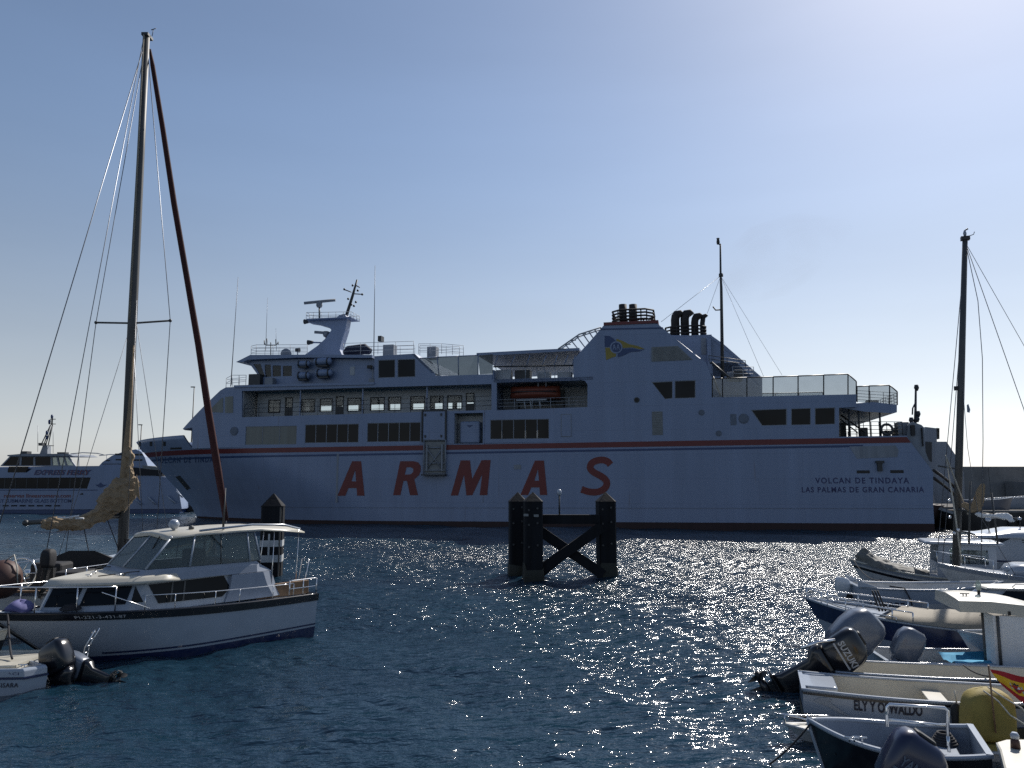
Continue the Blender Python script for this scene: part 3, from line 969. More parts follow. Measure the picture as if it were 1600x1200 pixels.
hull_patch('fairlead', M['black'], [(266, 699.5), (284, 699), (284, 702), (266, 702.5)])
hull_patch('anchor_pocket', M['black'], [(274, 745), (281, 743), (298, 763), (292, 766)])
hull_patch('draft_mark', M['print_navy'], [(436, 807), (442, 807), (442, 808.5), (436, 808.5)])
# mooring openings and dark niche near the stern
px_box('mooring_slot', M['black'], 1338.5, 735, 1359, 739.5, -0.03, -0.001, None, 0.012)
px_box('mooring_slot', M['black'], 1391, 734.5, 1412, 739, -0.03, -0.001, None, 0.012)
o = px_box('hawse_bracket', M['frame_dark'], 1370, 723, 1378, 736, -0.25, -0.001)
px_box('bracket_head', M['frame_dark'], 1367.5, 720, 1380.5, 723.5, -0.3, -0.001, o)
side_plate('stern_opening', M['grey_plate'], SL([(1327, 697.5), (1399, 696), (1404, 703), (1402, 714), (1339, 716.5)]), t0=-.02, t1=-.001)
px_box('hull_plate', M['grey_plate'], 803, 726, 814, 733, -0.04, -0.001)
for x in (527, 755):
    px_box('plate_seam', M['grey_plate'], x - .4, 709 if x < 600 else 775, x + .4, 785, -0.02, -0.001)

# letters on the side
def letter(pts, hole=None):
    side_plate('letter', M['letter_red'], SL(pts), [SL(h) for h in (hole or [])], t0=-0.03, t1=-0.002)
def zz(pts, ox, oy, k=0.2625):
    return [(ox + x * k, oy + y * k) for x, y in pts]
for ox in (0, 1088):
    A_ = [(105, 893), (192, 688), (245, 688), (265, 893), (222, 893), (219, 848), (170, 848), (151, 893)]
    Ah = [(188, 808), (216, 808), (210, 738)]
    letter(zz([(x + ox, y - (4 if ox else 0)) for x, y in A_], 500, 540), [zz([(x + ox, y - (4 if ox else 0)) for x, y in Ah], 500, 540)])
letter(zz([(436, 890), (478, 688), (560, 688), (585, 695), (599, 716), (600, 745), (590, 770), (562, 796), (583, 890), (537, 890), (518, 805), (497, 805), (479, 890)], 500, 540),
       [zz([(505, 768), (515, 724), (543, 724), (556, 733), (555, 752), (541, 766)], 500, 540)])
letter(zz([(779, 892), (838, 683), (893, 683), (906, 795), (962, 682), (1016, 681), (996, 890), (951, 890), (966, 765), (907, 890), (872, 891), (858, 768), (822, 892)], 500, 540))
def stroke2(ctr, w):
    pts = [Vector(p) for p in ctr]
    for _ in range(2):            # smooth the centre line
        q = [pts[0]]
        for i in range(len(pts) - 1):
            q += [pts[i].lerp(pts[i + 1], .25), pts[i].lerp(pts[i + 1], .75)]
        pts = q + [pts[-1]]
    L_, R_ = [], []
    for i, p in enumerate(pts):
        d = (pts[min(i + 1, len(pts) - 1)] - pts[max(i - 1, 0)]).normalized()
        nrm = Vector((-d.y, d.x))
        L_.append(p + nrm * w / 2)
        R_.append(p - nrm * w / 2)
    return [tuple(p) for p in L_ + R_[::-1]]
letter(stroke2([(954, 726), (949, 720), (938, 718), (925, 722), (921, 731), (927, 738), (940, 744), (949, 752), (947, 762), (936, 769), (921, 769), (908.5, 764.5)], 10.5))
# ship's name and port of registry
def ship_text(txt, m, x0, y1, x1, y0, bold, hull=False, t=0.0, spacing=1.0):
    a, b = S(x0, y0, t), S(x1, y1, t)
    proj = (lambda p: Vector(on_hull(p.x, p.z, 0.02))) if hull else None
    lettering('lettering', txt, m, ship, (a[0], -0.012, a[1]), (1, 0, (S(x1, y0, t)[1] - a[1]) / (b[0] - a[0])), (0, 0, 1), b[0] - a[0], b[1] - S(x1, y0, t)[1], bold, 0, proj, spacing)
ship_text('VOLCAN DE TINDAYA', M['print_navy'], 1274, 746, 1420, 755.5, 0.02, spacing=1.25)
ship_text('LAS PALMAS DE GRAN CANARIA', M['print_navy'], 1253, 760.5, 1443.5, 769.5, 0.02, spacing=1.2)
def bow_text():
    v, f, _ = text_data('VOLCAN DE TINDAYA', 0.015, 0, 0, 1.3)
    for v, f in words(v, f, 3):
      out = []
      for u, w, d in v:
        px, py = lerp(243, 346, u), lerp(724 - 2 * u, 714.5 - 1.2 * u, w)
        t = 3.0
        for _ in range(25):
            s, z = S(px, py, t)
            t = lerp(t, hull_t(s, z), 0.5)
        out.append(on_hull(s, z, 0.03))
      MB().add(out, f).build('lettering', M['ship_navy'], ship)
bow_text()
# house flag on the funnel: pennant of navy and yellow quarters with a ringed double A
def flag_piece(m, pts, d=0.03):
    side_plate('emblem', m, SL(zz(pts, 930, 360, .175)), t0=-d, t1=-.002)
flag_piece(M['ship_navy'], [(85, 942), (125, 942), (160, 962), (185, 990), (185, 1040), (85, 1040)])
flag_piece(M['yellow'], [(190, 968), (240, 985), (300, 1015), (380, 1032), (440, 1057), (400, 1062), (330, 1045), (260, 1050), (190, 1045)])
flag_piece(M['yellow'], [(90, 1046), (185, 1050), (185, 1125), (150, 1135), (98, 1158)])
flag_piece(M['ship_navy'], [(200, 1132), (205, 1055), (265, 1056), (330, 1052), (400, 1068), (444, 1060), (390, 1082), (320, 1085), (250, 1118)])
s_e, z_e = S(930 + 188 * .175, 360 + 1045 * .175)
MB().lathe([(0.55, -.045), (0.55, -.03)], (s_e, 0, z_e), 24, 'y').build('emblem_ring', M['ship_white'], ship)
MB().lathe([(0.43, -.06), (0.43, -.046)], (s_e, 0, z_e), 24, 'y').build('emblem_disc', M['ship_navy'], ship)
for k in (-1, 1):
    c = s_e + k * .17
    MB().plate([(c - .15, z_e - .22), (c - .05, z_e + .24), (c + .05, z_e + .24), (c + .15, z_e - .22), (c + .08, z_e - .22), (c + .05, z_e - .06), (c - .05, z_e - .06), (c - .08, z_e - .22)],
               [[(c - .035, z_e + .02), (c + .035, z_e + .02), (c, z_e + .16)]], lambda u, w, t: (u, t, w), -.075, -.061).build('emblem_letter', M['ship_white'], ship)
# ------------------------------------------------------------------ ferry: upper works
def pl(name, m, pts, t0, t1, holes=(), parent=None):
    """upright plate from picture points taken on the plane t0"""
    return side_plate(name, m, SL(pts, t0), [SL(h, t0) for h in holes], t0=t0, t1=t1, parent=parent)
# wheelhouse with raked windows
def Z(px, py, t):
    return S(px, py, t)[1]
wh_t0, wh_t1 = 0.9, BEAM - 0.9
roof_pts = SL([(374, 567), (396, 556), (480, 555.5), (585, 556)], wh_t0)
r_und = SL([(585, 560.5), (470, 560), (392, 563.5), (385, 567)], wh_t0)
MB().plate(roof_pts + r_und, [], lambda u, w, t: (u, t, w), wh_t0 - .6, wh_t1 + .6).build('wheelhouse_roof', M['ship_white'], ship)
face = [(389, 567), (393, 563.5), (470, 560.5), (585, 561), (585, 600), (412, 604), (408, 593)]
wins = [[(396, 569), (407, 568.5), (414, 588), (408.5, 590)], [(413.5, 570), (423, 569.5), (424, 588.5), (414.5, 589)], [(426, 571), (439, 571), (439, 588), (426, 588.5)], [(442, 571.5), (456, 571.5), (456, 587.5), (442, 588)]]
wh = pl('wheelhouse_wall', M['ship_white'], face, wh_t0, wh_t0 + .12, wins)
for w in wins:
    pl('pane', M['tint_glass'], w, wh_t0 + .05, wh_t0 + .08, parent=wh)
wh2 = MB().plate(SL(face, wh_t0), [SL(w, wh_t0) for w in wins], lambda u, w, t: (u, BEAM - t, w), wh_t0, wh_t0 + .12).build('wheelhouse_wall', M['ship_white'], ship)
# raked front with a row of panes
(a0, az), (b0, bz) = S(389, 567, wh_t0), S(408, 593, wh_t0)
fr = MB()
nfw = 9
for i in range(nfw + 1):
    t = lerp(wh_t0 + .1, wh_t1 - .1, i / nfw)
    fr.hexa([(a0, t - .06, az), (a0, t + .06, az), (a0 + .12, t + .06, az), (a0 + .12, t - .06, az)], [(b0, t - .06, bz), (b0, t + .06, bz), (b0 + .12, t + .06, bz), (b0 + .12, t - .06, bz)])
fr.box(b0 - .05, b0 + .15, wh_t0, wh_t1, z6t - .1, bz)
fo = fr.build('wheelhouse_front', M['ship_white'], ship)
for i in range(nfw):
    ta, tb = lerp(wh_t0 + .1, wh_t1 - .1, i / nfw) + .07, lerp(wh_t0 + .1, wh_t1 - .1, (i + 1) / nfw) - .07
    MB().hexa([(a0 + .03, ta, az), (a0 + .03, tb, az), (a0 + .06, tb, az), (a0 + .06, ta, az)], [(b0 + .03, ta, bz), (b0 + .03, tb, bz), (b0 + .06, tb, bz), (b0 + .06, ta, bz)]).build('pane', M['tint_glass'], fo)
# open wing box, lights and lockers before the deckhouse
px_box('wing_locker', M['frame_dark'], 386, 584, 403, 602, 0.3, 1.4)
px_box('wing_locker', M['grey_plate'], 412, 590, 424, 602, 0.2, .8)
for (x0, y0, x1, y1) in ((461, 563, 482, 572), (488, 558, 516, 570), (490, 576, 517, 588), (461, 580, 482, 592)):
    fo = MB()
    s0, z0, s1, z1 = rect(x0, y0, x1, y1)
    fo.lathe([(.05, s0), ((z1 - z0) * .42, s0 + .15), ((z1 - z0) * .46, (s0 + s1) / 2), ((z1 - z0) * .42, s1 - .15), (.05, s1)], (0, .35, (z0 + z1) / 2), 12, 'x')
    o = fo.build('raft_canister', M['ship_white'], ship)
    for k in (.2, .8):
        ss = lerp(s0, s1, k)
        MB().lathe([((z1 - z0) * .5, ss - .06), ((z1 - z0) * .5, ss + .06)], (0, .35, (z0 + z1) / 2), 12, 'x').build('canister_strap', M['frame_dark'], o)
    box('cradle', M['frame_dark'], o, lerp(s0, s1, .2), lerp(s0, s1, .8), .1, .6, z0 - .12, z0 + .02)
px_box('door', M['inner_white'], 541, 571, 548, 584, .86, .9)
px_box('deck_light', M['black'], 571.5, 570, 578, 574.5, .3, .7)
tube('light_post', M['rail_grey'], ship, [SP(582, 573, .6), SP(582, 600, .6)], .04)
px_box('fire_locker', M['grey_plate'], 574, 591, 582, 599, .3, .8)
box('roof', M['ship_white'], ship, S(585, 556)[0], S(647, 552)[0], .14, BEAM - .6, z7 - .12, z7)
box('roof', M['ship_white'], ship, S(396, 556)[0], S(585, 556)[0], 1.0, BEAM - 1.0, z7 - .12, z7 - .01)
# rear sloping end of the deckhouse and far wall
(c0, cz), (d0, dz) = S(648, 552.5), S(679, 583)
MB().hexa([(c0, .0, cz), (c0, BEAM - .6, cz), (c0 - .3, BEAM - .6, cz - .02), (c0 - .3, .0, cz - .02)], [(d0, .0, dz), (d0, BEAM - .6, dz), (d0 - .3, BEAM - .6, dz - .02), (d0 - .3, 0, dz - .02)]).build('sloping_end', M['ship_white'], ship)
# monkey island rails, antennas, lockers
zr = z7
railing('roof_rail', [SP(392, 557, 1.1), SP(400, 555, 1.1), SP(480, 555, 1.1)], 1.05, M['rail_grey'], 3, 1.7, .022)
railing('roof_rail', [SP(392, 557, BEAM - 1.1), SP(480, 556, BEAM - 1.1)], 1.05, M['rail_grey'], 3, 1.7, .022)
railing('roof_rail', [SP(536, 555, .5), SP(646, 552, .5)], 1.15, M['rail_grey'], 3, 1.6, .022)
railing('roof_rail', [SP(536, 557, BEAM - 1), SP(648, 555, BEAM - 1)], 1.1, M['rail_grey'], 3, 1.6, .022)
railing('stair_rail', [SP(654, 553, 3.0), SP(690, 553, 3.0), SP(724, 556, 3)], 1.0, M['rail_grey'], 3, 1.2, .022)
railing('stair_rail', [SP(656, 555, 5.0), SP(718, 557, 5.0)], 1.0, M['rail_grey'], 3, 1.2, .022)
for (x0, y0, x1, y1, t) in ((598, 538, 615, 553, 3), (667, 541, 681, 556, 4)):
    s0, z0 = S(x0, y1, t)
    s1, z1 = S(x1, y0, t)
    box('deck_locker', M['grey_plate'], ship, s0, s1, t, t + 1.0, z0 - .3, z1, .03)
s0, z0 = S(538, 556, 3)
s1, z1 = S(579, 545, 3)
mb = MB().tube([(s0, 3, z0 + .2), (s0 + .4, 3, z1 - .15), (s1 - .6, 3, z1), (s1, 3, z0 + .3)], [.3, .55, .55, .3], 8)
mb.build('covered_launch', M['canvas_navy'], ship)
def whip(x0, y0, x1, y1, t, r=0.05):
    tube('whip_antenna', M['wire'], ship, [SP(x0, y0, t), SP(x1, y1, t)], [r, r * .45], 5)
whip(360.5, 604, 372, 433, 1.5)
whip(584, 556, 586, 415, 2.0)
whip(415, 548, 418, 465, 4.0, .03)
whip(432, 548, 431, 513, 4.0, .025)
an = MB()
an.tube([SP(423, 556, 4), SP(423, 540, 4)], .05, 5).tube([SP(413, 536, 4), SP(416, 539.5, 4), SP(431, 539.5, 4), SP(434, 536, 4)], .04, 5)
for x, y in ((413, 532), (417, 529), (423, 535), (431, 530), (434.5, 534)):
    an.tube([SP(x, 539, 4), SP(x, y, 4)], [.04, .06], 5)
an.build('antenna_fork', M['frame_dark'], ship)
o = tube('searchlight_post', M['rail_grey'], ship, [SP(465, 556, 2), SP(465, 549, 2)], .06)
s, z = S(465, 547, 2)
MB().lathe([(.18, -.2), (.25, .2)], (s, 2, z), 12, 'x').build('searchlight', M['frame_dark'], o)
s, z = S(447, 553, 3)
MB().ball((s, 3, z), .55, 12, 8).build('satellite_dome', M['grey_plate'], ship)
railing('bow_rail', [SP(353, 606, .8), SP(362, 601, .8), SP(384, 601, .9)], .95, M['rail_grey'], 2, .8, .025)
railing('bow_rail', [SP(353, 606, BEAM - 4), SP(384, 602, BEAM - 4)], .95, M['rail_grey'], 2, .8, .025)

# radar mast
tm = BEAM / 2
mast_out = [(478, 556.5), (500, 541), (512, 530), (521, 517), (518, 513.5), (498, 507.5), (485, 505.5), (485, 501.5), (497, 501), (516, 500.5), (528, 498.5), (533, 494), (541, 491.5), (546, 498), (543, 516), (537, 535), (534, 547), (539, 558)]
mo = SL(mast_out, tm)
mast = MB().plate(mo, [], lambda u, w, t: (u, t, w), tm - .55, tm + .55).build('radar_mast', M['ship_white'], ship, .06)
tube('mast_pole', M['frame_dark'], mast, [SP(541, 494, tm), SP(551, 462, tm), SP(558, 437, tm)], [.18, .15, .09], 8)
for (xa, ya, xb, yb) in ((538, 452.5, 549, 456.5), (551, 459, 567, 460), (556, 446, 562, 449)):
    tube('yardarm', M['frame_dark'], mast, [SP(xa, ya, tm), SP(xb, yb, tm)], .06, 5)
for x, y in ((538, 452), (559, 454), (566, 460), (551, 446), (544, 467), (549, 476), (556, 472), (553, 478)):
    s, z = S(x, y, tm)
    MB().ball((s, tm, z), .13, 8, 5).build('nav_light', M['frame_dark'], mast)
def flat_ring(name, pts, h, m, parent):
    mb = MB()
    for i in range(len(pts)):
        a, b = Vector(pts[i]), Vector(pts[(i + 1) % len(pts)])
        for k in (h * .5, h):
            mb.tube([a + Vector((0, 0, k)), b + Vector((0, 0, k))], .025, 5)
        n = max(1, round((b - a).length / .8))
        for j in range(n):
            p = a.lerp(b, j / n)
            mb.tube([p, p + Vector((0, 0, h))], .025, 5)
    return mb.build(name, m, parent)
s0, z0 = S(486, 501, tm)
s1, z1 = S(555, 497, tm)
flat_ring('platform_rail', [(s0, tm - 1.1, z0), (s1, tm - 1.1, z1 - .2), (s1, tm + 1.1, z1 - .2), (s0, tm + 1.1, z0)], .65, M['rail_grey'], mast)
box('platform', M['ship_white'], mast, s0, s1, tm - 1.1, tm + 1.1, z0 - .12, z0 - .02)
def radar(x, y0, yb, xa, ya, xb, yb2):
    o = tube('radar_post', M['frame_dark'], mast, [SP(x, y0, tm), SP(x, yb, tm)], .09, 8)
    s, z = S(x, yb - 3, tm)
    MB().lathe([(.25, -.3), (.34, -.1), (.3, .28)], (s, tm, z), 12).build('radar_motor', M['grey_plate'], o)
    a, b = Vector(SP(xa, ya, tm)), Vector(SP(xb, yb2, tm))
    MB().tube([a + Vector((0, -.4, 0)), b + Vector((0, .4, 0))], .16, 6).build('radar_scanner', M['grey_plate'], o)
radar(499, 499, 479, 478, 475, 521.5, 467.5)
radar(509.5, 530, 525, 494, 520, 524, 520.5)
for (x, y, xb) in ((479.5, 502.5, 497), (485, 535, 506)):
    o = tube('bracket_arm', M['ship_white'], mast, [SP(x, y, tm), SP(xb, y + .5, tm)], .09, 6)
    s, z = S(x, y, tm)
    MB().lathe([(.28, -.3), (.16, .3)], (s, tm, z), 10, 'x').build('horn', M['frame_dark'], o)
px_box('flood_light', M['frame_dark'], 544, 503, 549.5, 512, tm - .4, tm + .4, mast)

# glass windbreaks and the awning between the deckhouse and the funnel
def screens(pts_top, pts_bot, m, t=.07, frame=M['ship_white'], name='windbreak'):
    fr = MB()
    n = len(pts_top)
    T, B = SL(pts_top, t), SL(pts_bot, t)
    for i in range(n):
        fr.tube([(B[i][0], t, B[i][1]), (T[i][0], t, T[i][1])], .05, 4)
    for i in range(n - 1):
        fr.tube([(T[i][0], t, T[i][1]), (T[i + 1][0], t, T[i + 1][1])], .05, 4)
    o = fr.build(name, frame, ship)
    for i in range(n - 1):
        MB().plate([B[i], B[i + 1], T[i + 1], T[i]], [], lambda u, w, tt: (u, tt, w), t - .012, t + .012).build('glass_panel', m, o)
    return o
screens([(655, 560), (683, 558), (716, 556.5), (747, 555)], [(679, 586), (686, 587), (716.5, 586.5), (747, 585.5)], M['screen_dark'])
aw = SL([(744.6, 551.5), (840, 546.5), (905, 543.5), (905, 547.5), (775, 555), (744.6, 555)], .1)
awn = MB().plate(aw, [], lambda u, w, t: (u, t, w), .1, BEAM - .2).build('awning_roof', M['ship_white'], ship)
mb = MB().plate(SL([(747, 555.5), (770, 553.5), (770, 584), (749.5, 585)], .08), [], lambda u, w, t: (u, t, w), .07, .09)
mb.build('glass_panel', M['screen_dark'], ship)
for k, x in enumerate((776, 801, 826, 850, 869, 884, 897)):
    st = tube('awning_post', M['ship_white'], ship, [SP(x - 3, 571, .15), SP(x + (4 if k % 2 else 2), 555, .2)], .05, 5)
    tube('awning_post', M['ship_white'], ship, [SP(x - 2, 575, BEAM - 2), SP(x + 4, 557, BEAM - 2)], .05, 5)
zb0, zb1 = Vector(SP(771, 573, .15)), Vector(SP(896, 571, .15))
mb = MB().tube([zb0, zb1], .07, 5)
mb.build('bay_top_rail', M['frame_dark'], ship)
for i in range(11):
    p = Vector(SP(775 + i * 11.5, 592, .2))
    q = Vector((p.x, .2, zb0.z))
    if i % 2 == 0:
        tube('bay_stanchion', M['rail_grey'], ship, [p, q], .035, 5)
for x0, x1, t in ((772, 794, .9), (800, 824, 1.1), (838, 856, .9), (868, 890, 1.0)):
    px_box('bay_equipment', M['inner_white'] if x0 != 800 else M['frame_dark'], x0, 576 if x0 < 830 else 579, x1, 592, t, t + 1)
rr = MB()
for t in (.1, BEAM * .5, BEAM - .3):
    rr.tube([SP(872, 545.5, t), SP(905, 522.5, t), SP(939, 511.5, t)] if t < 1 else [SP(872 + 2, 547, t), SP(905, 526, t), SP(939, 515, t)], .07, 5)
for f in range(8):
    k = f / 7
    a = SP(lerp(874, 938, k), lerp(545, 512 - 0, k) - 5 * math.sin(math.pi * k), .1)
    rr.tube([a, (a[0], BEAM - .3, a[2])], .06, 5)
    rr.tube([a, (S(lerp(884, 946, k * .9), lerp(546, 512, k * .93), .1)[0], .1, a[2] - .02)], .05, 5)
rr.build('pipe_pergola', M['rail_grey'], ship)
# davit legs above the lifeboat
for x in (838, 850):
    tube('davit_arm', M['rail_grey'], ship, [SP(x, 574, .4), SP(x + 3, 592, .5), SP(x + 3, 604, .7)], .07, 6)

# funnel casing: cap, red band, exhausts and railing
F0, F1 = S(945, 506.5)[0], S(1027, 505.5)[0]
zf = S(985, 506)[1]
FT = 5.0
fl = [(896, 590), (896, 563), (945, 506.5), (1027, 505.5), (1093, 560), (1103, 590)]
side_plate('casing_wall', M['ship_white'], SL(fl), [], FT - .15, FT)
MB().box(F0, F1, .14, FT, zf - .2, zf - .05).build('casing_top', M['ship_white'], ship)
for (a, b) in (((945, 506.5), (896, 563)), ((1027, 505.5), (1093, 560))):
    (sa, za_), (sb, zb2) = S(*a), S(*b)
    d = -.12 if sa > sb else .12
    MB().hexa([(sa, .0, za_), (sa, FT, za_), (sa - d * -1, FT, za_ - .15), (sa - d * -1, .14, za_ - .15)], [(sb, .0, zb2), (sb, FT, zb2), (sb + d, FT, zb2), (sb + d, .14, zb2)]).build('casing_slope', M['ship_white'], ship)
box('casing_end', M['ship_white'], ship, S(896, 563)[0] + .02, S(896, 563)[0] + .15, .16, FT - .16, S(896, 590)[1], S(896, 563)[1] - .1)
box('casing_end', M['ship_white'], ship, S(1093, 560)[0] - .02, S(1093, 560)[0] + .1, .16, FT - .16, S(1100, 620)[1], S(1093, 561)[1])
box('red_cap', M['ship_red'], ship, F0 - .1, F1 + .1, -.08, FT + .08, zf - .05, zf + .22)
(sa, za_), (sb, zb2) = S(938, 514.5), S(1036, 512.5)
MB().hexa([(sa, -.03, za_ - .06), (sb, -.03, zb2 - .06), (sb, -.03, zb2 + .06), (sa, -.03, za_ + .06)], [(sa, -.002, za_ - .06), (sb, -.002, zb2 - .06), (sb, -.002, zb2 + .06), (sa, -.002, za_ + .06)]).build('funnel_line', M['ship_navy'], ship)
for x in (973, 989):
    s, z = S(x, 476, 2)
    o = MB().lathe([(.36, zf + .2), (.36, z), (.30, z), (.28, z - .5)], (s, 2, 0), 16).build('exhaust_pipe', M['soot'], ship)
s0, s1 = S(953, 500)[0], S(1025, 500)[0]
def ring_rail(name, s0, s1, t0, t1, z, h, n, m, flare=.25):
    mb = MB()
    for k in range(n):
        zz_ = z + h * (k + 1) / n
        e = flare
        c = .7
        pts = [(s0 - e, t0 + c, zz_), (s0 - e + c, t0, zz_), (s1 + e - c, t0, zz_), (s1 + e, t0 + c, zz_), (s1 + e, t1 - c, zz_), (s1 + e - c, t1, zz_), (s0 - e + c, t1, zz_), (s0 - e, t1 - c, zz_), (s0 - e, t0 + c, zz_)]
        mb.tube(pts, .09, 5)
    for k in range(6):
        s = lerp(s0 + .3, s1 - .3, k / 5)
        mb.tube([(s, t0, z), (s, t0, z + h)], .06, 5).tube([(s, t1, z), (s, t1, z + h)], .06, 5)
    return mb.build(name, m, ship)
ring_rail('funnel_rail', s0 + .4, s1 - .5, .3, FT - .3, zf + .2, 1.15, 4, M['soot'])
# starboard casing with the bent exhausts, lit by the sun from behind
T2 = 8.2
c2 = [(1034, 600), (1046, 523.5), (1112, 524.5), (1128, 535), (1164, 566), (1188, 588), (1188, 600)]
c2h = [[(1097, 552), (1116, 561), (1140, 561), (1150, 563), (1172, 583), (1150, 590), (1104, 590)]]
c2o = [(1030, 640), (1042, 523.5), (1112, 524.5), (1130, 537), (1191, 590), (1191, 640)]
st2 = pl('casing_wall', M['ship_white'], c2o, T2, T2 + .15, [[(1114, 568), (1150, 566), (1174, 588), (1114, 588)]])
MB().plate(SL(c2o, T2), [], lambda u, w, t: (u, t, w), BEAM - .15, BEAM).build('casing_wall', M['ship_white'], ship)
s0, s1 = S(1042, 523.5, T2)[0], S(1112, 524.5, T2)[0]
zf2 = S(1080, 524, T2)[1]
box('casing_top', M['ship_white'], ship, s0, s1, T2 - .02, BEAM - .16, zf2 - .1, zf2)
(sa, za_), (sb, zb2) = S(1112, 524.5, T2), S(1191, 590, T2)
MB().hexa([(sa, T2 - .05, za_), (sa, BEAM, za_), (sa - .2, BEAM, za_ - .1), (sa - .2, T2 - .05, za_ - .1)], [(sb, T2 - .05, zb2), (sb, BEAM, zb2), (sb - .2, BEAM, zb2), (sb - .2, T2 - .05, zb2)]).build('casing_slope', M['ship_white'], ship)
s0_, z0_ = S(1096, 554, T2); s1_, z1_ = S(1103, 528, T2)
box('casing_door', M['grey_plate'], ship, s0_, s1_, T2 - .06, T2 - .002, z0_, z1_)
s0_, z0_ = S(1105, 554, T2); s1_, z1_ = S(1110, 530, T2)
box('casing_pier', M['ship_white'], ship, s0_, s1_, T2 - .7, T2 - .002, z0_ - 2, z1_)
for x, r, top, dx in ((1055.5, .42, 486, 9), (1070.5, .42, 485, 9), (1086, .36, 490, 9), (1098, .24, 491, 6)):
    s, z = S(x, 524, T2 + 1.5)
    zt = S(x, top, T2 + 1.5)[1]
    d = dx / 16
    path = [(s, T2 + 1.5, z - .1), (s, T2 + 1.5, zt - .9), (s + .06, T2 + 1.5, zt - .55), (s + .3 * d, T2 + 1.5, zt - r * .8), (s + .75 * d, T2 + 1.5, zt - r * .7), (s + 1.05 * d, T2 + 1.5, zt - r * 1.3)]
    MB().tube(path, r, 12).build('bent_exhaust', M['soot'], ship)
ring_rail('casing_rail', S(1043, 520, T2)[0], S(1100, 520, T2)[0], T2 + .3, BEAM - .5, zf2, 1.0, 3, M['soot'], .2)
# pole mast abaft the funnel
tp = 6.5
pole = tube('pole_mast', M['frame_dark'], ship, [SP(1129, 592, tp), SP(1127, 450, tp), SP(1126, 430, tp), SP(1125.5, 381, tp)], [.17, .13, .1, .08], 8)
s, z = S(1122, 377, tp)
mb = MB().tube([SP(1125.5, 382, tp), SP(1122, 381, tp)], .07, 5)
mb.lathe([(.12, z - .3), (.16, z - .1), (.12, z + .2), (.16, z + .3)], (s, tp, 0), 8)
mb.build('mast_lamp', M['frame_dark'], pole)
tube('lamp_arm', M['frame_dark'], pole, [SP(1127, 484, tp), SP(1118, 484.5, tp), SP(1114, 479, tp)], .07, 6)
s, z = S(1126.5, 430, tp)
MB().lathe([(.2, z - .15), (.2, z + .15)], (s, tp, 0), 8).build('mast_collar', M['frame_dark'], pole)
for (x, y, t) in ((1033, 503, .6), (1105, 490, 9), (1193, 588, 1.0), (1222, 586, 12)):
    tube('guy_wire', M['wire'], pole, [SP(1126, 431, tp), SP(x, y, t)], .018, 4)
# stairs, lockers and deck clutter behind the funnel
zd = S(1120, 621)[1]
stp = MB()
for dt in (0, .8):
    stp.tube([SP(1112, 566, 2 + dt), SP(1142, 592, 2 + dt), ], .08, 5).tube([SP(1114, 588, 1 + dt), SP(1126, 619, 1 + dt)], .08, 5)
for i in range(9):
    p = Vector(SP(lerp(1112, 1142, i / 8), lerp(566, 592, i / 8), 2))
    stp.box(p.x - .15, p.x + .15, 2, 2.8, p.z - .03, p.z + .03)
stp.build('stairway', M['frame_dark'], ship)
railing('stair_rail', [SP(1108, 566, 1.6), SP(1165, 574, 1.6)], .6, M['frame_dark'], 2, 1.4, .03)
railing('stair_rail', [SP(1145, 589, 3), SP(1178, 589, 3)], .9, M['rail_grey'], 3, 1.0, .025)
for (x0, y0, x1, y1, t, m_) in ((1092, 582, 1106, 594, .6, 'inner_white'), (1148, 577, 1160, 590, 4, 'frame_dark'), (1136, 581, 1147, 590, 5, 'grey_plate')):
    s0, z0 = S(x0, y1, t); s1, z1 = S(x1, y0, t)
    box('deck_locker', M[m_], ship, s0, s1, t, t + .9, z0 - .3, z1, .03)
px_box('deck_wall', M['frame_dark'], 1091, 594, 1112, 621.5, .5, .6)
# aft windbreak glass
aft = screens([(1113, 592), (1129, 591), (1167, 590), (1208, 588.8), (1247, 587.5), (1287, 586), (1325, 584.5), (1338, 596)],
        [(1113, 621), (1129, 620.8), (1167, 620), (1208, 619), (1247, 618), (1287, 617.3), (1325, 616.2), (1338, 616)], M['screen'], frame=M['frame_dark'])
mb = MB()
T_, B_ = SL([(1113, 592), (1167, 590), (1208, 588.8), (1247, 587.5), (1287, 586), (1325, 584.5)], .07), SL([(1113, 621), (1338, 616)], .07)
far = MB()
for i in range(6):
    s = lerp(B_[0][0], B_[1][0], i / 5)
    far.tube([(s, BEAM - .1, zd), (s, BEAM - .1, zd + 1.9)], .05, 4)
far.tube([(B_[0][0], BEAM - .1, zd + 1.9), (B_[1][0], BEAM - .1, zd + 1.9)], .05, 4)
fo = far.build('windbreak', M['frame_dark'], ship)
for i in range(5):
    a, b = lerp(B_[0][0], B_[1][0], i / 5), lerp(B_[0][0], B_[1][0], (i + 1) / 5)
    box('glass_panel', M['screen'], fo, a + .06, b - .06, BEAM - .112, BEAM - .088, zd, zd + 1.85)
box('far_bulwark', M['ship_white'], ship, B_[0][0], B_[1][0], BEAM - .16, BEAM - .02, zd - .2, zd + .55)
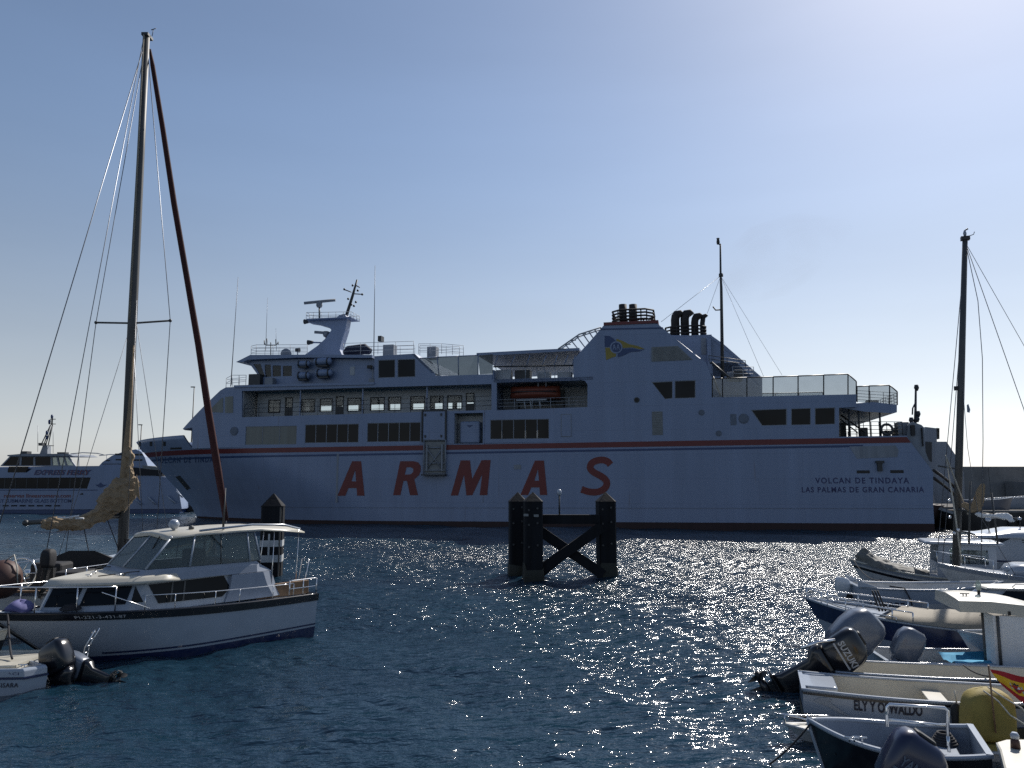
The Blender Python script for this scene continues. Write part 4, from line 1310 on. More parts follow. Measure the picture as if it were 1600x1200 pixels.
# two aft terraces
zp0, zp1 = S(1338, 636)[1], S(1338, 627)[1]
s13, s14 = S(1338, 620)[0], S(1402, 640)[0]
ter = MB().plate(SL([(1312, 636.5), (1338, 630), (1364, 628), (1402, 632), (1402, 644), (1395, 645.5), (1352, 643)], .2), [], lambda u, w, t: (u, t, w), .3, BEAM - .3)
ter.build('aft_terrace', M['ship_white'], ship)
screens([(1339, 604), (1358, 603), (1390, 602), (1402, 612)], [(1339, 628), (1358, 630), (1390, 632), (1402, 633)], M['screen'], .32, M['frame_dark'])
railing('terrace_rail', [SP(1340, 629, .6), SP(1402, 633, .6), (S(1402, 633, .6)[0], BEAM - .6, S(1402, 633, .6)[1]), (S(1340, 629, .6)[0], BEAM - .6, S(1402, 633, .6)[1])], 1.0, M['frame_dark'], 4, .9, .02)
for x in (1364, 1374):
    px_box('deck_chair', M['canvas_black'], x, 621, x + 9, 632, 2, 2.8)
for x in (1326, 1341, 1358, 1374):
    s, z = S(x, 640, .5)
    tube('terrace_post', M['frame_dark'], ship, [(s, .5, S(x, 682, .5)[1]), (s, .5, S(x, 638, .5)[1])], .08 if x != 1358 else .05, 6)
za_d = S(1360, 681)[1]
railing('stern_rail', [(s_aft + .2, .2, za_d - .05), (S(1412, 683)[0], .2, S(1412, 683)[1] - .0)], 1.25, M['frame_dark'], 4, .55, .025)
railing('stern_rail', [(s_aft + .2, BEAM - .3, za_d - .05), (S(1405, 683)[0], BEAM - .3, za_d)], 1.25, M['frame_dark'], 4, .8, .025)
stp = MB()
for dt in (0, .9):
    stp.tube([SP(1313, 648, 3 + dt), SP(1352, 676, 3 + dt)], .08, 5).tube([SP(1313, 655, 3 + dt), SP(1340, 676, 3 + dt)], .06, 5)
stp.build('stairway', M['frame_dark'], ship)
for (x0, y0, x1, y1, t) in ((1314, 660, 1322, 682, 6), (1398, 668, 1404, 682, 1.2), (1384, 672, 1392, 683, 1.5), (1345, 668, 1356, 682, 8), (1404, 659, 1420, 683, 1.0)):
    s0, z0 = S(x0, y1, t); s1, z1 = S(x1, y0, t)
    box('mooring_gear', M['grey_plate'] if x0 > 1400 else M['frame_dark'], ship, s0, s1, t, t + 1.0, z0 - .2, z1, .05)
box('house_end', M['inner_white'], ship, s_aft - .15, s_aft - .02, .16, BEAM - .2, z_deck(s_aft), S(1311, 637)[1] - .05)
# stern gate towers and the raised ramp
def tower(name, m, pts, t0, t1, parent=None):
    return pl(name, m, pts, t0, t1, parent=parent)
tw = tower('gate_tower', M['grey_plate'], [(1419, 664), (1426, 659), (1440, 664), (1444, 668), (1444, 700), (1457, 735), (1440, 735), (1417, 684)], .4, 1.8)
px_box('gate_winch', M['black'], 1424, 664, 1431, 680, .1, .4, tw)
px_box('hydraulic_arm', M['black'], 1441, 668, 1444.5, 697, .2, .4, tw)
t2 = tower('gate_tower', M['grey_plate'], [(1446, 667), (1463, 669), (1464, 690), (1479, 690), (1493, 711), (1500, 724), (1506, 738), (1508, 787), (1462, 787), (1440, 700)], BEAM - 4.5, BEAM - 2.8)
pl('tower_panel', M['frame_dark'], [(1446, 690), (1456, 691), (1456, 722), (1447, 715)], BEAM - 4.56, BEAM - 4.5, parent=t2)
pl('tower_line', M['frame_dark'], [(1466, 727), (1492, 731), (1492, 733), (1466, 729)], BEAM - 4.54, BEAM - 4.5, parent=t2)
pl('tower_cage', M['frame_dark'], [(1464, 668.5), (1468, 669), (1468, 686), (1464, 686)], BEAM - 4.5, BEAM - 3.5, [[(1465, 671), (1467.3, 671), (1467.3, 684), (1465, 684)]], t2)
for k in (0, 12):
    tube('ramp_hose', M['black'], ship, [SP(1459, 735 + k, 2.5), SP(1472, 744 + k, 6), SP(1488, 757 + k, 9), SP(1496, 768 + k, 10)], .13, 6)
rmp = MB().hexa([SP(1459, 789, 1.0), (S(1459, 789, 1)[0], BEAM - 1, S(1459, 789, 1)[1]), (S(1459, 789, 1)[0], BEAM - 1, S(1459, 792, 1)[1] - .1), (S(1459, 789, 1)[0], 1.0, S(1459, 792, 1)[1] - .1)],
                [SP(1494, 801, 1.0), (S(1494, 801, 1)[0], BEAM - 1, S(1494, 801, 1)[1]), (S(1494, 801, 1)[0], BEAM - 1, S(1494, 803, 1)[1] - .1), (S(1494, 801, 1)[0], 1.0, S(1494, 803, 1)[1] - .1)])
rmp.build('stern_ramp', M['grey_plate'], ship)
sp = MB()
rows = []
for k in range(5):
    z = lerp(-.5, S(1459, 789)[1] - .05, k / 4)
    e = S(1494, 803)[0] - .3 - (1 - k / 4) * 1.8
    rows.append([(S_STERN - .3, .3, z), (e - .8, .5, z), (e, 1.6, z), (e, BEAM - 1.6, z), (e - .8, BEAM - .5, z), (S_STERN - .3, BEAM - .3, z)])
sp.grid(rows)
top = rows[-1]
sp.add(top, [tuple(range(6))])
sp.build('stern_sponson', M['antifoul'], ship)
lp = tube('stern_light_mast', M['frame_dark'], ship, [SP(1430, 662, 1), SP(1430.5, 640, 1), SP(1431, 606, 1)], [.12, .1, .08], 8)
for x, y in ((1432, 606), (1434.5, 647), (1433, 655), (1424, 657)):
    s, z = S(x, y, 1)
    MB().lathe([(.1, -.25), (.2, 0), (.14, .25)], (s, 1, z), 10).build('stern_lamp', M['frame_dark'], lp)
tube('lamp_arm', M['frame_dark'], lp, [SP(1430, 630, 1), SP(1426, 638, 1), SP(1425.5, 648, 1)], .06, 6)
# lifebuoy on the stern rail and the lifeboat in its bay: things of their own
s, z = S(1386, 671)
ring = MB()
for k in range(1):
    ring.tube([(.42 * math.cos(2 * math.pi * i / 20), 0, .42 * math.sin(2 * math.pi * i / 20)) for i in range(21)], .1, 8, caps=False)
lb = ring.build('lifebuoy', M['frame_dark'])
w = ship.matrix_basis @ Vector((s, .05, z))
lb.location = w
lb.rotation_euler = (0, 0, -SA)
tag(lb, 'dark ring lifebuoy hung on the stern deck railing of the ferry', 'lifebuoy')
bs0, bz0, bs1, bz1 = rect(792, 601, 872, 622)
mid = ((bs0 + bs1) / 2, 1.5, (bz0 + bz1) / 2)
life = thing('lifeboat', 'orange lifeboat hanging in the open bay beside the ferry funnel', 'lifeboat', ship.matrix_basis @ Vector(mid), -SA)
L_ = bs1 - bs0
def boat_ring(u, zs, hw):
    w = hw * (1 - abs(u) ** 3.2) ** .6
    return [(u * L_ / 2, a * w, b) for a, b in zs]
hb = MB()
hb.loft([boat_ring(u, [(-1, .05), (-.85, -.35), (-.3, -.62), (.3, -.62), (.85, -.35), (1, .05)], 1.1) for u in (-.995, -.9, -.7, -.35, 0, .35, .7, .9, .995)])
hb.build('hull', M['orange'], life)
hc = MB()
hc.loft([boat_ring(u, [(-1, .08), (-.95, .32), (-.55, .6), (.55, .6), (.95, .32), (1, .08)], 1.02) for u in (-.97, -.85, -.5, 0, .5, .85, .97)])
hc.build('canopy', M['orange'], life)
tube('fender', M['frame_dark'], life, [(-L_ * .45, -.75, .04), (-L_ * .3, -1.08, .04), (L_ * .3, -1.08, .04), (L_ * .45, -.75, .04)], .05, 6)
cr = MB()
s0, z0 = S(808, 626, 1.0); s1 = S(855, 626, 1.0)[0]
cr.box(s0, s1, .6, 1.0, z0 - .06, z0 + .06)
for k in (.25, .45, .75):
    cr.tube([(lerp(s0, s1, k), .8, z0), (lerp(s0, s1, k) + .15, .8, z0 - 1.0)], .07, 5)
cr.build('boat_cradle', M['inner_white'], ship)
px_box('winch', M['frame_dark'], 785, 629, 806, 641, .9, 1.8)
px_box('winch', M['frame_dark'], 862, 604, 874, 636, 2.4, 3.2)
# ------------------------------------------------------------------ small-boat building
class Hull:
    """open or decked boat hull; local x runs from the stern (0) to the bow (L), y to port, z up from the water"""
    def __init__(s, L, B, z0, z1, rake=.5, ws=.8, p=2.4, ub=.4, bot=.72, draft=.3, mid=None, chine=.55):
        s.L, s.B, s.z0, s.z1, s.rake, s.ws, s.p, s.ub, s.bot, s.draft, s.chine = L, B, z0, z1, rake, ws, p, ub, bot, draft, chine
        s.mid = mid if mid is not None else (z0 + z1) / 2 - .06
    def sheer(s, u):
        a, m, b = s.z0, s.mid, s.z1
        c = 4 * (m - (a + b) / 2)
        return a + (b - a) * u + c * u * (1 - u)
    def W(s, u):
        w = s.ws + (1 - s.ws) * math.sin(min(1, u / s.ub) * math.pi / 2)
        if u > s.ub:
            w *= 1 - ((u - s.ub) / (1 - s.ub)) ** s.p
        return max(w, 0.004)
    def pt(s, u, v, side=1, out=0.0):
        v = max(v, 0)
        z = lerp(-s.draft, s.sheer(u), v)
        f = lerp(s.bot, 1, v ** s.chine) * lerp(1, lerp(.35, 1, v), max(0, (u - .45) / .55) ** 1.5)
        x = u * (s.L - s.rake * (1 - v) * max(0, (u - .35) / .65))
        return (x, side * (s.B / 2 * s.W(u) * f + out), z)
    def rows(s, v0, v1, n, side, out=0.0, u0=0.0, u1=1.0, nu=28):
        return [[s.pt(lerp(u0, u1, i / nu), lerp(v0, v1, k / n), side, out) for i in range(nu + 1)] for k in range(n + 1)]
    def vz(s, u, z):
        return (z + s.draft) / (s.sheer(u) + s.draft)
    def shell(s, m, parent, name='hull', v0=0.0):
        mb = MB()
        for sd in (1, -1):
            mb.grid(s.rows(v0, 1, 8, sd))
        mb.grid([[s.pt(0, lerp(v0, 1, k / 8), 1), s.pt(0, lerp(v0, 1, k / 8), -1)] for k in range(9)], smooth=False)
        return mb.build(name, m, parent)
    def band(s, name, m, parent, za, zb, out=.008, u0=0, u1=1, sides=(1, -1), transom=True):
        """painted or rubbing band between two heights measured down from the sheer (negative) or up from the water"""
        mb = MB()
        def vv(u, z):
            return s.vz(u, s.sheer(u) + z) if z <= 0 else s.vz(u, z)
        for sd in sides:
            rows = []
            for k in range(3):
                rows.append([s.pt(lerp(u0, u1, i / 28), lerp(vv(lerp(u0, u1, i / 28), za), vv(lerp(u0, u1, i / 28), zb), k / 2), sd, out) for i in range(29)])
            mb.grid(rows)
        if transom and u0 == 0:
            a, b = vv(0, za), vv(0, zb)
            q = [s.pt(0, a, 1, out), s.pt(0, a, -1, out), s.pt(0, b, -1, out), s.pt(0, b, 1, out)]
            mb.add([(p[0] - out, p[1], p[2]) for p in q], [(0, 1, 2, 3)])
        return mb.build(name, m, parent)
    def gunwale(s, m, parent, w=.07, h=.04, name='gunwale', u0=0.0, transom=True):
        mb = MB()
        for sd in (1, -1):
            rings = []
            for i in range(33):
                u = lerp(u0, 1, i / 32)
                x, y, z = s.pt(u, 1, sd)
                yi = sd * max(abs(y) - w, .001)
                yo = y + sd * .015
                rings.append([(x, yo, z - h * .6), (x, yo, z + h * .4), (x, yi, z + h * .4), (x, yi, z - h * .6)])
            mb.loft(rings)
        if transom:
            a = s.pt(0, 1, 1)
            mb.box(-.02, w, -a[1] + .002, a[1] - .002, a[2] - h * .6, a[2] + h * .42)
        return mb.build(name, m, parent)
    def liner(s, m, parent, floor=.15, u1=.93, th=.05, u0=.02, name='inner_liner'):
        mb = MB()
        us = [lerp(u0, u1, i / 24) for i in range(25)]
        R_ = []
        for sd in (1, -1):
            rows = []
            for k in range(5):
                row = []
                for u in us:
                    z = lerp(floor, s.sheer(u) - .01, k / 4)
                    p = s.pt(u, s.vz(u, z), sd)
                    row.append((min(p[0], s.L - .1), sd * max(abs(p[1]) - th, .01), z))
                rows.append(row)
            mb.grid(rows)
            R_.append(rows[0])
        mb.grid(R_, smooth=False)
        for j in (0, -1):
            a, b = [], []
            for k in range(5):
                u = us[j]
                z = lerp(floor, s.sheer(u) - .01, k / 4)
                p = s.pt(u, s.vz(u, z), 1)
                a.append((min(p[0], s.L - .1), max(abs(p[1]) - th, .01), z))
                b.append((min(p[0], s.L - .1), -max(abs(p[1]) - th, .01), z))
            mb.grid([a, b], smooth=False)
        return mb.build(name, m, parent)
    def deck(s, m, parent, u0, u1, dz=0.0, crown=.04, inset=.0, name='deck', th=0.0):
        mb = MB()
        rows = []
        for k in range(7):
            f = -1 + 2 * k / 6
            row = []
            for i in range(17):
                u = lerp(u0, u1, i / 16)
                x, y, z = s.pt(u, 1, 1)
                row.append((x, f * max(y - inset, .002), z + dz + crown * (1 - f * f)))
            rows.append(row)
        mb.grid(rows)
        if u0 > 0:
            mb.grid([[r[0] for r in rows], [(r[0][0], r[0][1], r[0][2] - .15) for r in rows]], smooth=False)
        return mb.build(name, m, parent)
    def rail(s, m, parent, u0, u1, h, n_post, sides=(1, -1), r=.014, name='hand_rail', inset=.06, mid=False, join=False, drop=0.0):
        mb = MB()
        tips = []
        for sd in sides:
            top = []
            for i in range(13):
                u = lerp(u0, u1, i / 12)
                x, y, z = s.pt(u, 1, sd)
                top.append((x, sd * max(abs(y) - inset, .02), z + h - drop * (1 - i / 12)))
            mb.tube(top, r, 6)
            if mid:
                mb.tube([(a, b, c - h * .5) for a, b, c in top], r * .8, 5)
            for k in range(n_post):
                i = round(lerp(0, 12, k / max(1, n_post - 1)))
                a, b, c = top[i]
                u = lerp(u0, u1, i / 12)
                mb.tube([(a, b, s.sheer(u)), (a, b, c)], r, 6)
            tips.append(top[-1])
        if join and len(tips) == 2:
            a, b = Vector(tips[0]), Vector(tips[1])
            mb.tube([a, (a + b) / 2 + Vector((.12, 0, 0)), b], r, 6)
        return mb.build(name, m, parent)
def local_of(o):
    return (Matrix.Translation(o.location) @ o.rotation_euler.to_matrix().to_4x4()).inverted()
class Frame:
    """reads picture positions on a lengthwise plane y = c of a boat"""
    def __init__(s, root):
        s.inv = local_of(root)
    def __call__(s, px, py, y):
        o = s.inv @ Vector((0, 0, CAM_H))
        d = s.inv.to_3x3() @ ray(px, py)
        k = (y - o.y) / d.y
        p = o + d * k
        return (p.x, y, p.z)
    def x(s, px, py, x):
        o = s.inv @ Vector((0, 0, CAM_H))
        d = s.inv.to_3x3() @ ray(px, py)
        k = (x - o.x) / d.x
        p = o + d * k
        return (x, p.y, p.z)
def rounded(w, d, r, z, ox=0, oy=0, n=3):
    pts = []
    for cx, cy, a0 in ((w - r, d - r, 0), (-w + r, d - r, 90), (-w + r, -d + r, 180), (w - r, -d + r, 270)):
        for k in range(n + 1):
            a = R(a0 + 90 * k / n)
            pts.append((ox + cx + r * math.cos(a), oy + cy + r * math.sin(a), z))
    return pts
def outboard(parent, loc, tilt=0.0, yaw=0.0, k=1.0, cowl='gel_black', leg='black', covered=False, brand=None, prop=True, brand_mat='print_grey', name='outboard_motor', legw=1.0):
    """x forward (to the boat), z up; the clamp sits at the origin; tilt swings the leg up and aft"""
    m = Matrix.Translation(loc) @ Matrix.Rotation(yaw, 4, 'Z') @ Matrix.Rotation(tilt, 4, 'Y') @ Matrix.Scale(k, 4)
    def T(mb):
        mb.v = [tuple(m @ Vector(p)) for p in mb.v]
        return mb
    ox = -.30
    c = MB()
    if covered:
        prof = [(.20, .135, .02, 0), (.23, .16, .12, 0), (.245, .175, .30, -.01), (.235, .17, .46, -.02), (.19, .14, .58, -.01), (.10, .08, .63, 0.02)]
    else:
        prof = [(.19, .125, .05, 0), (.225, .15, .10, 0), (.24, .165, .26, -.005), (.235, .16, .38, -.02), (.215, .14, .47, -.035), (.16, .105, .53, -.045), (.10, .06, .55, -.05)]
    c.loft([rounded(w, d, min(w, d) * .55, z, ox + dx) for w, d, z, dx in prof])
    body = T(c).build(name, M[cowl], parent)
    if not covered:
        b = MB().loft([rounded(.228, .152, .085, .155, ox), rounded(.232, .156, .085, .175, ox)])
        T(b).build('cowl_band', M['print_grey'] if brand else M['black'], body)
        tp = MB().loft([rounded(.10, .07, .04, .545, ox - .05), rounded(.085, .06, .035, .57, ox - .055)])
        T(tp).build('cowl_handle', M['black'], body)
    l = MB()
    l.loft([rounded(.16, .10, .05, .05, ox + .01), rounded(.15, .09, .05, -.06, ox + .01), rounded(.095, .05, .035, -.16, ox + .02), rounded(.085, .042, .03, -.55, ox + .01), rounded(.10, .035, .03, -.68, ox)])
    l.v = [(ox + (x - ox) * legw, y * (1 + (legw - 1) * .5), z) for x, y, z in l.v]
    lg = T(l).build('leg', M[leg], body)
    pl_ = MB().loft([[(ox - .24, -.02, -.66), (ox - .20, .10, -.66), (ox + .06, .11, -.66), (ox + .12, 0, -.66), (ox + .06, -.11, -.66), (ox - .20, -.10, -.66)],
                     [(ox - .24, -.02, -.645), (ox - .20, .10, -.645), (ox + .06, .11, -.645), (ox + .12, 0, -.645), (ox + .06, -.11, -.645), (ox - .20, -.10, -.645)]], smooth=False)
    T(pl_).build('cavitation_plate', M[leg], body)
    g = MB().tube([(ox + .20, 0, -.80), (ox + .12, 0, -.80), (ox - .06, 0, -.80), (ox - .17, 0, -.80)], [.012, .05, .058, .045], 10)
    g.hexa([(ox + .09, -.03, -.66), (ox + .09, .03, -.66), (ox - .10, .03, -.66), (ox - .10, -.03, -.66)], [(ox + .10, -.03, -.79), (ox + .10, .03, -.79), (ox - .10, .03, -.79), (ox - .10, -.03, -.79)])
    T(g).build('gearcase', M[leg], body)
    sk = MB().hexa([(ox + .06, -.012, -.84), (ox + .06, .012, -.84), (ox - .10, .012, -.84), (ox - .10, -.012, -.84)], [(ox - .04, -.006, -1.0), (ox - .04, .006, -1.0), (ox - .12, .006, -1.0), (ox - .12, -.006, -1.0)])
    T(sk).build('skeg', M[leg], body)
    if prop:
        pr = MB().tube([(ox - .17, 0, -.80), (ox - .28, 0, -.80)], [.045, .03], 10)
        for i in range(3):
            a = 2 * math.pi * i / 3 + .4
            def q(r_, w, tw):
                return [(ox - .22 + tw, math.cos(a + w) * r_, -.80 + math.sin(a + w) * r_) for w, tw in ((-w, -tw), (w, tw))]
            p = [q(.035, .5, .03), q(.09, .55, .035), q(.145, .42, .02), q(.16, .15, .0)]
            v = [x for pr_ in p for x in pr_]
            pr.add(v, [(0, 1, 3, 2), (2, 3, 5, 4), (4, 5, 7, 6)], True)
            pr.add([(x + .008, y, z) for x, y, z in v], [(0, 1, 3, 2), (2, 3, 5, 4), (4, 5, 7, 6)], True)
        T(pr).build('propeller', M['black'], body)
    m2 = Matrix.Translation(loc) @ Matrix.Rotation(yaw, 4, 'Z') @ Matrix.Scale(k, 4)
    for s_ in (-1, 1):
        br = MB().hexa([(-.16, s_ * .10 - .015, .02), (-.16, s_ * .10 + .015, .02), (.05, s_ * .10 + .015, .02), (.05, s_ * .10 - .015, .02)], [(-.12, s_ * .10 - .015, -.30), (-.12, s_ * .10 + .015, -.30), (-.02, s_ * .10 + .015, -.30), (-.02, s_ * .10 - .015, -.30)])
        br.v = [tuple(m2 @ Vector(p)) for p in br.v]
        br.build('transom_bracket', M['black'], body)
    if brand:
        txt, along = brand
        v, f, _ = text_data(txt, .03, 0, 0, 1.05)
        for sd in (-1, 1):          # lettering runs fore and aft along the cowl
            pts = [(ox + (-.17 + u * .34) * -sd, sd * .172, .26 + w * .085) for u, w, d in v]
            T(MB().add(pts, f)).build('lettering', M[brand_mat], body)
            pts = [(ox + (-.19 + u * .36) * -sd, sd * .172, .21 + w * .022) for u, w in ((0, 0), (1, 0), (1, 1), (0, 1))]
            T(MB().add(pts, [(0, 1, 2, 3)])).build('cowl_stripe', M[brand_mat], body)
    return body
def sagging(a, b, sag, n=10):
    a, b = Vector(a), Vector(b)
    return [a.lerp(b, i / n) - Vector((0, 0, sag * 4 * (i / n) * (1 - i / n))) for i in range(n + 1)]
def cleat(parent, x, y, z, m='steel'):
    mb = MB().tube([(x - .09, y, z + .05), (x + .09, y, z + .05)], .012, 6).tube([(x - .03, y, z), (x - .03, y, z + .05)], .012, 6).tube([(x + .03, y, z), (x + .03, y, z + .05)], .012, 6)
    return mb.build('cleat', M[m], parent)
# ------------------------------------------------------------------ pilings in the fairway
def piling_mb(x, y, w, z0, z1, tip, rot=0.0, chamfer=.16):
    """square post with chamfered corners and a pyramid cap"""
    mb = MB()
    c, s_ = math.cos(rot), math.sin(rot)
    def ring(k, z):
        h = w / 2 * k
        e = h * (1 - chamfer)
        p = [(h, e), (e, h), (-e, h), (-h, e), (-h, -e), (-e, -h), (e, -h), (h, -e)]
        return [(x + a * c - b * s_, y + a * s_ + b * c, z) for a, b in p]
    mb.loft([ring(1, z0), ring(1, z1)], caps=False, smooth=False)
    cap = MB().loft([ring(1.03, z1), ring(1.03, z1 + .05), ring(.04, tip)], smooth=False)
    return mb, cap
pB = onz(833, 906)
dol = thing('mooring_dolphin', 'dark timber mooring dolphin of three pointed piles with cross braces, in mid harbour', 'mooring dolphin', (pB.x, pB.y, 0))
def dol_local(px, py, Y):
    p = at(px, py, Y)
    return Vector((p.x - pB.x, p.y - pB.y, p.z))
PIL = [(onz(809, 900), 27), (onz(833, 906), 27), (onz(948, 902), 27)]
top_y, tip_y = 785, 769
pw = .74
pts = []
for (p, w) in PIL:
    px_ = 800 + p.x / p.y * 1200
    zt = at(px_, top_y, p.y).z
    ztip = at(px_, tip_y, p.y).z
    mb, cap = piling_mb(p.x - pB.x, p.y - pB.y, pw, -3, zt, ztip, .12)
    o = mb.build('pile', M['piling'], dol)
    cap.build('pile_cap', M['piling'], o)
    rgw = random.Random(int(p.x * 50))
    wb = MB()
    rings = []
    for k, (zz_, g) in enumerate(((-.4, .03), (.1, .045), (.35, .035), (.55, .015))):
        mbw, _ = piling_mb(p.x - pB.x, p.y - pB.y, pw + g * 2, 0, 1, 2, .12)
        rings.append([(a + rgw.uniform(-.012, .012), b + rgw.uniform(-.012, .012), zz_ + (rgw.uniform(-.16, .16) if k == 3 else 0)) for a, b, c in mbw.v[:8]])
    wb.loft(rings, caps=False).build('weed_band', M['weed'], o)
    for zz_ in (1.4, 2.3, 2.9):
        for dx in (-.18, .18):
            MB().lathe([(.045, -pw / 2 - .045), (.045, -pw / 2 + .02)], (p.x - pB.x + dx, p.y - pB.y, zz_ + dx * .2), 8, 'y').build('bolt_head', M['frame_dark'], o)
    pts.append((p.x - pB.x, p.y - pB.y, zt))
A_, B_, C_ = pts
zb_ = at(890, 804, 33).z
box('cross_beam', M['piling'], dol, B_[0] + .3, C_[0] - .3, .25, .55, zb_ - .38, zb_)
def brace(a, b, w=.42, t=.2):
    a, b = Vector(a), Vector(b)
    d = (b - a).normalized()
    n = d.cross(Vector((0, 1, 0))).normalized() * w / 2
    y = Vector((0, t / 2, 0))
    MB().hexa([a - n - y, a + n - y, a + n + y, a - n + y], [b - n - y, b + n - y, b + n + y, b - n + y]).build('brace', M['piling'], dol)
za = lambda py: at(890, py, 33).z
brace((B_[0] + .25, .45, za(828)), (C_[0] - .2, .45, za(898)))
brace((B_[0] + .2, .1, za(892)), (C_[0] - .25, .1, za(822)))
brace((B_[0] + .2, .95, za(905)), (B_[0] + 1.6, .95, za(862)), .26)
lx = at(874, 805, 33).x - pB.x
lam = tube('lamp_post', M['frame_dark'], dol, [(lx, .4, zb_), (lx, .4, at(874, 773, 33).z)], .035, 6)
MB().lathe([(.05, 0), (.1, .04), (.1, .2), (.03, .26)], (lx, .4, at(874, 774, 33).z), 10).build('lamp', M['gel_white'], lam)
for x, y, w in ((822, 805, 10), (838, 806, 4)):
    p = dol_local(x, y, 32)
    box('bolt_plate', M['grille'], dol, p.x - .1, p.x + .1, -.42, -.375, p.z - .05, p.z + .05)
# single banded piling beyond the cruiser
pp = onz(423, 901)
sp_ = thing('channel_pile', 'tall dark pointed pile with white bands standing behind the white cabin cruiser', 'pile', (pp.x, pp.y, 0))
zt, ztip = at(423, 792, pp.y).z, at(423, 771, pp.y).z
mb, cap = piling_mb(0, 0, .9, -3, zt, ztip, .18)
pile = mb.build('pile', M['piling'], sp_)
cap.build('pile_cap', M['piling'], sp_)
def ringband(y0, y1, m, nm, grow=.012):
    z0, z1 = at(423, y1, pp.y).z, at(423, y0, pp.y).z
    mb, _ = piling_mb(0, 0, .9 + grow * 2, z0, z1, z1 + 1, .18)
    mb.build(nm, m, sp_)
ringband(843, 853, M['piling_white'], 'white_band')
ringband(866, 877, M['piling_white'], 'white_band')
for a in (.02,):
    z0, z1 = at(423, 877, pp.y).z, at(423, 833, pp.y).z
    box('white_strip', M['piling_white'], sp_, -.03, .05, -.475, -.463, z0, z1)
    box('edge_strip', M['alu'], sp_, .40, .46, -.40, -.33, z0 - .6, zt)

# ------------------------------------------------------------------ white cabin cruiser, near left
ang = R(180 + 50)
cru = thing('cabin_cruiser', 'white cabin cruiser with black sheer band and clear plastic wheelhouse canopy', 'motor boat', (-6.37, 22.40, 0), ang)
H = Hull(7.45, 3.05, 1.02, 1.30, rake=2.0, ws=.92, p=2.3, ub=.35, bot=.86, draft=.35, mid=1.10, chine=.7)
H.shell(M['gel_white'], cru)
H.band('sheer_band', M['gel_black'], cru, -.17, -.0, .02)
H.band('boot_stripe', M['gel_navy'], cru, .20, .24, .008, 0, .8)
H.band('bottom_paint', M['gel_navy'], cru, -1.30, .15, .006, 0, 1)
H.gunwale(M['gel_black'], cru, .10, .05)
st = MB().tube([H.pt(1, v, 1) for v in (1, .8, .6, .4, .2, .05)], .045, 6)
st.build('stem_guard', M['gel_black'], cru)
H.deck(M['gel_white'], cru, .02, .985, -.03, .05, .06)
CF = Frame(cru)
# trunk cabin: pointed in plan, raked glass all round
def cabin_ring(z, g):
    half = [(6.45, .05), (6.2, .30), (5.9, .52), (5.45, .82), (5.0, 1.08), (4.6, 1.13), (2.6, 1.16), (1.75, 1.18)]
    pts = [(x - g * .28 * (1 if x > 4.9 else .3), y * (1 - g * .08), z) for x, y in half]
    return pts + [(x, -y, z) for x, y, z in pts[::-1]]
zc0, zc1 = 1.08, 1.74
tb = MB().loft([cabin_ring(zc0, 0), cabin_ring(zc1, 1)], smooth=False)
cab = tb.build('cabin_trunk', M['gel_white'], cru)
def cabin_edge(i, k):             # point on the near cabin side between plan corners, height fraction k
    half = [(6.45, .05), (6.2, .30), (5.9, .52), (5.45, .82), (5.0, 1.08), (4.6, 1.13), (2.6, 1.16), (1.75, 1.18)]
    j = min(int(i), len(half) - 2)
    f = i - j
    x = lerp(half[j][0], half[j + 1][0], f)
    y = lerp(half[j][1], half[j + 1][1], f)
    g = k
    return Vector((x - g * .28 * (1 if x > 4.9 else .3), y * (1 - g * .08), lerp(zc0, zc1, k)))
def cabin_pane(name, corners, m, off=.02, sides=(1, -1)):
    for sd in sides:
        pts = []
        for (i, k) in corners:
            p = cabin_edge(i, k)
            q = cabin_edge(min(i + .2, 6.99), k) - cabin_edge(max(i - .2, 0), k)
            n = Vector((-q.y, q.x, 0)).normalized()
            if n.y < 0:
                n = -n
            p = p + n * off
            pts.append((p.x, sd * p.y, p.z))
        ctr = sum((Vector(p) for p in pts), Vector()) / len(pts)
        back = [tuple(Vector(p) - Vector((.0, sd * .015, 0))) for p in pts]
        mb = MB()
        n_ = len(pts)
        mb.add(pts + back, [tuple(range(n_)), tuple(range(n_, 2 * n_))] + [(i, (i + 1) % n_, (i + 1) % n_ + n_, i + n_) for i in range(n_)])
        mb.build(name, m, cab)
cabin_pane('windscreen_pane', [(.15, .34), (1, .34), (1.85, .34), (1.85, .92), (1, .92), (.15, .92)], M['dark_glass'])
cabin_pane('windscreen_pane', [(2.1, .34), (3, .34), (3.85, .34), (3.85, .92), (3, .92), (2.1, .92)], M['dark_glass'])
cabin_pane('quarter_window', [(4.1, .36), (4.9, .36), (4.35, .9)], M['dark_glass'])
cabin_pane('side_window', [(5.02, .92), (5.16, .25), (5.95, .22), (6.12, .5), (5.95, .97)], M['dark_glass'])
for i in (5.30, 5.45):
    cabin_pane('window_bar', [(i - .01, .25), (i + .01, .25), (i + .01, .94), (i - .01, .94)], M['alu'], .035)
rr = []
for z, g in ((1.74, 0), (1.80, .6), (1.86, 1.0), (1.90, 1.6)):
    half = [(6.35, .06), (6.1, .36), (5.75, .62), (5.3, .95), (4.8, 1.2), (4.3, 1.26), (3.8, 1.22)]
    pts = [(x - g * .10 if x > 4 else x + g * .05, max(.03, y - g * .06), z) for x, y in half]
    rr.append(pts + [(x, -y, z) for x, y, z in pts[::-1]])
roof = MB().loft(rr).build('cabin_roof', M['gel_cream'], cru)
for y in (.75, -.75):
    tube('roof_rail', M['alu'], roof, [(3.9, y, 1.98), (4.9, y * 1.05, 1.98), (4.95, y * 1.05, 1.9)], .014, 6)
for x, y in ((5.5, .3), (5.0, .7), (5.2, -.2)):
    cleat(roof, x, y, 1.9)
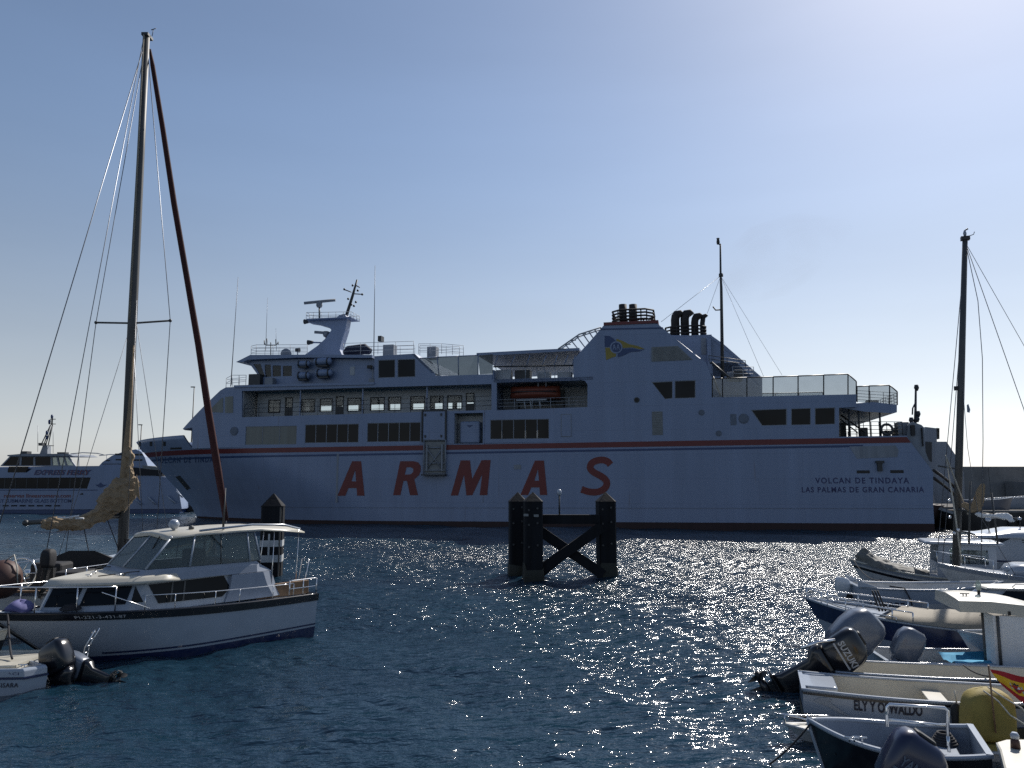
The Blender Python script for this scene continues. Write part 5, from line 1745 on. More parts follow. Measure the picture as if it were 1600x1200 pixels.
tube('wiper', M['black'], roof, [(5.35, .4, 1.91), (4.7, .5, 1.94)], .012, 5)
# soft wheelhouse: blue-white coaming, plastic windows in frames, white hard top running aft
up = MB()
def hrow(z, f):
    return [(4.75 - f * .1, 1.05 - f * .02, z), (3.6, 1.17 - f * .02, z), (1.75 + f * .0, 1.19 - f * .03, z), (1.3 + f * .3, 1.12 - f * .03, z)]
rowsA = []
for z, f in ((1.745, 0), (1.92, 1), (2.02, 2)):
    h = hrow(z, f)
    rowsA.append(h + [(x, -y, zz_) for x, y, zz_ in h[::-1]])
MB().loft(rowsA, smooth=False).build('coaming', M['coaming'], cru)
ca = []
for z, x0, x1 in ((1.08, 2.62, .95), (1.40, 2.50, 1.15), (1.735, 2.45, 1.28)):
    ca.append([(x0, 1.20, z), (x1 + .3, 1.20, z), (x1, 1.1, z), (x1, -1.1, z), (x1 + .3, -1.20, z), (x0, -1.20, z)])
MB().loft(ca, smooth=False).build('aft_coaming', M['coaming'], cru)
WB, WT = 2.03, 2.74
fb = [(4.55, 1.0), (4.62, 0), (4.55, -1.0)]
base = [(4.55, 1.0), (3.55, 1.14), (1.95, 1.16), (1.62, 1.12)]
topp = [(3.92, .92), (3.4, 1.02), (2.0, 1.05), (1.78, 1.03)]
wf = MB().tube([(3.92, .92, WT), (3.98, 0, WT), (3.92, -.92, WT)], .03, 5).tube([(4.62, 0, WB), (3.98, 0, WT)], .03, 5).build('wheelhouse_frame', M['gel_white'], cru)
for sd in (1, -1):
    for (bx, by), (tx, ty) in zip(base, topp):
        tube('frame_post', M['gel_white'], wf, [(bx, sd * by, WB), (tx, sd * ty, WT)], .03, 5)
    tube('frame_post', M['alu'], wf, [(2.75, sd * 1.15, WB), (2.72, sd * 1.04, WT)], .014, 5)
for sd in (1, -1):
    for i in range(3):
        (b0, y0), (b1, y1) = base[i], base[i + 1]
        (t0, w0), (t1, w1) = topp[i], topp[i + 1]
        q = [(b0, sd * y0, WB), (b1, sd * y1, WB), (t1, sd * w1, WT), (t0, sd * w0, WT)]
        MB().hexa(q, [(x, y - sd * .012, z) for x, y, z in q]).build('plastic_window', M['plastic_window'], wf)
    q = [(4.55, sd * 1.0, WB), (4.62, 0.01 * sd, WB), (3.98, 0.01 * sd, WT), (3.92, sd * .92, WT)]
    MB().hexa(q, [(x - .012, y, z) for x, y, z in q]).build('windscreen', M['plastic_window'], wf)
tube('wiper', M['black'], wf, [(4.02, .5, WT), (4.2, .55, 2.45)], .014, 5)
tube('wiper', M['black'], wf, [(3.0, 1.06, WT), (2.7, 1.12, 2.42)], .012, 5)
box('helm_seat', M['canvas_black'], cru, 2.9, 3.3, .2, .7, 1.5, 2.38, .05)
box('dashboard', M['canvas_black'], cru, 3.8, 4.3, -.8, .8, 1.9, 2.12, .03)
tp = []
for x, hw, z in ((4.02, .90, 2.74), (3.95, .98, 2.78), (3.2, 1.08, 2.83), (2.2, 1.12, 2.86), (1.6, 1.10, 2.86), (.9, 1.06, 2.80), (.15, .92, 2.72)):
    tp.append([(x, -hw, z - .05), (x, -hw * .6, z + .03), (x, 0, z + .06), (x, hw * .6, z + .03), (x, hw, z - .05), (x, hw, z - .085), (x, 0, z + .0), (x, -hw, z - .085)])
ht = MB().loft(tp).build('hard_top', M['gel_cream'], cru)
tube('top_rail', M['gel_white'], ht, [(3.3, 1.05, 2.86), (1.9, 1.1, 2.95), (.9, 1.02, 2.9), (.3, .9, 2.76)], .03, 6)
MB().lathe([(.02, -.14), (.12, -.06), (.13, .04), (.06, .12)], (3.55, .25, 3.0), 12, 'x').build('searchlight', M['gel_white'], ht)
tube('lamp_stand', M['gel_white'], ht, [(3.55, .25, 2.84), (3.55, .25, 2.95)], .04, 6)
MB().ball((3.2, .45, 2.9), .07, 10, 6).build('horn', M['alu'], ht)
tube('antenna', M['alu'], ht, [(2.62, .95, 2.85), (2.6, .95, 3.9)], [.035, .008], 6)
for x, y in ((.3, .85), (.3, -.85), (1.2, 1.05)):
    tube('top_stay', M['steel'], cru, [(x, y, 2.74), (x + .1, y * 1.1, 1.05)], .014, 5)
for x in (1.2, .75):
    box('cockpit_seat', M['teak'], cru, x - .2, x + .2, -1.1, 1.1, 1.02, 1.25, .03)
box('cockpit_coaming', M['teak'], cru, .1, 1.7, 1.05, 1.12, 1.02, 1.38, .015)
box('aft_seat', M['canvas_black'], cru, 1.45, 1.7, .1, .9, 1.35, 2.0, .06)
H.rail(M['steel'], cru, .1, .62, .34, 6, (1, -1), .012, 'side_rail', .10)
H.rail(M['steel'], cru, .0, .12, .42, 3, (1, -1), .016, 'stern_rail', .08, True)
H.rail(M['steel'], cru, .70, .985, .55, 4, (1, -1), .016, 'bow_rail', .09, False, True)
tube('diagonal_stay', M['steel'], cru, [(5.5, 1.02, 1.62), (4.6, 1.42, 1.2)], .014, 5)
tube('boarding_ladder', M['steel'], cru, [(.05, .8, 1.05), (-.1, .8, 1.9), (-.1, .5, 1.9), (.05, .5, 1.05)], .018, 6)
box('hatch', M['gel_white'], cru, 5.2, 5.9, -.2, .45, 1.17, 1.24, .02) if False else None
vn, fn, _ = text_data('PI-221-A-1234', .01, 0, 0, 1.1)
nm = MB()
def hull_text(txt, u0, u1, zt_, h, m, parent, Hh, sd=1, bold=.01, out=.026, spacing=1.1, flip=False):
    """lettering lying on the side of a small hull, reading left to right for someone looking at that side"""
    v0, f0, _ = text_data(txt, bold, 0, 0, spacing)
    for v, f in words(v0, f0, len(txt.split())):
        pts = []
        for a, w, d in v:
            u = lerp(u0, u1, a)
            z = Hh.sheer(u) + zt_ + w * h
            pts.append(Hh.pt(u, Hh.vz(u, z), sd, out))
        MB().add(pts, f).build('lettering', m, parent)
hull_text('PI-221-3-431-87', .81, .68, -.13, .07, M['print_grey'], cru, H)
# what lies on the cruiser's foredeck
bun = MB()
bun.loft([[(6.75 + .28 * math.cos(a) * r, -.1 + .34 * math.sin(a) * r, z + .03 * math.sin(3 * a)) for a in [2 * math.pi * i / 14 for i in range(14)]] for r, z in ((1, 1.28), (.95, 1.36), (.7, 1.43), (.3, 1.47), (.05, 1.48))])
bo = bun.build('folded_cover', M['canvas_blue'])
bo.matrix_world = Matrix.Translation(cru.location) @ cru.rotation_euler.to_matrix().to_4x4()
tag(bo, 'folded violet blue cover lying on the bow of the white cabin cruiser', 'cover')
mb = MB()
for k in range(4):
    rr_ = .20 - k * .03
    mb.tube([(5.95 + rr_ * math.cos(2 * math.pi * i / 16), .55 + rr_ * math.sin(2 * math.pi * i / 16), 1.27 + .025 * k) for i in range(17)], .022, 6)
ro = mb.build('coiled_rope', M['dark_rope'])
ro.matrix_world = Matrix.Translation(cru.location) @ cru.rotation_euler.to_matrix().to_4x4()
tag(ro, 'coil of dark rope on the cabin cruiser side deck before its windscreen', 'rope')

# ------------------------------------------------------------------ sailing yacht beyond it
yx, yy = -13.3, 26.0
sy = thing('sailing_yacht', 'sailing yacht with tall mast, tan sail heaped on its boom and dark red furled jib', 'sailing boat', (yx, yy - 5.0, 0), R(90))
HS = Hull(13.6, 3.3, 1.15, 1.45, rake=1.3, ws=.75, p=2.2, ub=.42, bot=.7, draft=.4, mid=1.12)
HS.shell(M['gel_old'], sy)
HS.band('sheer_band', M['gel_navy'], sy, -.12, 0, .012)
HS.deck(M['gel_white'], sy, .22, .99, -.02, .06, .04)
HS.liner(M['gel_cream'], sy, .55, .24)
HS.gunwale(M['teak'], sy, .07, .05)
cb = MB().loft([rounded(2.3, .95, .4, 1.1, 6.6), rounded(2.2, .88, .4, 1.42, 6.6), rounded(2.0, .7, .35, 1.5, 6.6)])
cb.build('coachroof', M['gel_white'], sy)
yb, ytop = at(192, 880, yy), at(229, 58, yy)
mx = lambda p: (p.y - (yy - 5.0), -(p.x - yx), p.z)
mp = [mx(at(190, 893, yy)), mx(at(207, 500, yy)), mx(at(220, 240, yy)), mx(at(229, 58, yy))]
mast_ = tube('mast', M['alu'], sy, mp, [.165, .15, .125, .11], 12)
tube('sail_track', M['canvas_beige'], mast_, [(p[0] - .14, p[1] + .03, p[2]) for p in mp[1:]], .035, 6)
mh = Vector(mp[-1])
MB().box(mh.x - .16, mh.x + .25, mh.y - .12, mh.y + .12, mh.z, mh.z + .1).build('masthead', M['frame_dark'], mast_)
wv = MB().tube([(mh.x + .1, mh.y - .15, mh.z + .1), (mh.x + .1, mh.y - .18, mh.z + .36)], .012, 5).tube([(mh.x + .1, mh.y - .1, mh.z + .34), (mh.x + .1, mh.y - .27, mh.z + .40)], .016, 5)
wv.build('wind_vane', M['frame_dark'], mast_)
spr = [mx(at(150, 504, yy)), mx(at(208, 505, yy)), mx(at(266, 501, yy))]
tube('spreader', M['alu'], mast_, spr, .035, 6)
for p in (spr[0], spr[2]):
    MB().ball(p, .06, 8, 5).build('spreader_tip', M['frame_dark'], mast_)
def stay(pts, r=.013, m='wire'):
    tube('rigging_wire', M[m], sy, pts, r, 4)
dk = lambda x, y: (x, y, HS.sheer(x / 13.6) + .02)
for s_, sp_i in ((1, 0), (-1, 2)):
    stay([mh, spr[sp_i], dk(4.9, s_ * 1.5)], .014)
    stay([Vector(mp[1]), dk(4.3, s_ * 1.48)], .010)
stay([mh, dk(.15, 1.0)], .018)
stay([mh + Vector((0, .1, 0)), dk(.15, -.6)], .014)
stay([Vector(mp[1]) + Vector((0, 0, .6)), dk(7.6, -.9)], .010)
stay([Vector(mp[1]) + Vector((0, -.1, .9)), dk(3.6, -1.2)], .010)
bowp = Vector((13.3, -.2, 1.6))
jt = mh + Vector((.1, -.1, -.4))
jn = Vector(at(351, 800, 33.2))
jb = Vector(mx(jn))
tube('furled_jib', M['sail_red'], sy, [jt, jt.lerp(jb, .03), jt.lerp(jb, .15), jt.lerp(jb, .3) + Vector((0, .03, 0)), jt.lerp(jb, .45), jt.lerp(jb, .6) + Vector((0, -.03, 0)), jt.lerp(jb, .75), jt.lerp(jb, .9), jt.lerp(jb, 1.02)], [.04, .085, .10, .115, .12, .135, .15, .165, .12], 8)
tube('forestay', M['wire'], sy, [jt.lerp(jb, 1.02), (12.9, jb.y * .9, 1.5)], .03, 5)
# boom with the heaped sail
g = Vector(mx(at(196, 806, yy)))
e = Vector(mx(at(40, 817, yy - 1.6)))
boom = tube('boom', M['alu'], sy, [g, e], .075, 8)
MB().ball(e, .1, 8, 6).build('boom_end', M['frame_dark'], boom)
rgs = random.Random(3)
def heap(pts, name, m, n=16, seed=1):
    """a lumpy cloth roll: centre, half width, half height per station"""
    rg = random.Random(seed)
    rings = []
    for j, (c, hw, hh) in enumerate(pts):
        c = Vector(c)
        rr_ = []
        for i in range(n):
            a = 2 * math.pi * i / n
            k = 1 + .12 * math.sin(3 * a + j * 1.7) + .10 * math.sin(5 * a - j * 2.3) + rg.uniform(-.09, .09)
            rr_.append((c.x, c.y + hw * k * math.cos(a), c.z + hh * k * math.sin(a)))
        rings.append(rr_)
    return MB().loft(rings).build(name, m, sy)
def hp(px, y0, y1, Y, hw):
    a, b = Vector(mx(at(px, y0, Y))), Vector(mx(at(px, y1, Y)))
    return ((a + b) / 2, hw, abs(a.z - b.z) / 2)
# low roll along the boom: stations along local x, swung out to the side
def roll(name, m, st, n=18, seed=2):
    rg = random.Random(seed)
    rings = []
    for j, (px, y0, y1, Y, hw) in enumerate(st):
        a, b = Vector(mx(at(px, y0, Y))), Vector(mx(at(px, y1, Y)))
        c, hh = (a + b) / 2, abs(a.z - b.z) / 2
        rr_ = []
        for i in range(n):
            t = 2 * math.pi * i / n
            k = 1 + .10 * math.sin(3 * t + j * 1.9) + .08 * math.sin(6 * t - j * 2.9) + rg.uniform(-.08, .08)
            rr_.append((c.x + hw * k * math.cos(t) * .8, c.y + .12 * k * math.cos(t), c.z + hh * k * math.sin(t)))
        rings.append(rr_)
    o = MB().loft(rings).build(name, m, sy)
    md = o.modifiers.new('soft', 'SUBSURF')
    md.levels = md.render_levels = 4
    tx = bpy.data.textures.new('folds', 'CLOUDS')
    tx.noise_scale = .22
    dm = o.modifiers.new('folds', 'DISPLACE')
    dm.texture = tx
    dm.strength = .20
    dm.mid_level = .5
    t2 = bpy.data.textures.new('creases', 'MARBLE')
    t2.marble_type = 'SHARPER'
    t2.noise_scale = .24
    t2.turbulence = 3
    d2 = o.modifiers.new('creases', 'DISPLACE')
    d2.texture = t2
    d2.strength = -.07
    d2.mid_level = .5
    return o
roll('sail', M['sail_tan'], [(62, 812, 826, yy - 1.6, .12), (75, 808, 828, yy - 1.5, .2), (95, 807, 830, yy - 1.3, .24), (115, 806, 829, yy - 1.1, .24), (135, 802, 826, yy - .8, .28), (150, 792, 823, yy - .6, .3), (158, 768, 820, yy - .45, .34), (168, 752, 815, yy - .35, .38), (182, 744, 808, yy - .25, .40), (196, 741, 800, yy - .15, .40), (208, 741, 788, yy - .05, .34), (216, 748, 772, yy, .16)])
roll('sail', M['sail_tan'], [(194, 690, 756, yy - .1, .22), (202, 696, 775, yy - .1, .30), (210, 715, 772, yy - .05, .26)], seed=5)
for k, (px, py, dx, dy) in enumerate(((214, 742, 3, 40), (209, 780, -10, 22), (190, 797, -16, 12), (160, 806, -22, 14), (120, 822, -20, 9))):
    a_, b_, c_ = at(px, py, yy - .45), at(px + dx, py + dy * .5, yy - .6), at(px + dx * 1.6, py + dy, yy - .5)
    d_ = at(px + dx * .4 - 6, py + dy * .7, yy - .42)
    q = [mx(a_), mx(b_), mx(c_), mx(d_)]
    MB().hexa(q, [(x - .012, y, z + .006) for x, y, z in q]).build('sail_flap', M['sail_tan'], sy)
lw = MB()
prev = None
for k in range(9):
    t = k / 8
    a = at(lerp(190, 207, t), lerp(775, 560, t), yy - .12)
    lw.tube([mx(at(190, 790, yy - .12)), mx(at(196, 730, yy - .12)), mx(at(203, 640, yy - .1)), mx(at(209, 540, yy - .08))], [.16, .15, .07, .04], 8) if k == 0 else None
lw.build('sail_luff', M['sail_tan'], sy)
hw_ = MB()
for px, py in ((70, 812), (90, 808), (100, 809), (110, 808), (118, 810)):
    p = Vector(mx(at(px, py, yy - 1.5)))
    hw_.tube([p, p + Vector((.02, -.25, .04 * ((px % 3) - 1)))], .03, 5)
hw_.build('sail_tie', M['canvas_white'], sy)
tube('sheet', M['dark_rope'], sy, [g.lerp(e, .45), (3.6, -.1, 1.5)], .015, 5)
tube('kicker', M['dark_rope'], sy, [g.lerp(e, .2), (mp[0][0] - .1, mp[0][1], 1.6)], .015, 5)
for z in (1.7, 2.0):
    MB().lathe([(.08, 0), (.06, .08), (.08, .16)], (mp[0][0] - .1, mp[0][1] - .22, z), 10).build('mast_winch', M['frame_dark'], mast_)
# cockpit: dark spray hood, lockers, winches, rails
SF = Frame(sy)
hood = MB().loft([[(3.2 + x, y, 1.15 + z) for x, y, z in ((0, -1.1, 0), (0, -.95, .55), (0, -.4, .78), (0, .4, .78), (0, .95, .55), (0, 1.1, 0))], [(4.1 + x, y, 1.15 + z) for x, y, z in ((0, -1.0, 0), (0, -.85, .4), (0, -.35, .55), (0, .35, .55), (0, .85, .4), (0, 1.0, 0))]])
hood.build('spray_hood', M['canvas_black'], sy)
box('cockpit_locker', M['canvas_black'], sy, .9, 1.9, -1.25, -.45, 1.0, 1.55, .08)
box('cockpit_locker', M['canvas_black'], sy, 1.6, 2.3, -.3, .6, 1.0, 1.72, .08)
HS.rail(M['steel'], sy, .02, .4, .55, 6, (1, -1), .014, 'guard_rail', .05, True)
for x, y in ((2.6, -1.25), (2.6, 1.25)):
    MB().lathe([(.10, 1.2), (.07, 1.3), (.10, 1.42)], (x, y, 0), 12).build('winch', M['steel'], sy)
wl_ = MB().tube([(1.1, .5 + .42 * math.cos(2 * math.pi * i / 24), 1.5 + .42 * math.sin(2 * math.pi * i / 24)) for i in range(25)], .022, 6, caps=False)
for k in range(6):
    a = math.pi * k / 3
    wl_.tube([(1.1, .5, 1.5), (1.1, .5 + .42 * math.cos(a), 1.5 + .42 * math.sin(a))], .012, 5)
wl_.build('steering_wheel', M['steel'], sy)
# outboard clamped on the yacht's rail and a brown ball fender
outboard(sy, (.0, -1.0, 1.75), R(8), 0, .8, 'canvas_black', 'black', True)
fd = thing('ball_fender', 'large brown red ball fender hanging at the yacht stern, rope loop on top', 'fender', at(4, 905, 20.4))
MB().ball((0, 0, 0), .46, 18, 12, (1, 1, 1.08)).build('ball', M['brown_red'], fd)
tube('rope_loop', M['rope'], fd, [(.05, 0, .48), (.25, 0, .62), (.42, -.1, .3), (.46, -.1, -.1)], .018, 6)

# ------------------------------------------------------------------ small boats in the lower left corner
c1 = onz(35, 1088)                # visible stern corner of the dinghy at the water
dg = thing('dinghy', 'white square sterned dinghy lettered SISARA cut by the left edge of the picture', 'dinghy', (c1.x, c1.y, 0), R(2))
plan = [(0, 0), (.26, .34), (-.85, 1.20), (-3.2, 1.35), (-3.2, -.1)]
def dring(z, g):
    c = (-1.2, .7)
    return [(c[0] + (x - c[0]) * g, c[1] + (y - c[1]) * g, z) for x, y in plan]
MB().loft([dring(-.2, .96), dring(.31, 1.0)], smooth=False).build('hull', M['gel_white'], dg)
MB().loft([dring(.31, 1.015), dring(.345, 1.015)], smooth=False).build('rubbing_strip', M['gel_navy'], dg)
MB().loft([dring(.345, 1.0), dring(.46, .99), dring(.50, .965), dring(.50, .90), dring(.42, .88)], smooth=False).build('gunwale', M['gel_white'], dg, .012)
MB().loft([dring(.43, .88), dring(.431, .1)], smooth=False).build('cockpit_floor', M['gel_cream'], dg)
tv, tf, _ = text_data('SISARA', .015, 0, 0, 1.1)
MB().add([(lerp(-.47, -.09, u), -.012, lerp(.165, .25, w)) for u, w, d in tv], tf).build('lettering', M['print_dark'], dg)
tv, tf, _ = text_data('ARACI', .012, 0, 0, 1.1)
MB().add([(lerp(-.50, -.10, u), .0 - .004, lerp(.39, .44, w)) for u, w, d in tv], tf).build('lettering', M['print_navy'], dg)
cleat(dg, -.12, .15, .5)
# tan decked skiff with the black outboard, lying beyond the dinghy
c2 = onz(62, 1050)
sk = thing('skiff', 'tan decked open skiff with black tilted outboard under the cruiser bow', 'motor boat', (-9.72, 16.25, 0), R(180 + 3))
HK = Hull(4.0, 1.5, .50, .62, rake=.6, ws=.95, p=2.4, bot=.82, draft=.25)
HK.shell(M['gel_old'], sk)
HK.deck(M['gel_cream'], sk, .0, .98, -.01, .03, .02)
HK.gunwale(M['gel_cream'], sk, .08, .05)
outboard(sk, (-.40, .25, .06), R(30), R(-12), 1.25, 'gel_black', 'gel_black', legw=1.3)
outboard(sk, (-.98, .10, .0), R(72), R(-14), .95, 'outboard_grey', 'gel_black', legw=1.5)
box('engine_bracket', M['outboard_grey'], sk, -.85, -.05, -.1, .25, .0, .14, .03)
lad = MB()
for s_ in (0, .2):
    lad.tube([(-.75, -.35 - s_, .30), (-.80, -.35 - s_, .62), (-.98, -.35 - s_, .98)], .014, 6)
for k in range(4):
    lad.tube([(-.78 - .05 * k, -.35, .5 + .14 * k), (-.78 - .05 * k, -.55, .5 + .14 * k)], .02, 6)
lad.build('boarding_ladder', M['steel'], sk)
br_ = MB().hexa([(0, -.6, .30), (0, -.2, .30), (-.85, -.2, .25), (-.85, -.6, .25)], [(0, -.6, .36), (0, -.2, .36), (-.85, -.2, .31), (-.85, -.6, .31)])
br_.build('swim_step', M['gel_white'], sk)
# bow of another boat under the cruiser's stem
ob = thing('open_boat', 'dark hulled boat with tan gunwale lying behind the skiff at the left edge', 'boat', (-14.6, 17.3, 0), R(-6))
HO = Hull(3.9, 1.6, .75, .95, rake=.4, ws=.8, p=2.3, bot=.75, draft=.25)
HO.shell(M['gel_black'], ob)
HO.band('upper_strake', M['gel_cream'], ob, -.22, 0, .012)
HO.gunwale(M['gel_cream'], ob, .08, .05)
HO.liner(M['gel_old'], ob, .2)
# mooring line from the cruiser's bow down to the skiff
wm = Matrix.Translation(cru.location) @ cru.rotation_euler.to_matrix().to_4x4()
a = wm @ Vector(H.pt(.95, 1, 1))
b = Matrix.Translation(sk.location) @ sk.rotation_euler.to_matrix().to_4x4() @ Vector((.3, .3, .55))
ln = MB().tube(sagging(a, b, .12), .022, 6).build('mooring_line', M['dark_rope'])
tag(ln, 'dark mooring line running from the cabin cruiser bow down to the skiff', 'rope')
# ------------------------------------------------------------------ passenger catamaran at the left, behind the ferry's bow
EY = 97.0
exf = thing('passenger_catamaran', 'white passenger catamaran with dark window band lettered EXPRESS FERRY, behind the ferry bow', 'ferry', (-52, EY, 0), 0)
def E(px, py, d=0.0):
    p = at(px, py, EY + d)
    return (p.x + 52, p.z)
def ep(name, m, pts, d0, d1, holes=(), parent=None):
    return MB().plate([E(x, y, d0) for x, y in pts], [[E(x, y, d0) for x, y in h] for h in holes], lambda u, w, t: (u, t, w), d0, d1).build(name, m, parent or exf)
ED = 8.0
ep('hull', M['ship_white'], [(-110, 764), (140, 764), (216, 766), (216, 740), (262, 746), (280, 770), (284, 795), (-110, 797)], 0, 2.2)
ep('hull', M['ship_white'], [(-110, 764), (216, 766), (262, 746), (280, 770), (284, 795), (-110, 797)], ED - 2.2, ED)
ep('boot_paint', M['ship_navy'], [(-110, 797.2), (282, 795.2), (280, 804), (-110, 805)], .08, 2.1)
ep('bridge_deck', M['ship_white'], [(-110, 763), (216, 765), (214, 778), (-110, 778)], 2.2, ED - 2.2)
win = [(-95, 747), (142, 746), (136, 763.5), (-95, 764)]
side = ep('cabin_side', M['ship_white'], [(-110, 766), (215, 766), (222, 740), (210, 730), (155, 728), (55, 729), (42, 738), (12, 738), (12, 731), (-110, 731)], .02, .35, [win])
ep('cabin_side', M['ship_white'], [(-110, 766), (215, 766), (222, 740), (210, 730), (55, 729), (-110, 731)], ED - .35, ED - .02)
(xa, za1), (xb, zb1) = E(-95, 747), E(142, 763.5)
fr = MB()
for i in range(15):
    x = lerp(xa, xb, i / 14)
    fr.box(x - .05, x + .05, .12, .2, zb1 - .05, za1 + .05) if i < 14 else None
o = fr.build('window_frame', M['frame_dark'], side)
for i in range(14):
    a, b = lerp(xa, xb, i / 14), lerp(xa, xb, (i + 1) / 14)
    q = [(a + .05, .15, zb1), (b - .05, .15, zb1), (b - .05 + (.35 if i == 13 else 0), .15, za1), (a + .05, .15, za1)]
    MB().hexa(q, [(x, .19, z) for x, y, z in q]).build('pane', M['dark_glass'], side)
(r0, rz) = E(-110, 731, 0)
box('cabin_roof', M['ship_white'], exf, r0, E(215, 731)[0], .3, ED - .3, rz - .15, rz - .02)
ep('cabin_line', M['ship_navy'], [(-110, 765.2), (152, 765.2), (152, 766.4), (-110, 766.4)], -.02, .018)
# wheelhouse
wh = [(0, 728.5), (16, 712), (106, 712), (119, 729)]
wo = [[(4, 727), (17, 714), (31, 714), (30, 727)], [(33, 727), (34, 714), (52, 714), (52, 727)], [(55, 727), (55, 714), (79, 714), (79, 727)], [(82, 727), (81, 714.5), (88, 714.5), (91, 727)], [(93, 727), (90.5, 714.5), (98, 714.5), (102, 727)], [(104.5, 727), (100.5, 714.5), (105, 714.5), (115, 727)]]
wl = ep('wheelhouse', M['grey_plate'], wh, 1.4, 1.6, wo)
for i, h in enumerate(wo):
    ep('pane', M['dark_glass'] if i < 3 else M['plastic_window'], h, 1.47, 1.53, parent=wl)
ep('wheelhouse', M['grey_plate'], wh, ED - 1.6, ED - 1.4, wo)
ep('lower_window', M['dark_glass'], [(14, 729), (45, 729), (40, 738), (12, 738)], -.03, .018)
ep('wheelhouse_roof', M['grey_plate'], [(11, 711), (34, 709), (106, 709), (114, 712.5), (12, 713)], 1.0, ED - 1.0)
for (x0, y0, x1, y1) in ((33, 705, 42, 710), (60, 692, 66, 695), (89, 706.5, 101, 709.5)):
    (a, b), (c, d) = E(x0, y1, 3), E(x1, y0, 3)
    box('roof_box', M['frame_dark'], exf, a, c, 3, 4, b - .1, d)
pyl = ep('mast_pylon', M['grey_plate'], [(62, 709), (67, 696), (74, 696), (74, 709)], 3.6, 4.4)
mbm = MB()
for d in (3.7, 4.3):
    mbm.tube([(E(66, 696, 4)[0], d, E(66, 696, 4)[1]), (E(79, 664, 4)[0], 4, E(79, 664, 4)[1])], .07, 5).tube([(E(73, 696, 4)[0], d, E(73, 696, 4)[1]), (E(82, 664, 4)[0], 4, E(82, 664, 4)[1])], .07, 5)
mbm.tube([(E(81, 664, 4)[0], 4, E(81, 664, 4)[1]), (E(82, 648, 4)[0], 4, E(82, 648, 4)[1])], .11, 6)
for a, b in (((76, 662.5), (87, 662.5)), ((78, 655), (87, 655)), ((66, 696), (84, 696.5)), ((60, 693), (66, 693))):
    mbm.tube([(E(*a, 4)[0], 4, E(*a, 4)[1]), (E(*b, 4)[0], 4, E(*b, 4)[1])], .05, 5)
mbm.build('lattice_mast', M['frame_dark'], exf)
for x, y in ((78, 659), (82, 651), (74, 676), (74, 684)):
    a, b = E(x, y, 4)
    MB().lathe([(.13, b - .25), (.16, b), (.13, b + .25)], (a, 3.9, 0), 8).build('nav_light', M['ship_navy'], exf)
for x, y0, y1 in ((59, 706, 665), (83, 708, 664)):
    tube('whip_antenna', M['wire'], exf, [(E(x, y0, 4)[0], 4, E(x, y0, 4)[1]), (E(x, y1, 4)[0], 4, E(x, y1, 4)[1])], .03, 4)
# awning hoop, rounded aft house with dark vents, stern gear
for d in (.6, ED - .6):
    hoop = MB()
    hoop.tube([(E(106, 709)[0], d, E(106, 709)[1]), (E(125, 707)[0], d, E(125, 707)[1]), (E(148, 708)[0], d, E(148, 708)[1]), (E(161, 711)[0], d, E(161, 711)[1])], .06, 5)
    hoop.tube([(E(119, 708)[0], d, E(119, 708)[1]), (E(119, 729)[0], d, E(119, 729)[1])], .05, 5)
    hoop.build('awning_hoop', M['rail_grey'], exf)
aft = [(152, 731), (160, 722), (175, 712), (195, 705), (212, 702), (221, 706), (226, 714), (232, 731), (238, 742), (152, 742)]
ah = ep('aft_house', M['ship_white'], aft, .25, ED - .25)
for (x0, y0, x1, y1) in ((164, 718.5, 170, 720.5), (179, 717, 190, 719.2), (178, 708.5, 190, 711), (208, 709, 222, 711.5), (206, 717.5, 221, 720), (172, 739, 190, 740.5), (158, 724.5, 196, 725.4)):
    (a, b), (c, d) = E(x0, y1), E(x1, y0)
    box('vent_slot', M['black'], ah, a, c, .22, .249, b, d)
ep('aft_shade', M['canvas_black'], [(206, 730), (256, 736), (252, 743), (206, 743)], -.1, ED + .1)
ep('life_raft', M['orange'], [(241, 741), (247, 736), (254, 741)], .6, 2)
ep('deck_overhang', M['grille'], [(222, 727), (243, 729), (255, 735), (224, 733)], -.05, ED - .2)
for x in (212, 226, 238, 248):
    (a, b), (c, d) = E(x, 766), E(x, 743)
    box('aft_post', M['rail_grey'], exf, a - .06, a + .06, .5, .62, b, d)
ep('aft_bulkhead', M['grille'], [(206, 743), (250, 743), (256, 766), (206, 766)], 2.5, 2.7)
rl = MB()
for (a, b) in (((211, 778), (222, 788)), ((233, 776), (245, 788)), ((262, 774), (275, 786)), ((277, 768), (287, 777))):
    rl.tube([(E(*a)[0], -.3, E(*a)[1]), (E(*b)[0], -.3, E(*b)[1])], .10, 5)
rl.build('stern_handrail', M['gel_white'], exf)
ep('stern_quarter', M['grey_plate'], [(247, 796), (243, 776), (262, 765), (282, 768), (296, 782), (303, 797), (282, 800)], 2.3, ED - .3)
ep('stern_buffer', M['rubber'], [(296, 790), (302, 788), (306, 798), (297, 801)], 2.0, ED)
rgx = random.Random(8)
for k in range(9):
    x, y = rgx.uniform(232, 258), rgx.uniform(758, 772)
    a, b = E(x, y)
    box('deck_gear', M[rgx.choice(['frame_dark', 'grey_plate', 'gel_white'])], exf, a - .4, a + .35, .8 + k * .1, 1.6 + k * .1, b - .3, b + .3, .03)
for k in range(13):
    x = 4 + (k - 6) * 13.4
    (a, b), (c, d) = E(x, 791.2), E(x + 9.5, 789.2)
    box('port_light', M['dark_glass'], exf, a, c, -.03, -.001, b, d)
def e_text(txt, m, x0, y1, x1, y0, bold, shear=0, sp=1.0):
    (a, b), (c, d) = E(x0, y1), E(x1, y0)
    lettering('lettering', txt, m, exf, (a, -.015 if y0 > 745 else .004, b), (1, 0, 0), (0, 0, 1), c - a, d - b, bold, shear, None, sp)
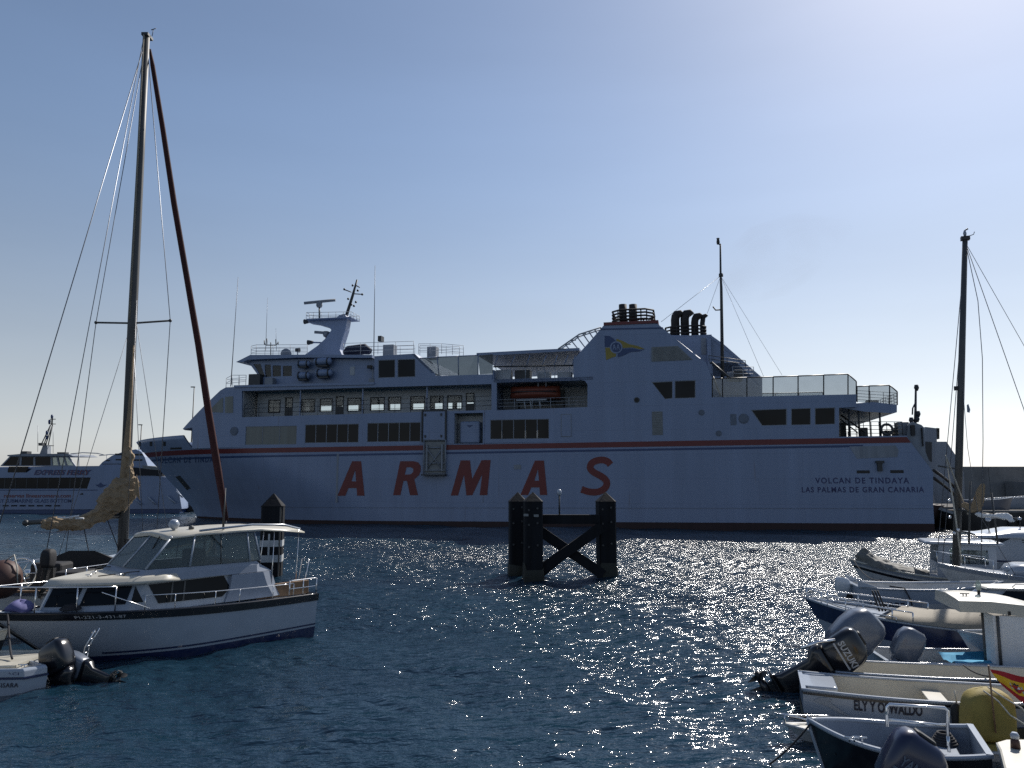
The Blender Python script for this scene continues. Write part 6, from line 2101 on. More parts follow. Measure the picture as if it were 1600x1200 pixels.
e_text('EXPRESS FERRY', M['ship_red'], 53, 742.4, 143, 734, .05, .25)
(a, b), (c, d) = E(53.6, 742.4), E(143.6, 734)
lettering('lettering', 'EXPRESS FERRY', M['ship_navy'], exf, (a, -.002, b), (1, 0, 0), (0, 0, 1), c - a, d - b, .02, .25)
e_text('reservas lineasromero.com', M['ship_red'], 6, 777.5, 111, 771.5, .02)
e_text('FERRY SUBMARINE GLASS BOTTOM', M['ship_navy'], -16, 785.5, 112, 779.5, .02)
ep('winged_mark', M['ship_navy'], [(149, 757), (153, 757.5), (157, 754), (161, 757.5), (167, 757), (162, 760), (157, 762), (152, 760)], -.02, .018)
ep('fender_mark', M['black'], [(125, 771.5), (129, 770), (130, 773), (125, 773)], -.03, -.001)
# lamp posts on the mole behind
for px, y0, y1, Y, lab in ((295.5, 640, 605, 140, 'tall street lamp rising behind the ferry bow slope'), (215.5, 690, 664, 150, 'short lamp post seen above the bow bulwark of the ferry')):
    b = at(px, 760, Y)
    zt = at(px, y1, Y).z
    lp = thing('street_lamp', lab, 'street lamp', (b.x, Y, 0), 0, 'lamp posts on the far mole')
    tube('post', M['frame_dark'], lp, [(0, 0, 0), (0, 0, zt)], [.14, .09], 8)
    box('lamp_head', M['frame_dark'], lp, -.6, .12, -.15, .15, zt - .05, zt + .12)

# ------------------------------------------------------------------ mole, breakwater and quay behind the ferry's stern
bw = thing('breakwater', 'long grey concrete breakwater wall across the right horizon', 'breakwater', (95, 122, 0), 0)
ztop = at(1550, 729, 118).z
seg = 12.0
for i in range(13):
    x0 = -58 + i * seg
    MB().hexa([(x0, -4, -1), (x0 + seg - .06, -4, -1), (x0 + seg - .06, 3, -1), (x0, 3, -1)], [(x0, -3.6, ztop), (x0 + seg - .06, -3.6, ztop), (x0 + seg - .06, 0, ztop), (x0, 0, ztop)]).build('wall_segment', M['concrete'], bw)
box('upper_slab', M['concrete'], bw, -20, 98, -9, -4.2, -1, at(1550, 752, 113).z)
quay = thing('quay_wall', 'low dark quay with rubber fenders where the ferry stern ramp lands', 'quay', (52, 66, 0), 0)
zq = at(1540, 801, 60).z
box('quay_body', M['rock'], quay, -15.3, 40, -5.5, 24, -2, zq)
box('quay_kerb', M['concrete'], quay, -15.3, 40, -5.45, -5.0, zq, zq + .14)
for i in range(9):
    x = -13 + i * 5
    tyq = MB().tube([(x + .45 * math.cos(2 * math.pi * k / 16), -5.65, .7 + .45 * math.sin(2 * math.pi * k / 16)) for k in range(17)], .16, 8, caps=False)
    tyq.build('tyre_fender', M['rubber'], quay)
rl = MB()
for z in (.5, .95):
    rl.tube([(-10, -3.5, zq + z), (40, -3.5, zq + z)], .05, 5)
for i in range(16):
    rl.tube([(-10 + i * 3.2, -3.5, zq), (-10 + i * 3.2, -3.5, zq + .95)], .05, 5)
rl.build('guard_rail', M['steel'], quay)
rg = random.Random(21)
rk = []
mb = MB()
for i in range(260):
    x, y = rg.uniform(-15, 100), rg.uniform(-22, -9)
    r_ = rg.uniform(.6, 1.4)
    n0 = len(mb.v)
    mb.ball((x, y, rg.uniform(-.3, .9) + (y + 22) * .09), r_, 6, 4, (1, rg.uniform(.7, 1.2), rg.uniform(.5, .9)))
    mb.v[n0:] = [(a + rg.uniform(-.18, .18), b + rg.uniform(-.18, .18), c + rg.uniform(-.18, .18)) for a, b, c in mb.v[n0:]]
mb.smooth = [False] * len(mb.smooth)
ro = mb.build('armour_rocks', M['rock'])
ro.location = (95, 122, 0)
ro['kind'] = 'stuff'
ro['label'] = 'dark armour rocks heaped along the foot of the breakwater'
# small boats laid up on the quay, bright gunwales in the sun
for k, (px, py, L_, rz, lab, mm) in enumerate(((1546, 796, 4.2, 8, 'blue grey rowing boat laid up on the quay near the ramp', 'outboard_grey'), (1560, 784, 5.0, -4, 'white rowing boat on the quay behind the blue grey one', 'gel_white'), (1592, 780, 4.4, 5, 'white rowing boat at the right edge of the quay', 'gel_old'))):
    Yq = 63.5 + k * 4.5
    b = at(px, py, Yq)
    r_ = thing('rowing_boat', lab, 'boat', (b.x - 1.8, Yq, zq + .32), R(rz), 'rowing boats laid up on the quay')
    Hq = Hull(L_, 1.6, .55, .8, rake=.4, draft=.3)
    Hq.shell(M[mm], r_)
    Hq.gunwale(M['gel_white'], r_, .10, .05)
    Hq.liner(M['gel_old'], r_, .05)
    box('thwart', M['teak'], r_, 1.8, 2.05, -.7, .7, .4, .44)
# ------------------------------------------------------------------ boats moored along the right side
def boat(name, label, cat, x, y, deg):
    return thing(name, label, cat, (x, y, 0), R(deg), 'small boats moored along the right quay')
# --- open fishing boat with the three-word name, stern to the left
ely = boat('fishing_skiff', 'white open skiff lettered ELY Y OSWALDO beside the green covered motor', 'boat', 5.1, 14.11, -17.5)
HE = Hull(4.6, 1.42, .60, .72, rake=.5, ws=.92, p=2.6, bot=.84, draft=.22, mid=.58)
HE.shell(M['gel_white'], ely)
HE.gunwale(M['gel_white'], ely, .05, .035)
HE.band('rub_line', M['gel_black'], ely, -.075, -.035, .012)
HE.band('lower_chine', M['mud_paint'], ely, -.6, -.40, .008)
HE.band('chine_line', M['gel_navy'], ely, -.40, -.385, .012)
HE.liner(M['gel_cream'], ely, .12, .95, .035)
hull_text('ELY Y OSWALDO',   .17, .39, -.24, .17, M['print_dark'], ely, HE, -1, .03, .014, 1.0)
def dolphin_mark():
    pts = [(.035, -.16), (.055, -.10), (.085, -.09), (.10, -.13), (.085, -.135), (.105, -.20), (.13, -.28), (.16, -.36), (.12, -.31), (.085, -.23), (.055, -.19)]
    v = [HE.pt(u, HE.vz(u, HE.sheer(u) + z), -1, .014) for u, z in pts]
    MB().add(v, [tuple(range(len(v)))]).build('leaping_mark', M['print_grey'], ely)
dolphin_mark()
for u in (.45,):
    box('thwart', M['gel_cream'], ely, 2.0, 2.3, -.62, .62, .40, .44, .01)
cool = thing('cool_box', 'white plastic cool box at the stern of the ELY Y OSWALDO skiff', 'cool box', (5.1, 14.11, 0), R(-17.5))
MB().loft([rounded(.24, .42, .05, .18, .30, .12), rounded(.26, .45, .05, .50, .30, .12)]).build('body', M['gel_white'], cool)
MB().loft([rounded(.275, .465, .05, .505, .30, .12), rounded(.275, .465, .05, .57, .30, .12), rounded(.25, .44, .05, .59, .30, .12)]).build('lid', M['gel_white'], cool)
box('latch', M['print_grey'], cool, .24, .36, -.36, -.345, .44, .54)
# --- cream skiff behind it, black outboard swung up
crm = boat('cream_skiff', 'cream lined open skiff with big black tilted outboard, behind ELY Y OSWALDO', 'motor boat', 6.15, 15.42, -9.5)
HC = Hull(5.2, 1.15, .55, .60, rake=.5, ws=.95, p=2.6, bot=.84, draft=.22, mid=.52)
HC.shell(M['gel_old'], crm)
HC.gunwale(M['gel_white'], crm, .045, .03)
HC.band('rub_line', M['gel_black'], crm, -.07, -.03, .012)
HC.liner(M['gel_cream'], crm, .1, .95, .035)
outboard(crm, (.06, -.30, .26), R(60), R(-4), 1.5, 'gel_black', 'gel_black', False, ('SUZUKI', 'fore'), legw=1.7)
bow_tube = tube('tiller_tube', M['steel'], crm, [(-.62, -.55, .95), (-.30, -.55, 1.08), (-.0, -.53, 1.12)], .03, 8)
ln = MB().tube(sagging((7.0 + 1.55, 15.1, .62), (8.6, 14.35, .6), .05), .014, 5).build('mooring_line', M['dark_rope'])
tag(ln, 'short dark mooring line hanging at the cream skiff bow beside the flag', 'rope')
# --- twin grey outboards, boat under a blue tarpaulin
twin = boat('tarped_boat', 'white boat with two big grey outboards and a bright blue tarpaulin inside', 'motor boat', 7.75, 17.0, -7)
HT = Hull(4.0, 1.5, .42, .50, rake=.5, ws=.95, p=2.6, bot=.84, draft=.25, mid=.41)
HT.shell(M['gel_white'], twin)
HT.gunwale(M['gel_white'], twin, .06, .04)
HT.liner(M['gel_old'], twin, .08)
outboard(twin, (-.55, -.30, .10), R(52), R(6), 1.75, 'outboard_grey', 'outboard_grey', True)
outboard(twin, (.62, -.55, .22), R(30), R(-4), 1.15, 'outboard_grey', 'outboard_grey', True)
tp = MB()
rows = []
rg = random.Random(4)
for i in range(12):
    x = lerp(1.35, 3.4, i / 11)
    rows.append([(x, lerp(-.72, .3, j / 8), .44 + .05 * math.sin(j * .8) * (i / 11) + .03 * math.sin(j * 2.1 + i * .7) - .08 * (1 - abs(j - 4) / 4) + rg.uniform(-.012, .012)) for j in range(9)])
    rows[-1][0] = (x, -.80, .36)
tp.grid(rows)
to = tp.build('tarpaulin', M['tarp_blue'])
to.matrix_world = Matrix.Translation(twin.location) @ twin.rotation_euler.to_matrix().to_4x4()
tag(to, 'bright blue tarpaulin stretched over the boat with grey outboards', 'tarpaulin')
# --- navy launch, bow to the left, beige cockpit cover
nav = boat('navy_launch', 'navy hulled launch with steel bow rails and beige cockpit cover', 'motor boat', 11.85, 18.0, 142)
HN = Hull(5.1, 1.95, .72, .98, rake=.75, ws=.9, p=2.2, ub=.4, bot=.78, draft=.25, mid=.74)
HN.shell(M['gel_white'], nav)
HN.band('navy_topsides', M['gel_navy'], nav, -.50, 0, .010, .0, 1.0)
HN.band('bottom_paint', M['gel_old'], nav, -1.0, -.82, .006)
HN.gunwale(M['gel_white'], nav, .09, .05)
HN.liner(M['gel_old'], nav, .2)
HN.deck(M['gel_white'], nav, .62, .98, -.05, .03, .05)
HN.rail(M['steel'], nav, .45, .985, .26, 6, (1, -1), .018, 'bow_rail', .05, False, True)
HN.rail(M['steel'], nav, .52, .97, .10, 5, (1, -1), .014, 'lower_rail', -.02, False, True)
cvm = MB()
rows = []
for i in range(12):
    x = lerp(-.15, 2.9, i / 11)
    u = max(0, min(1, x / 5.1))
    yb_ = HN.pt(u, 1, 1)[1] + .03
    zc = .86 + .42 * (1 - i / 11) ** 1.5 + .03 * math.sin(i * 2.0)
    rows.append([(x, yb_ * f, (HN.sheer(u) + .03 if abs(f) > .99 else lerp(zc, HN.sheer(u) + .10, abs(f) ** 2.5))) for f in (-1, -.92, -.6, -.25, 0, .25, .6, .92, 1)])
cvm.grid(rows)
cv = cvm.build('cockpit_cover', M['canvas_beige'], nav)
hull_text('7-TE-1-228', .36, .20, -.62, .07, M['print_grey'], nav, HN, 1, .01, .014) 
for x in (.5, .9):
    cleat(nav, x, .2, 1.3, 'black')
rodm = MB()
for k in range(3):
    rodm.tube([(3.05 + .06 * k, .2 + .05 * k, .85), (3.2 + .05 * k, .25 + .05 * k, 1.35)], .022, 6)
rodm.build('rod_holder', M['black'], nav)
# --- white launch with outboard, stern left
tom = boat('white_launch', 'white launch lettered TOMARE with white outboard at its stern', 'motor boat', 10.95, 25.4, -10)
HM = Hull(4.5, 1.9, .78, .95, rake=.7, ws=.92, p=2.5, bot=.82, draft=.25, mid=.76)
HM.shell(M['gel_white'], tom)
HM.gunwale(M['gel_white'], tom, .10, .05)
HM.liner(M['gel_old'], tom, .3)
HM.band('low_step', M['gel_old'], tom, -.62, -.42, .02, .4, 1.0, (1, -1), False)
hull_text('TOMARE', .06, .29, -.56, .17, M['print_dark'], tom, HM, -1, .03, .014)
hull_text('Guayara', .15, .29, -.30, .11, M['print_grey'], tom, HM, -1, .0, .014)
b0 = [HM.pt(u, HM.vz(u, HM.sheer(u) + z), -1, .014) for u, z in ((.60, -.24), (.75, -.24), (.75, -.14), (.60, -.14))]
MB().add(b0, [(0, 1, 2, 3)]).build('registration_plate', M['print_dark'], tom)
MB().hexa([(0, -.95, .80), (.55, -.95, .80), (.55, -.80, .80), (0, -.80, .80)], [(0.02, -.93, .98), (.2, -.93, .92), (.2, -.82, .92), (.02, -.82, .98)]).build('quarter_block', M['gel_white'], tom)
MB().hexa([(0, .95, .80), (.55, .95, .80), (.55, .80, .80), (0, .80, .80)], [(0.02, .93, .98), (.2, .93, .92), (.2, .82, .92), (.02, .82, .98)]).build('quarter_block', M['gel_white'], tom)
outboard(tom, (-.02, 0, .42), R(10), 0, .95, 'outboard_white', 'outboard_white', False)
tube('stern_line', M['dark_rope'], tom, [(.9, -.9, .84), (1.3, -1.0, .80), (1.45, -1.02, .45), (1.55, -1.02, -.05)], .025, 6)
# --- traditional boat, bow left, heaped grey tarpaulin and small cabin
trd = boat('cabin_fishing_boat', 'grey fishing boat with upright white cabin and a heap of tarpaulin on its bow', 'fishing boat', 18.55, 28.0, 160.5)
HR = Hull(6.0, 2.0, .68, 1.10, rake=.75, ws=.85, p=2.1, ub=.45, bot=.74, draft=.3, mid=.62)
HR.shell(M['gel_old'], trd)
HR.band('strake', M['gel_black'], trd, -.30, -.20, .012)
HR.band('strake', M['canvas_grey'], trd, -.13, -.0, .012)
HR.gunwale(M['gel_cream'], trd, .09, .06)
HR.deck(M['gel_old'], trd, .02, .97, -.06, .03, .06)
cabf = MB().plate([(1.25, .75), (3.15, .75), (3.05, 1.95), (1.25, 1.95)], [[(1.5, 1.28), (2.72, 1.28), (2.70, 1.78), (1.5, 1.78)]], lambda u, w, t: (u, t, w), .74, .80)
cabf.plate([(1.25, .75), (3.15, .75), (3.05, 1.95), (1.25, 1.95)], [[(1.5, 1.28), (2.72, 1.28), (2.70, 1.78), (1.5, 1.78)]], lambda u, w, t: (u, t, w), -.80, -.74)
cabf.box(3.05, 3.12, -.74, .74, .75, 1.3).box(1.25, 1.3, -.74, .74, .75, 1.3)
cabf.v = [(a, b, c - .16) for a, b, c in cabf.v]
cb = cabf.build('cabin', M['gel_white'], trd)
for sd in (-.77, .77):
    box('pane', M['clear_glass'], cb, 1.5, 2.72, sd - .01, sd + .01, 1.12, 1.62)
    box('window_bar', M['frame_dark'], cb, 2.08, 2.12, sd - .02, sd + .02, 1.12, 1.62)
MB().loft([rounded(1.25, .92, .15, 1.795, 2.25), rounded(1.28, .95, .15, 1.84, 2.25), rounded(1.2, .85, .15, 1.90, 2.25)]).build('cabin_roof', M['gel_white'], cb)
for y in (.6, -.6):
    tube('roof_rail', M['gel_white'], cb, [(1.6, y, 1.89), (1.65, y, 2.0), (2.2, y, 2.01), (2.75, y, 2.0), (2.8, y, 1.89)], .025, 6)
b0 = [HR.pt(u, HR.vz(u, HR.sheer(u) + z), 1, .03) for u, z in ((.42, -.42), (.52, -.42), (.52, -.14), (.42, -.14))]
MB().add(b0, [(0, 1, 2, 3)]).build('blue_panel', M['tarp_blue'], trd)
tarp = MB()
rings = []
rg = random.Random(12)
for i, (x, h, w) in enumerate(((5.75, .16, .10), (5.55, .52, .28), (5.35, .50, .45), (5.05, .40, .60), (4.6, .24, .72), (4.1, .20, .78), (3.7, .16, .78), (3.35, .10, .7))):
    zb_ = HR.sheer(x / 6.0) - .02
    rings.append([(x + rg.uniform(-.04, .04), w * math.cos(math.pi * k / 10) * (1 + rg.uniform(-.1, .1)), zb_ + h * math.sin(math.pi * k / 10) * (1 + rg.uniform(-.4, .4))) for k in range(11)])
tarp.grid(rings)
to = tarp.build('tarpaulin', M['tarp_grey'])
to.matrix_world = Matrix.Translation(trd.location) @ trd.rotation_euler.to_matrix().to_4x4()
md = to.modifiers.new('soft', 'SUBSURF'); md.levels = md.render_levels = 2
tx = bpy.data.textures.new('creases', 'CLOUDS'); tx.noise_scale = .22
dm = to.modifiers.new('creases', 'DISPLACE'); dm.texture = tx; dm.strength = .22
tag(to, 'crumpled grey tarpaulin heaped over the bow of the cabin fishing boat', 'tarpaulin')
# --- small yacht with the right-hand mast, bow left
msx, msy = at(1493, 880, 26.5).x, 26.5
yr = boat('small_yacht', 'small grey yacht whose tall mast and tan sail stand before the breakwater', 'sailing boat', 14.55 + 5.3, 26.95 - 2.1, 158.5)
HY = Hull(5.7, 2.0, 1.0, 1.28, rake=1.0, ws=.8, p=2.0, ub=.4, bot=.7, draft=.3, mid=.98)
HY.shell(M['gel_old'], yr)
HY.band('sheer_band', M['canvas_grey'], yr, -.14, 0, .012)
HY.deck(M['gel_white'], yr, .02, .985, -.02, .05, .04)
HY.gunwale(M['gel_white'], yr, .05, .04)
inv = local_of(yr)
ml = lambda px, py, Y: inv @ at(px, py, Y)
mb0, mt0 = ml(1494, 884, 26.5), ml(1508, 371, 26.5)
mr = tube('mast', M['alu'], yr, [mb0, mb0.lerp(mt0, .5), mt0], [.13, .115, .085], 10)
MB().box(mt0.x - .14, mt0.x + .14, mt0.y - .1, mt0.y + .1, mt0.z - .1, mt0.z + .03).build('masthead', M['frame_dark'], mr)
tube('wind_vane', M['frame_dark'], mr, [mt0, mt0 + Vector((0, 0, .25)), mt0 + Vector((-.1, .05, .3))], .03, 5)
MB().lathe([(.04, .05), (.06, .15), (.03, .25)], mt0, 8).build('anchor_light', M['gel_white'], mr)
tube('masthead_arm', M['frame_dark'], mr, [mt0, mt0 + Vector((-.25, .1, .05)), mt0 + Vector((-.28, .12, .14))], .014, 5)
pm = ml(1499, 607, 26.5)
box('deck_light', M['black'], mr, pm.x + .02, pm.x + .16, pm.y - .06, pm.y + .06, pm.z - .06, pm.z + .08)
yw = lambda pts, r=.012: tube('rigging_wire', M['wire'], yr, pts, r, 4)
top_ = mt0 + Vector((0, 0, -.2))
yw([top_, HY.pt(.995, 1, 1)])
yw([mb0.lerp(mt0, .8), HY.pt(.96, 1, -1)])
yw([top_, ml(1528, 470, 26), ml(1535, 560, 25.8), ml(1536, 690, 25.6), ml(1533, 880, 25.5)])
yw([top_, ml(1600, 640, 25.5), ml(1640, 800, 25.3), HY.pt(.1, 1, 1)])
yw([top_, ml(1600, 540, 27.0), HY.pt(.0, 1, -1)])
yw([mb0.lerp(mt0, .58), ml(1512, 700, 26), ml(1528, 800, 25.9), HY.pt(.62, 1, 1)], .009)
tube('halyard', M['rope'], yr, [mb0.lerp(mt0, .15) + Vector((-.3, .1, 0)), ml(1478, 712, 26.2), ml(1492, 800, 26.2), ml(1503, 880, 26.2)], .03, 5)
tube('deck_post', M['alu'], yr, [ml(1516, 752, 26), ml(1514, 850, 26)], .035, 6)
tube('deck_post', M['alu'], yr, [ml(1549, 770, 25.8), ml(1559, 850, 25.6)], .03, 6)
for (px, py) in ((1483, 782), (1484, 808), (1497, 828), (1491, 833)):
    p = ml(px, py, 26.1)
    MB().ball(p, .055, 8, 6).build('rigging_block', M['steel'], yr)
def cloth_roll(name, m, st, parent, inv_, n=14, seed=3, disp=.14):
    rg = random.Random(seed)
    rings = []
    for j, (px, py, r1, r2, Y) in enumerate(st):
        c = inv_ @ at(px, py, Y)
        rings.append([(c.x + r1 * math.cos(2 * math.pi * i / n) * (1 + rg.uniform(-.15, .15)), c.y + r2 * .5 * math.cos(2 * math.pi * i / n), c.z + r2 * math.sin(2 * math.pi * i / n) * (1 + rg.uniform(-.15, .15))) for i in range(n)])
    o = MB().loft(rings).build(name, m, parent)
    md = o.modifiers.new('soft', 'SUBSURF'); md.levels = md.render_levels = 2
    tx = bpy.data.textures.new('folds', 'CLOUDS'); tx.noise_scale = .15
    dm = o.modifiers.new('folds', 'DISPLACE'); dm.texture = tx; dm.strength = disp
    return o
cloth_roll('sail', M['sail_tan'], [(1503, 788, .06, .06, 26), (1512, 791, .12, .10, 26), (1522, 796, .16, .14, 26), (1528, 790, .18, .22, 26), (1530, 775, .16, .20, 26), (1534, 762, .11, .10, 26), (1537, 756, .05, .05, 26)], yr, inv)
cloth_roll('sail', M['canvas_white'], [(1524, 803, .1, .06, 26), (1540, 806, .16, .06, 25.8), (1556, 806, .16, .08, 25.6), (1570, 806, .16, .12, 25.4), (1580, 811, .12, .09, 25.3), (1586, 815, .05, .03, 25.2)], yr, inv, seed=8)
tube('boom', M['alu'], yr, [ml(1497, 796, 26.4), ml(1590, 812, 25.2)], .05, 6)
burg = MB().plate([(1510.5, 633), (1513, 631), (1516, 640), (1515, 645), (1511, 644)], [], lambda u, w, t: tuple(ml(u, w, 26.2) + Vector((0, t, 0))), 0, .012)
burg.build('burgee', M['canvas_grey'], yr)
# windscreen and cuddy of the yacht
cd = MB().loft([rounded(1.6, .78, .3, 1.02, 2.2), rounded(1.45, .68, .3, 1.30, 2.15), rounded(1.3, .55, .25, 1.36, 2.1)])
cd.build('coachroof', M['gel_white'], yr)
HY.rail(M['steel'], yr, .72, .99, .40, 3, (1, -1), .014, 'bow_rail', .05, False, True)
fn_ = boat('moored_fender', 'white ball fender on the deck edge on the small yacht deck at the right edge', 'fender', at(1573, 889, 24.6).x, 24.6, 0)
fn_.location.z = at(1573, 889, 24.6).z
MB().ball((0, 0, 0), .085, 12, 8).build('ball', M['gel_white'], fn_)
tube('lanyard', M['rope'], fn_, [(0, 0, -.08), (.05, 0, -.32)], .012, 5)
# --- cabin cruiser at the right edge behind
crz = boat('motor_cruiser', 'long white cabin cruiser with arched white roof at the right edge behind the mast', 'motor boat', 22.9, 30.4, 172)
HZ = Hull(6.2, 2.4, .95, 1.15, rake=.8, ws=.9, p=2.4, bot=.8, draft=.3)
HZ.shell(M['gel_white'], crz)
HZ.gunwale(M['gel_navy'], crz, .09, .06)
HZ.deck(M['gel_white'], crz, .02, .97, -.03, .04, .05)
zf_ = MB().plate([(-.1, .95), (5.0, .95), (4.2, 1.62), (3.6, 1.92), (-.1, 1.98)], [[(.1, 1.3), (.85, 1.3), (.85, 1.7), (.1, 1.7)], [(1.0, 1.3), (1.75, 1.3), (1.75, 1.7), (1.0, 1.7)], [(1.9, 1.3), (2.6, 1.3), (2.55, 1.7), (1.9, 1.7)]], lambda u, w, t: (u, t, w), .93, 1.0)
zf_.plate([(-.1, .95), (5.0, .95), (4.2, 1.62), (3.6, 1.92), (-.1, 1.98)], [], lambda u, w, t: (u, t, w), -1.0, -.93)
zc = zf_.build('cabin', M['gel_white'], crz)
for a, b in ((.1, .85), (1.0, 1.75), (1.9, 2.6)):
    box('pane', M['curtain_glass'], zc, a, b, .95, .975, 1.3, 1.7)
for z in (1.80, 1.72):
    box('vent_slot', M['black'], zc, 2.9, 3.3, 1.0, 1.006, z, z + .03)
arch = [[(x, y, 1.94 + .32 * (1 - (y / 1.12) ** 2) ** .5 * (1 if x < 4.2 else .4)) for y in [lerp(-1.12, 1.12, k / 12) for k in range(13)]] for x in (-.6, 1.5, 3.4, 4.3, 4.9)]
am = MB().grid(arch)
am.v += [(x, y, z - .05) for x, y, z in am.v]
nn = len(am.v) // 2
am.f += [tuple(i + nn for i in f[::-1]) for f in am.f[:]]
am.smooth += am.smooth[:]
for i in range(4):
    for e in (0, 12):
        a, b = i * 13 + e, (i + 1) * 13 + e
        am.f.append((a, b, b + nn, a + nn)); am.smooth.append(False)
am.build('arched_roof', M['gel_white'], crz)
for x, y, z in ((4.1, .2, 2.28), (3.0, .3, 2.32)):
    o = tube('lamp_stem', M['black'], crz, [(x, y, z - .2), (x, y, z + .22)], .02, 6)
    MB().ball((x, y, z + .28), .10 if x > 4 else .07, 10, 7, (1.1, 1.1, .8)).build('dome_lamp', M['gel_white'], o)
bl = box('deck_locker', M['canvas_grey'], crz, 3.3, 4.0, 1.06, 1.5, .95, 1.25, .04) if False else None
# --- low cuddy boat whose white roof and dark glass show above the beige cover
cdb = boat('cuddy_boat', 'white cuddy boat with lit flat cabin roof and dark side glass, behind the canvas canopy', 'motor boat', 16.6, 21.3, 174)
HQ2 = Hull(4.6, 1.8, .75, .92, rake=.6, ws=.92, p=2.3, bot=.82, draft=.25)
HQ2.shell(M['gel_white'], cdb)
HQ2.gunwale(M['gel_white'], cdb, .07, .05)
HQ2.deck(M['gel_white'], cdb, .02, .98, -.02, .03, .05)
cbt = MB().hexa([(1.0, -.75, .78), (1.0, .75, .78), (4.0, .35, .88), (4.0, -.35, .88)], [(1.5, -.68, 1.18), (1.5, .68, 1.18), (3.6, .30, 1.16), (3.6, -.30, 1.16)]).build('cuddy', M['gel_white'], cdb)
for sd in (1, -1):
    q = [(1.25, sd * .742, .86), (3.5, sd * .44, .92), (3.25, sd * .40, 1.13), (1.6, sd * .675, 1.14)]
    MB().hexa(q, [(x, y + sd * .02, z) for x, y, z in q]).build('side_glass', M['dark_glass'], cbt)
MB().hexa([(1.2, -.8, 1.185), (1.2, .8, 1.185), (3.75, .38, 1.165), (3.75, -.38, 1.165)], [(1.2, -.78, 1.23), (1.2, .78, 1.23), (3.7, .36, 1.21), (3.7, -.36, 1.21)]).build('cuddy_roof', M['gel_cream'], cdb, .012)
tube('roof_rail', M['steel'], cdb, [(2.0, .5, 1.22), (2.1, .5, 1.32), (3.0, .4, 1.31), (3.1, .4, 1.22)], .014, 6)
for sd in (1, -1):
    MB().hexa([(.35, sd * .86, .76), (.55, sd * .86, .76), (.55, sd * .80, .76), (.35, sd * .80, .76)], [(1.2, sd * .74, 1.36), (1.36, sd * .74, 1.36), (1.36, sd * .68, 1.36), (1.2, sd * .68, 1.36)]).build('screen_pillar', M['gel_white'], cdb)
q = [(1.25, -.68, 1.25), (1.25, .68, 1.25), (1.28, .66, 1.5), (1.28, -.66, 1.5)]
box('seat_back', M['canvas_grey'], cdb, 1.55, 1.75, .1, .5, 1.2, 1.48, .03)
# --- cuddy boat with the tall white side screen, nearer
cud = boat('canopied_boat', 'white boat with tall white canvas canopy and lit roof, right edge behind the flag', 'motor boat', 14.6, 16.35, 170)
HU = Hull(5.0, 2.0, .70, .85, rake=.6, ws=.92, p=2.4, bot=.82, draft=.25)
HU.shell(M['gel_white'], cud)
HU.gunwale(M['gel_white'], cud, .08, .05)
HU.liner(M['gel_old'], cud, .2)
iu = local_of(cud)
pc = lambda px, py, Y: iu @ at(px, py, Y)
YN = 16.0
p_a, p_b = pc(1551, 962, YN), pc(1551, 1062, YN)
xk, yk = p_a.x, p_a.y
zt_, zb_ = p_a.z, p_b.z
sc_ = MB().box(xk - 3.0, xk, yk - .03, yk, zb_, zt_)
sc_.build('side_screen', M['canvas_white'], cud)
MB().box(xk - .03, xk - .001, yk - .5, yk - .03, zb_, zt_).build('front_screen', M['canvas_white'], cud)
tube('screen_pole', M['alu'], cud, [(xk - .08, yk + .02, zb_), (xk - .08, yk + .02, zt_)], .03, 6)
tube('screen_pole', M['alu'], cud, [(xk + .01, yk - .47, zb_), (xk + .01, yk - .47, zt_)], .03, 6)
rfz = [(xk + .62, zt_ + .30), (xk + .05, zt_ + .30), (xk - .6, zt_ + .24), (xk - 1.3, zt_ + .05), (xk - 3.0, zt_ - .05)]
rows_t = [[(x, yk + .04, z - .24), (x, yk + .03, z - .02), (x, yk - .12, z), (x, yk - .7, z + .05), (x, yk - 1.3, z + .02), (x, yk - 1.35, z - .2)] for x, z in rfz]
rt = MB().loft(rows_t, smooth=False).build('canopy_roof', M['gel_cream'], cud)
box('roof_slot', M['black'], rt, xk - .32, xk - .27, yk + .041, yk + .05, zt_ + .02, zt_ + .10)
o = tube('lamp_stem', M['black'], rt, [(xk - .0, yk - .6, zt_ + .32), (xk - .0, yk - .6, zt_ + .42)], .03, 6)
MB().lathe([(.04, 0), (.055, .05), (.05, .17), (.02, .2)], (xk, yk - .6, zt_ + .42), 12).build('lamp_glass', M['plastic_window'], o)
cleat(rt, xk + .35, yk - .4, zt_ + .32, 'black')
tube('roof_grab_rail', M['black'], rt, [(xk - .75, yk - .1, zt_ + .2), (xk - .8, yk - .12, zt_ + .32), (xk - 1.4, yk - .12, zt_ + .2)], .014, 5)
# --- dark launch in front, bow left
drk = boat('dark_launch', 'black hulled launch with white gunwale and steel hoop rail, nearest bow pointing left', 'motor boat', 6.22, 10.69, 159)
HD2 = Hull(2.15, 1.45, .68, .72, rake=.28, ws=.9, p=2.3, ub=.4, bot=.8, draft=.25, mid=.60)
HD2.shell(M['gel_black'], drk)
HD2.gunwale(M['gel_white'], drk, .06, .05)
HD2.liner(M['canvas_grey'], drk, .18, .95, .05)
MB().tube([HD2.pt(1, v, 1, .0) for v in (1, .75, .5, .3, .1)], .028, 6).build('stem_strip', M['gel_white'], drk)
HD2.deck(M['gel_white'], drk, .84, .97, -.16, .0, .10, 'bow_shelf')
for x, y in ((1.6, .62), (1.5, .55)):
    cleat(drk, x, y, .66)
hoop = MB()
for y in (-.45, .45):
    pass
YD = 10.9
idk = local_of(drk)
dl = lambda px, py, Y: idk @ at(px, py, Y)
hoop.tube([dl(1386, 1135, YD), dl(1386, 1104, YD), dl(1390, 1100.5, YD), dl(1476, 1106, YD - .25), dl(1481, 1111, YD - .25), dl(1481, 1150, YD - .25)], .022, 8)
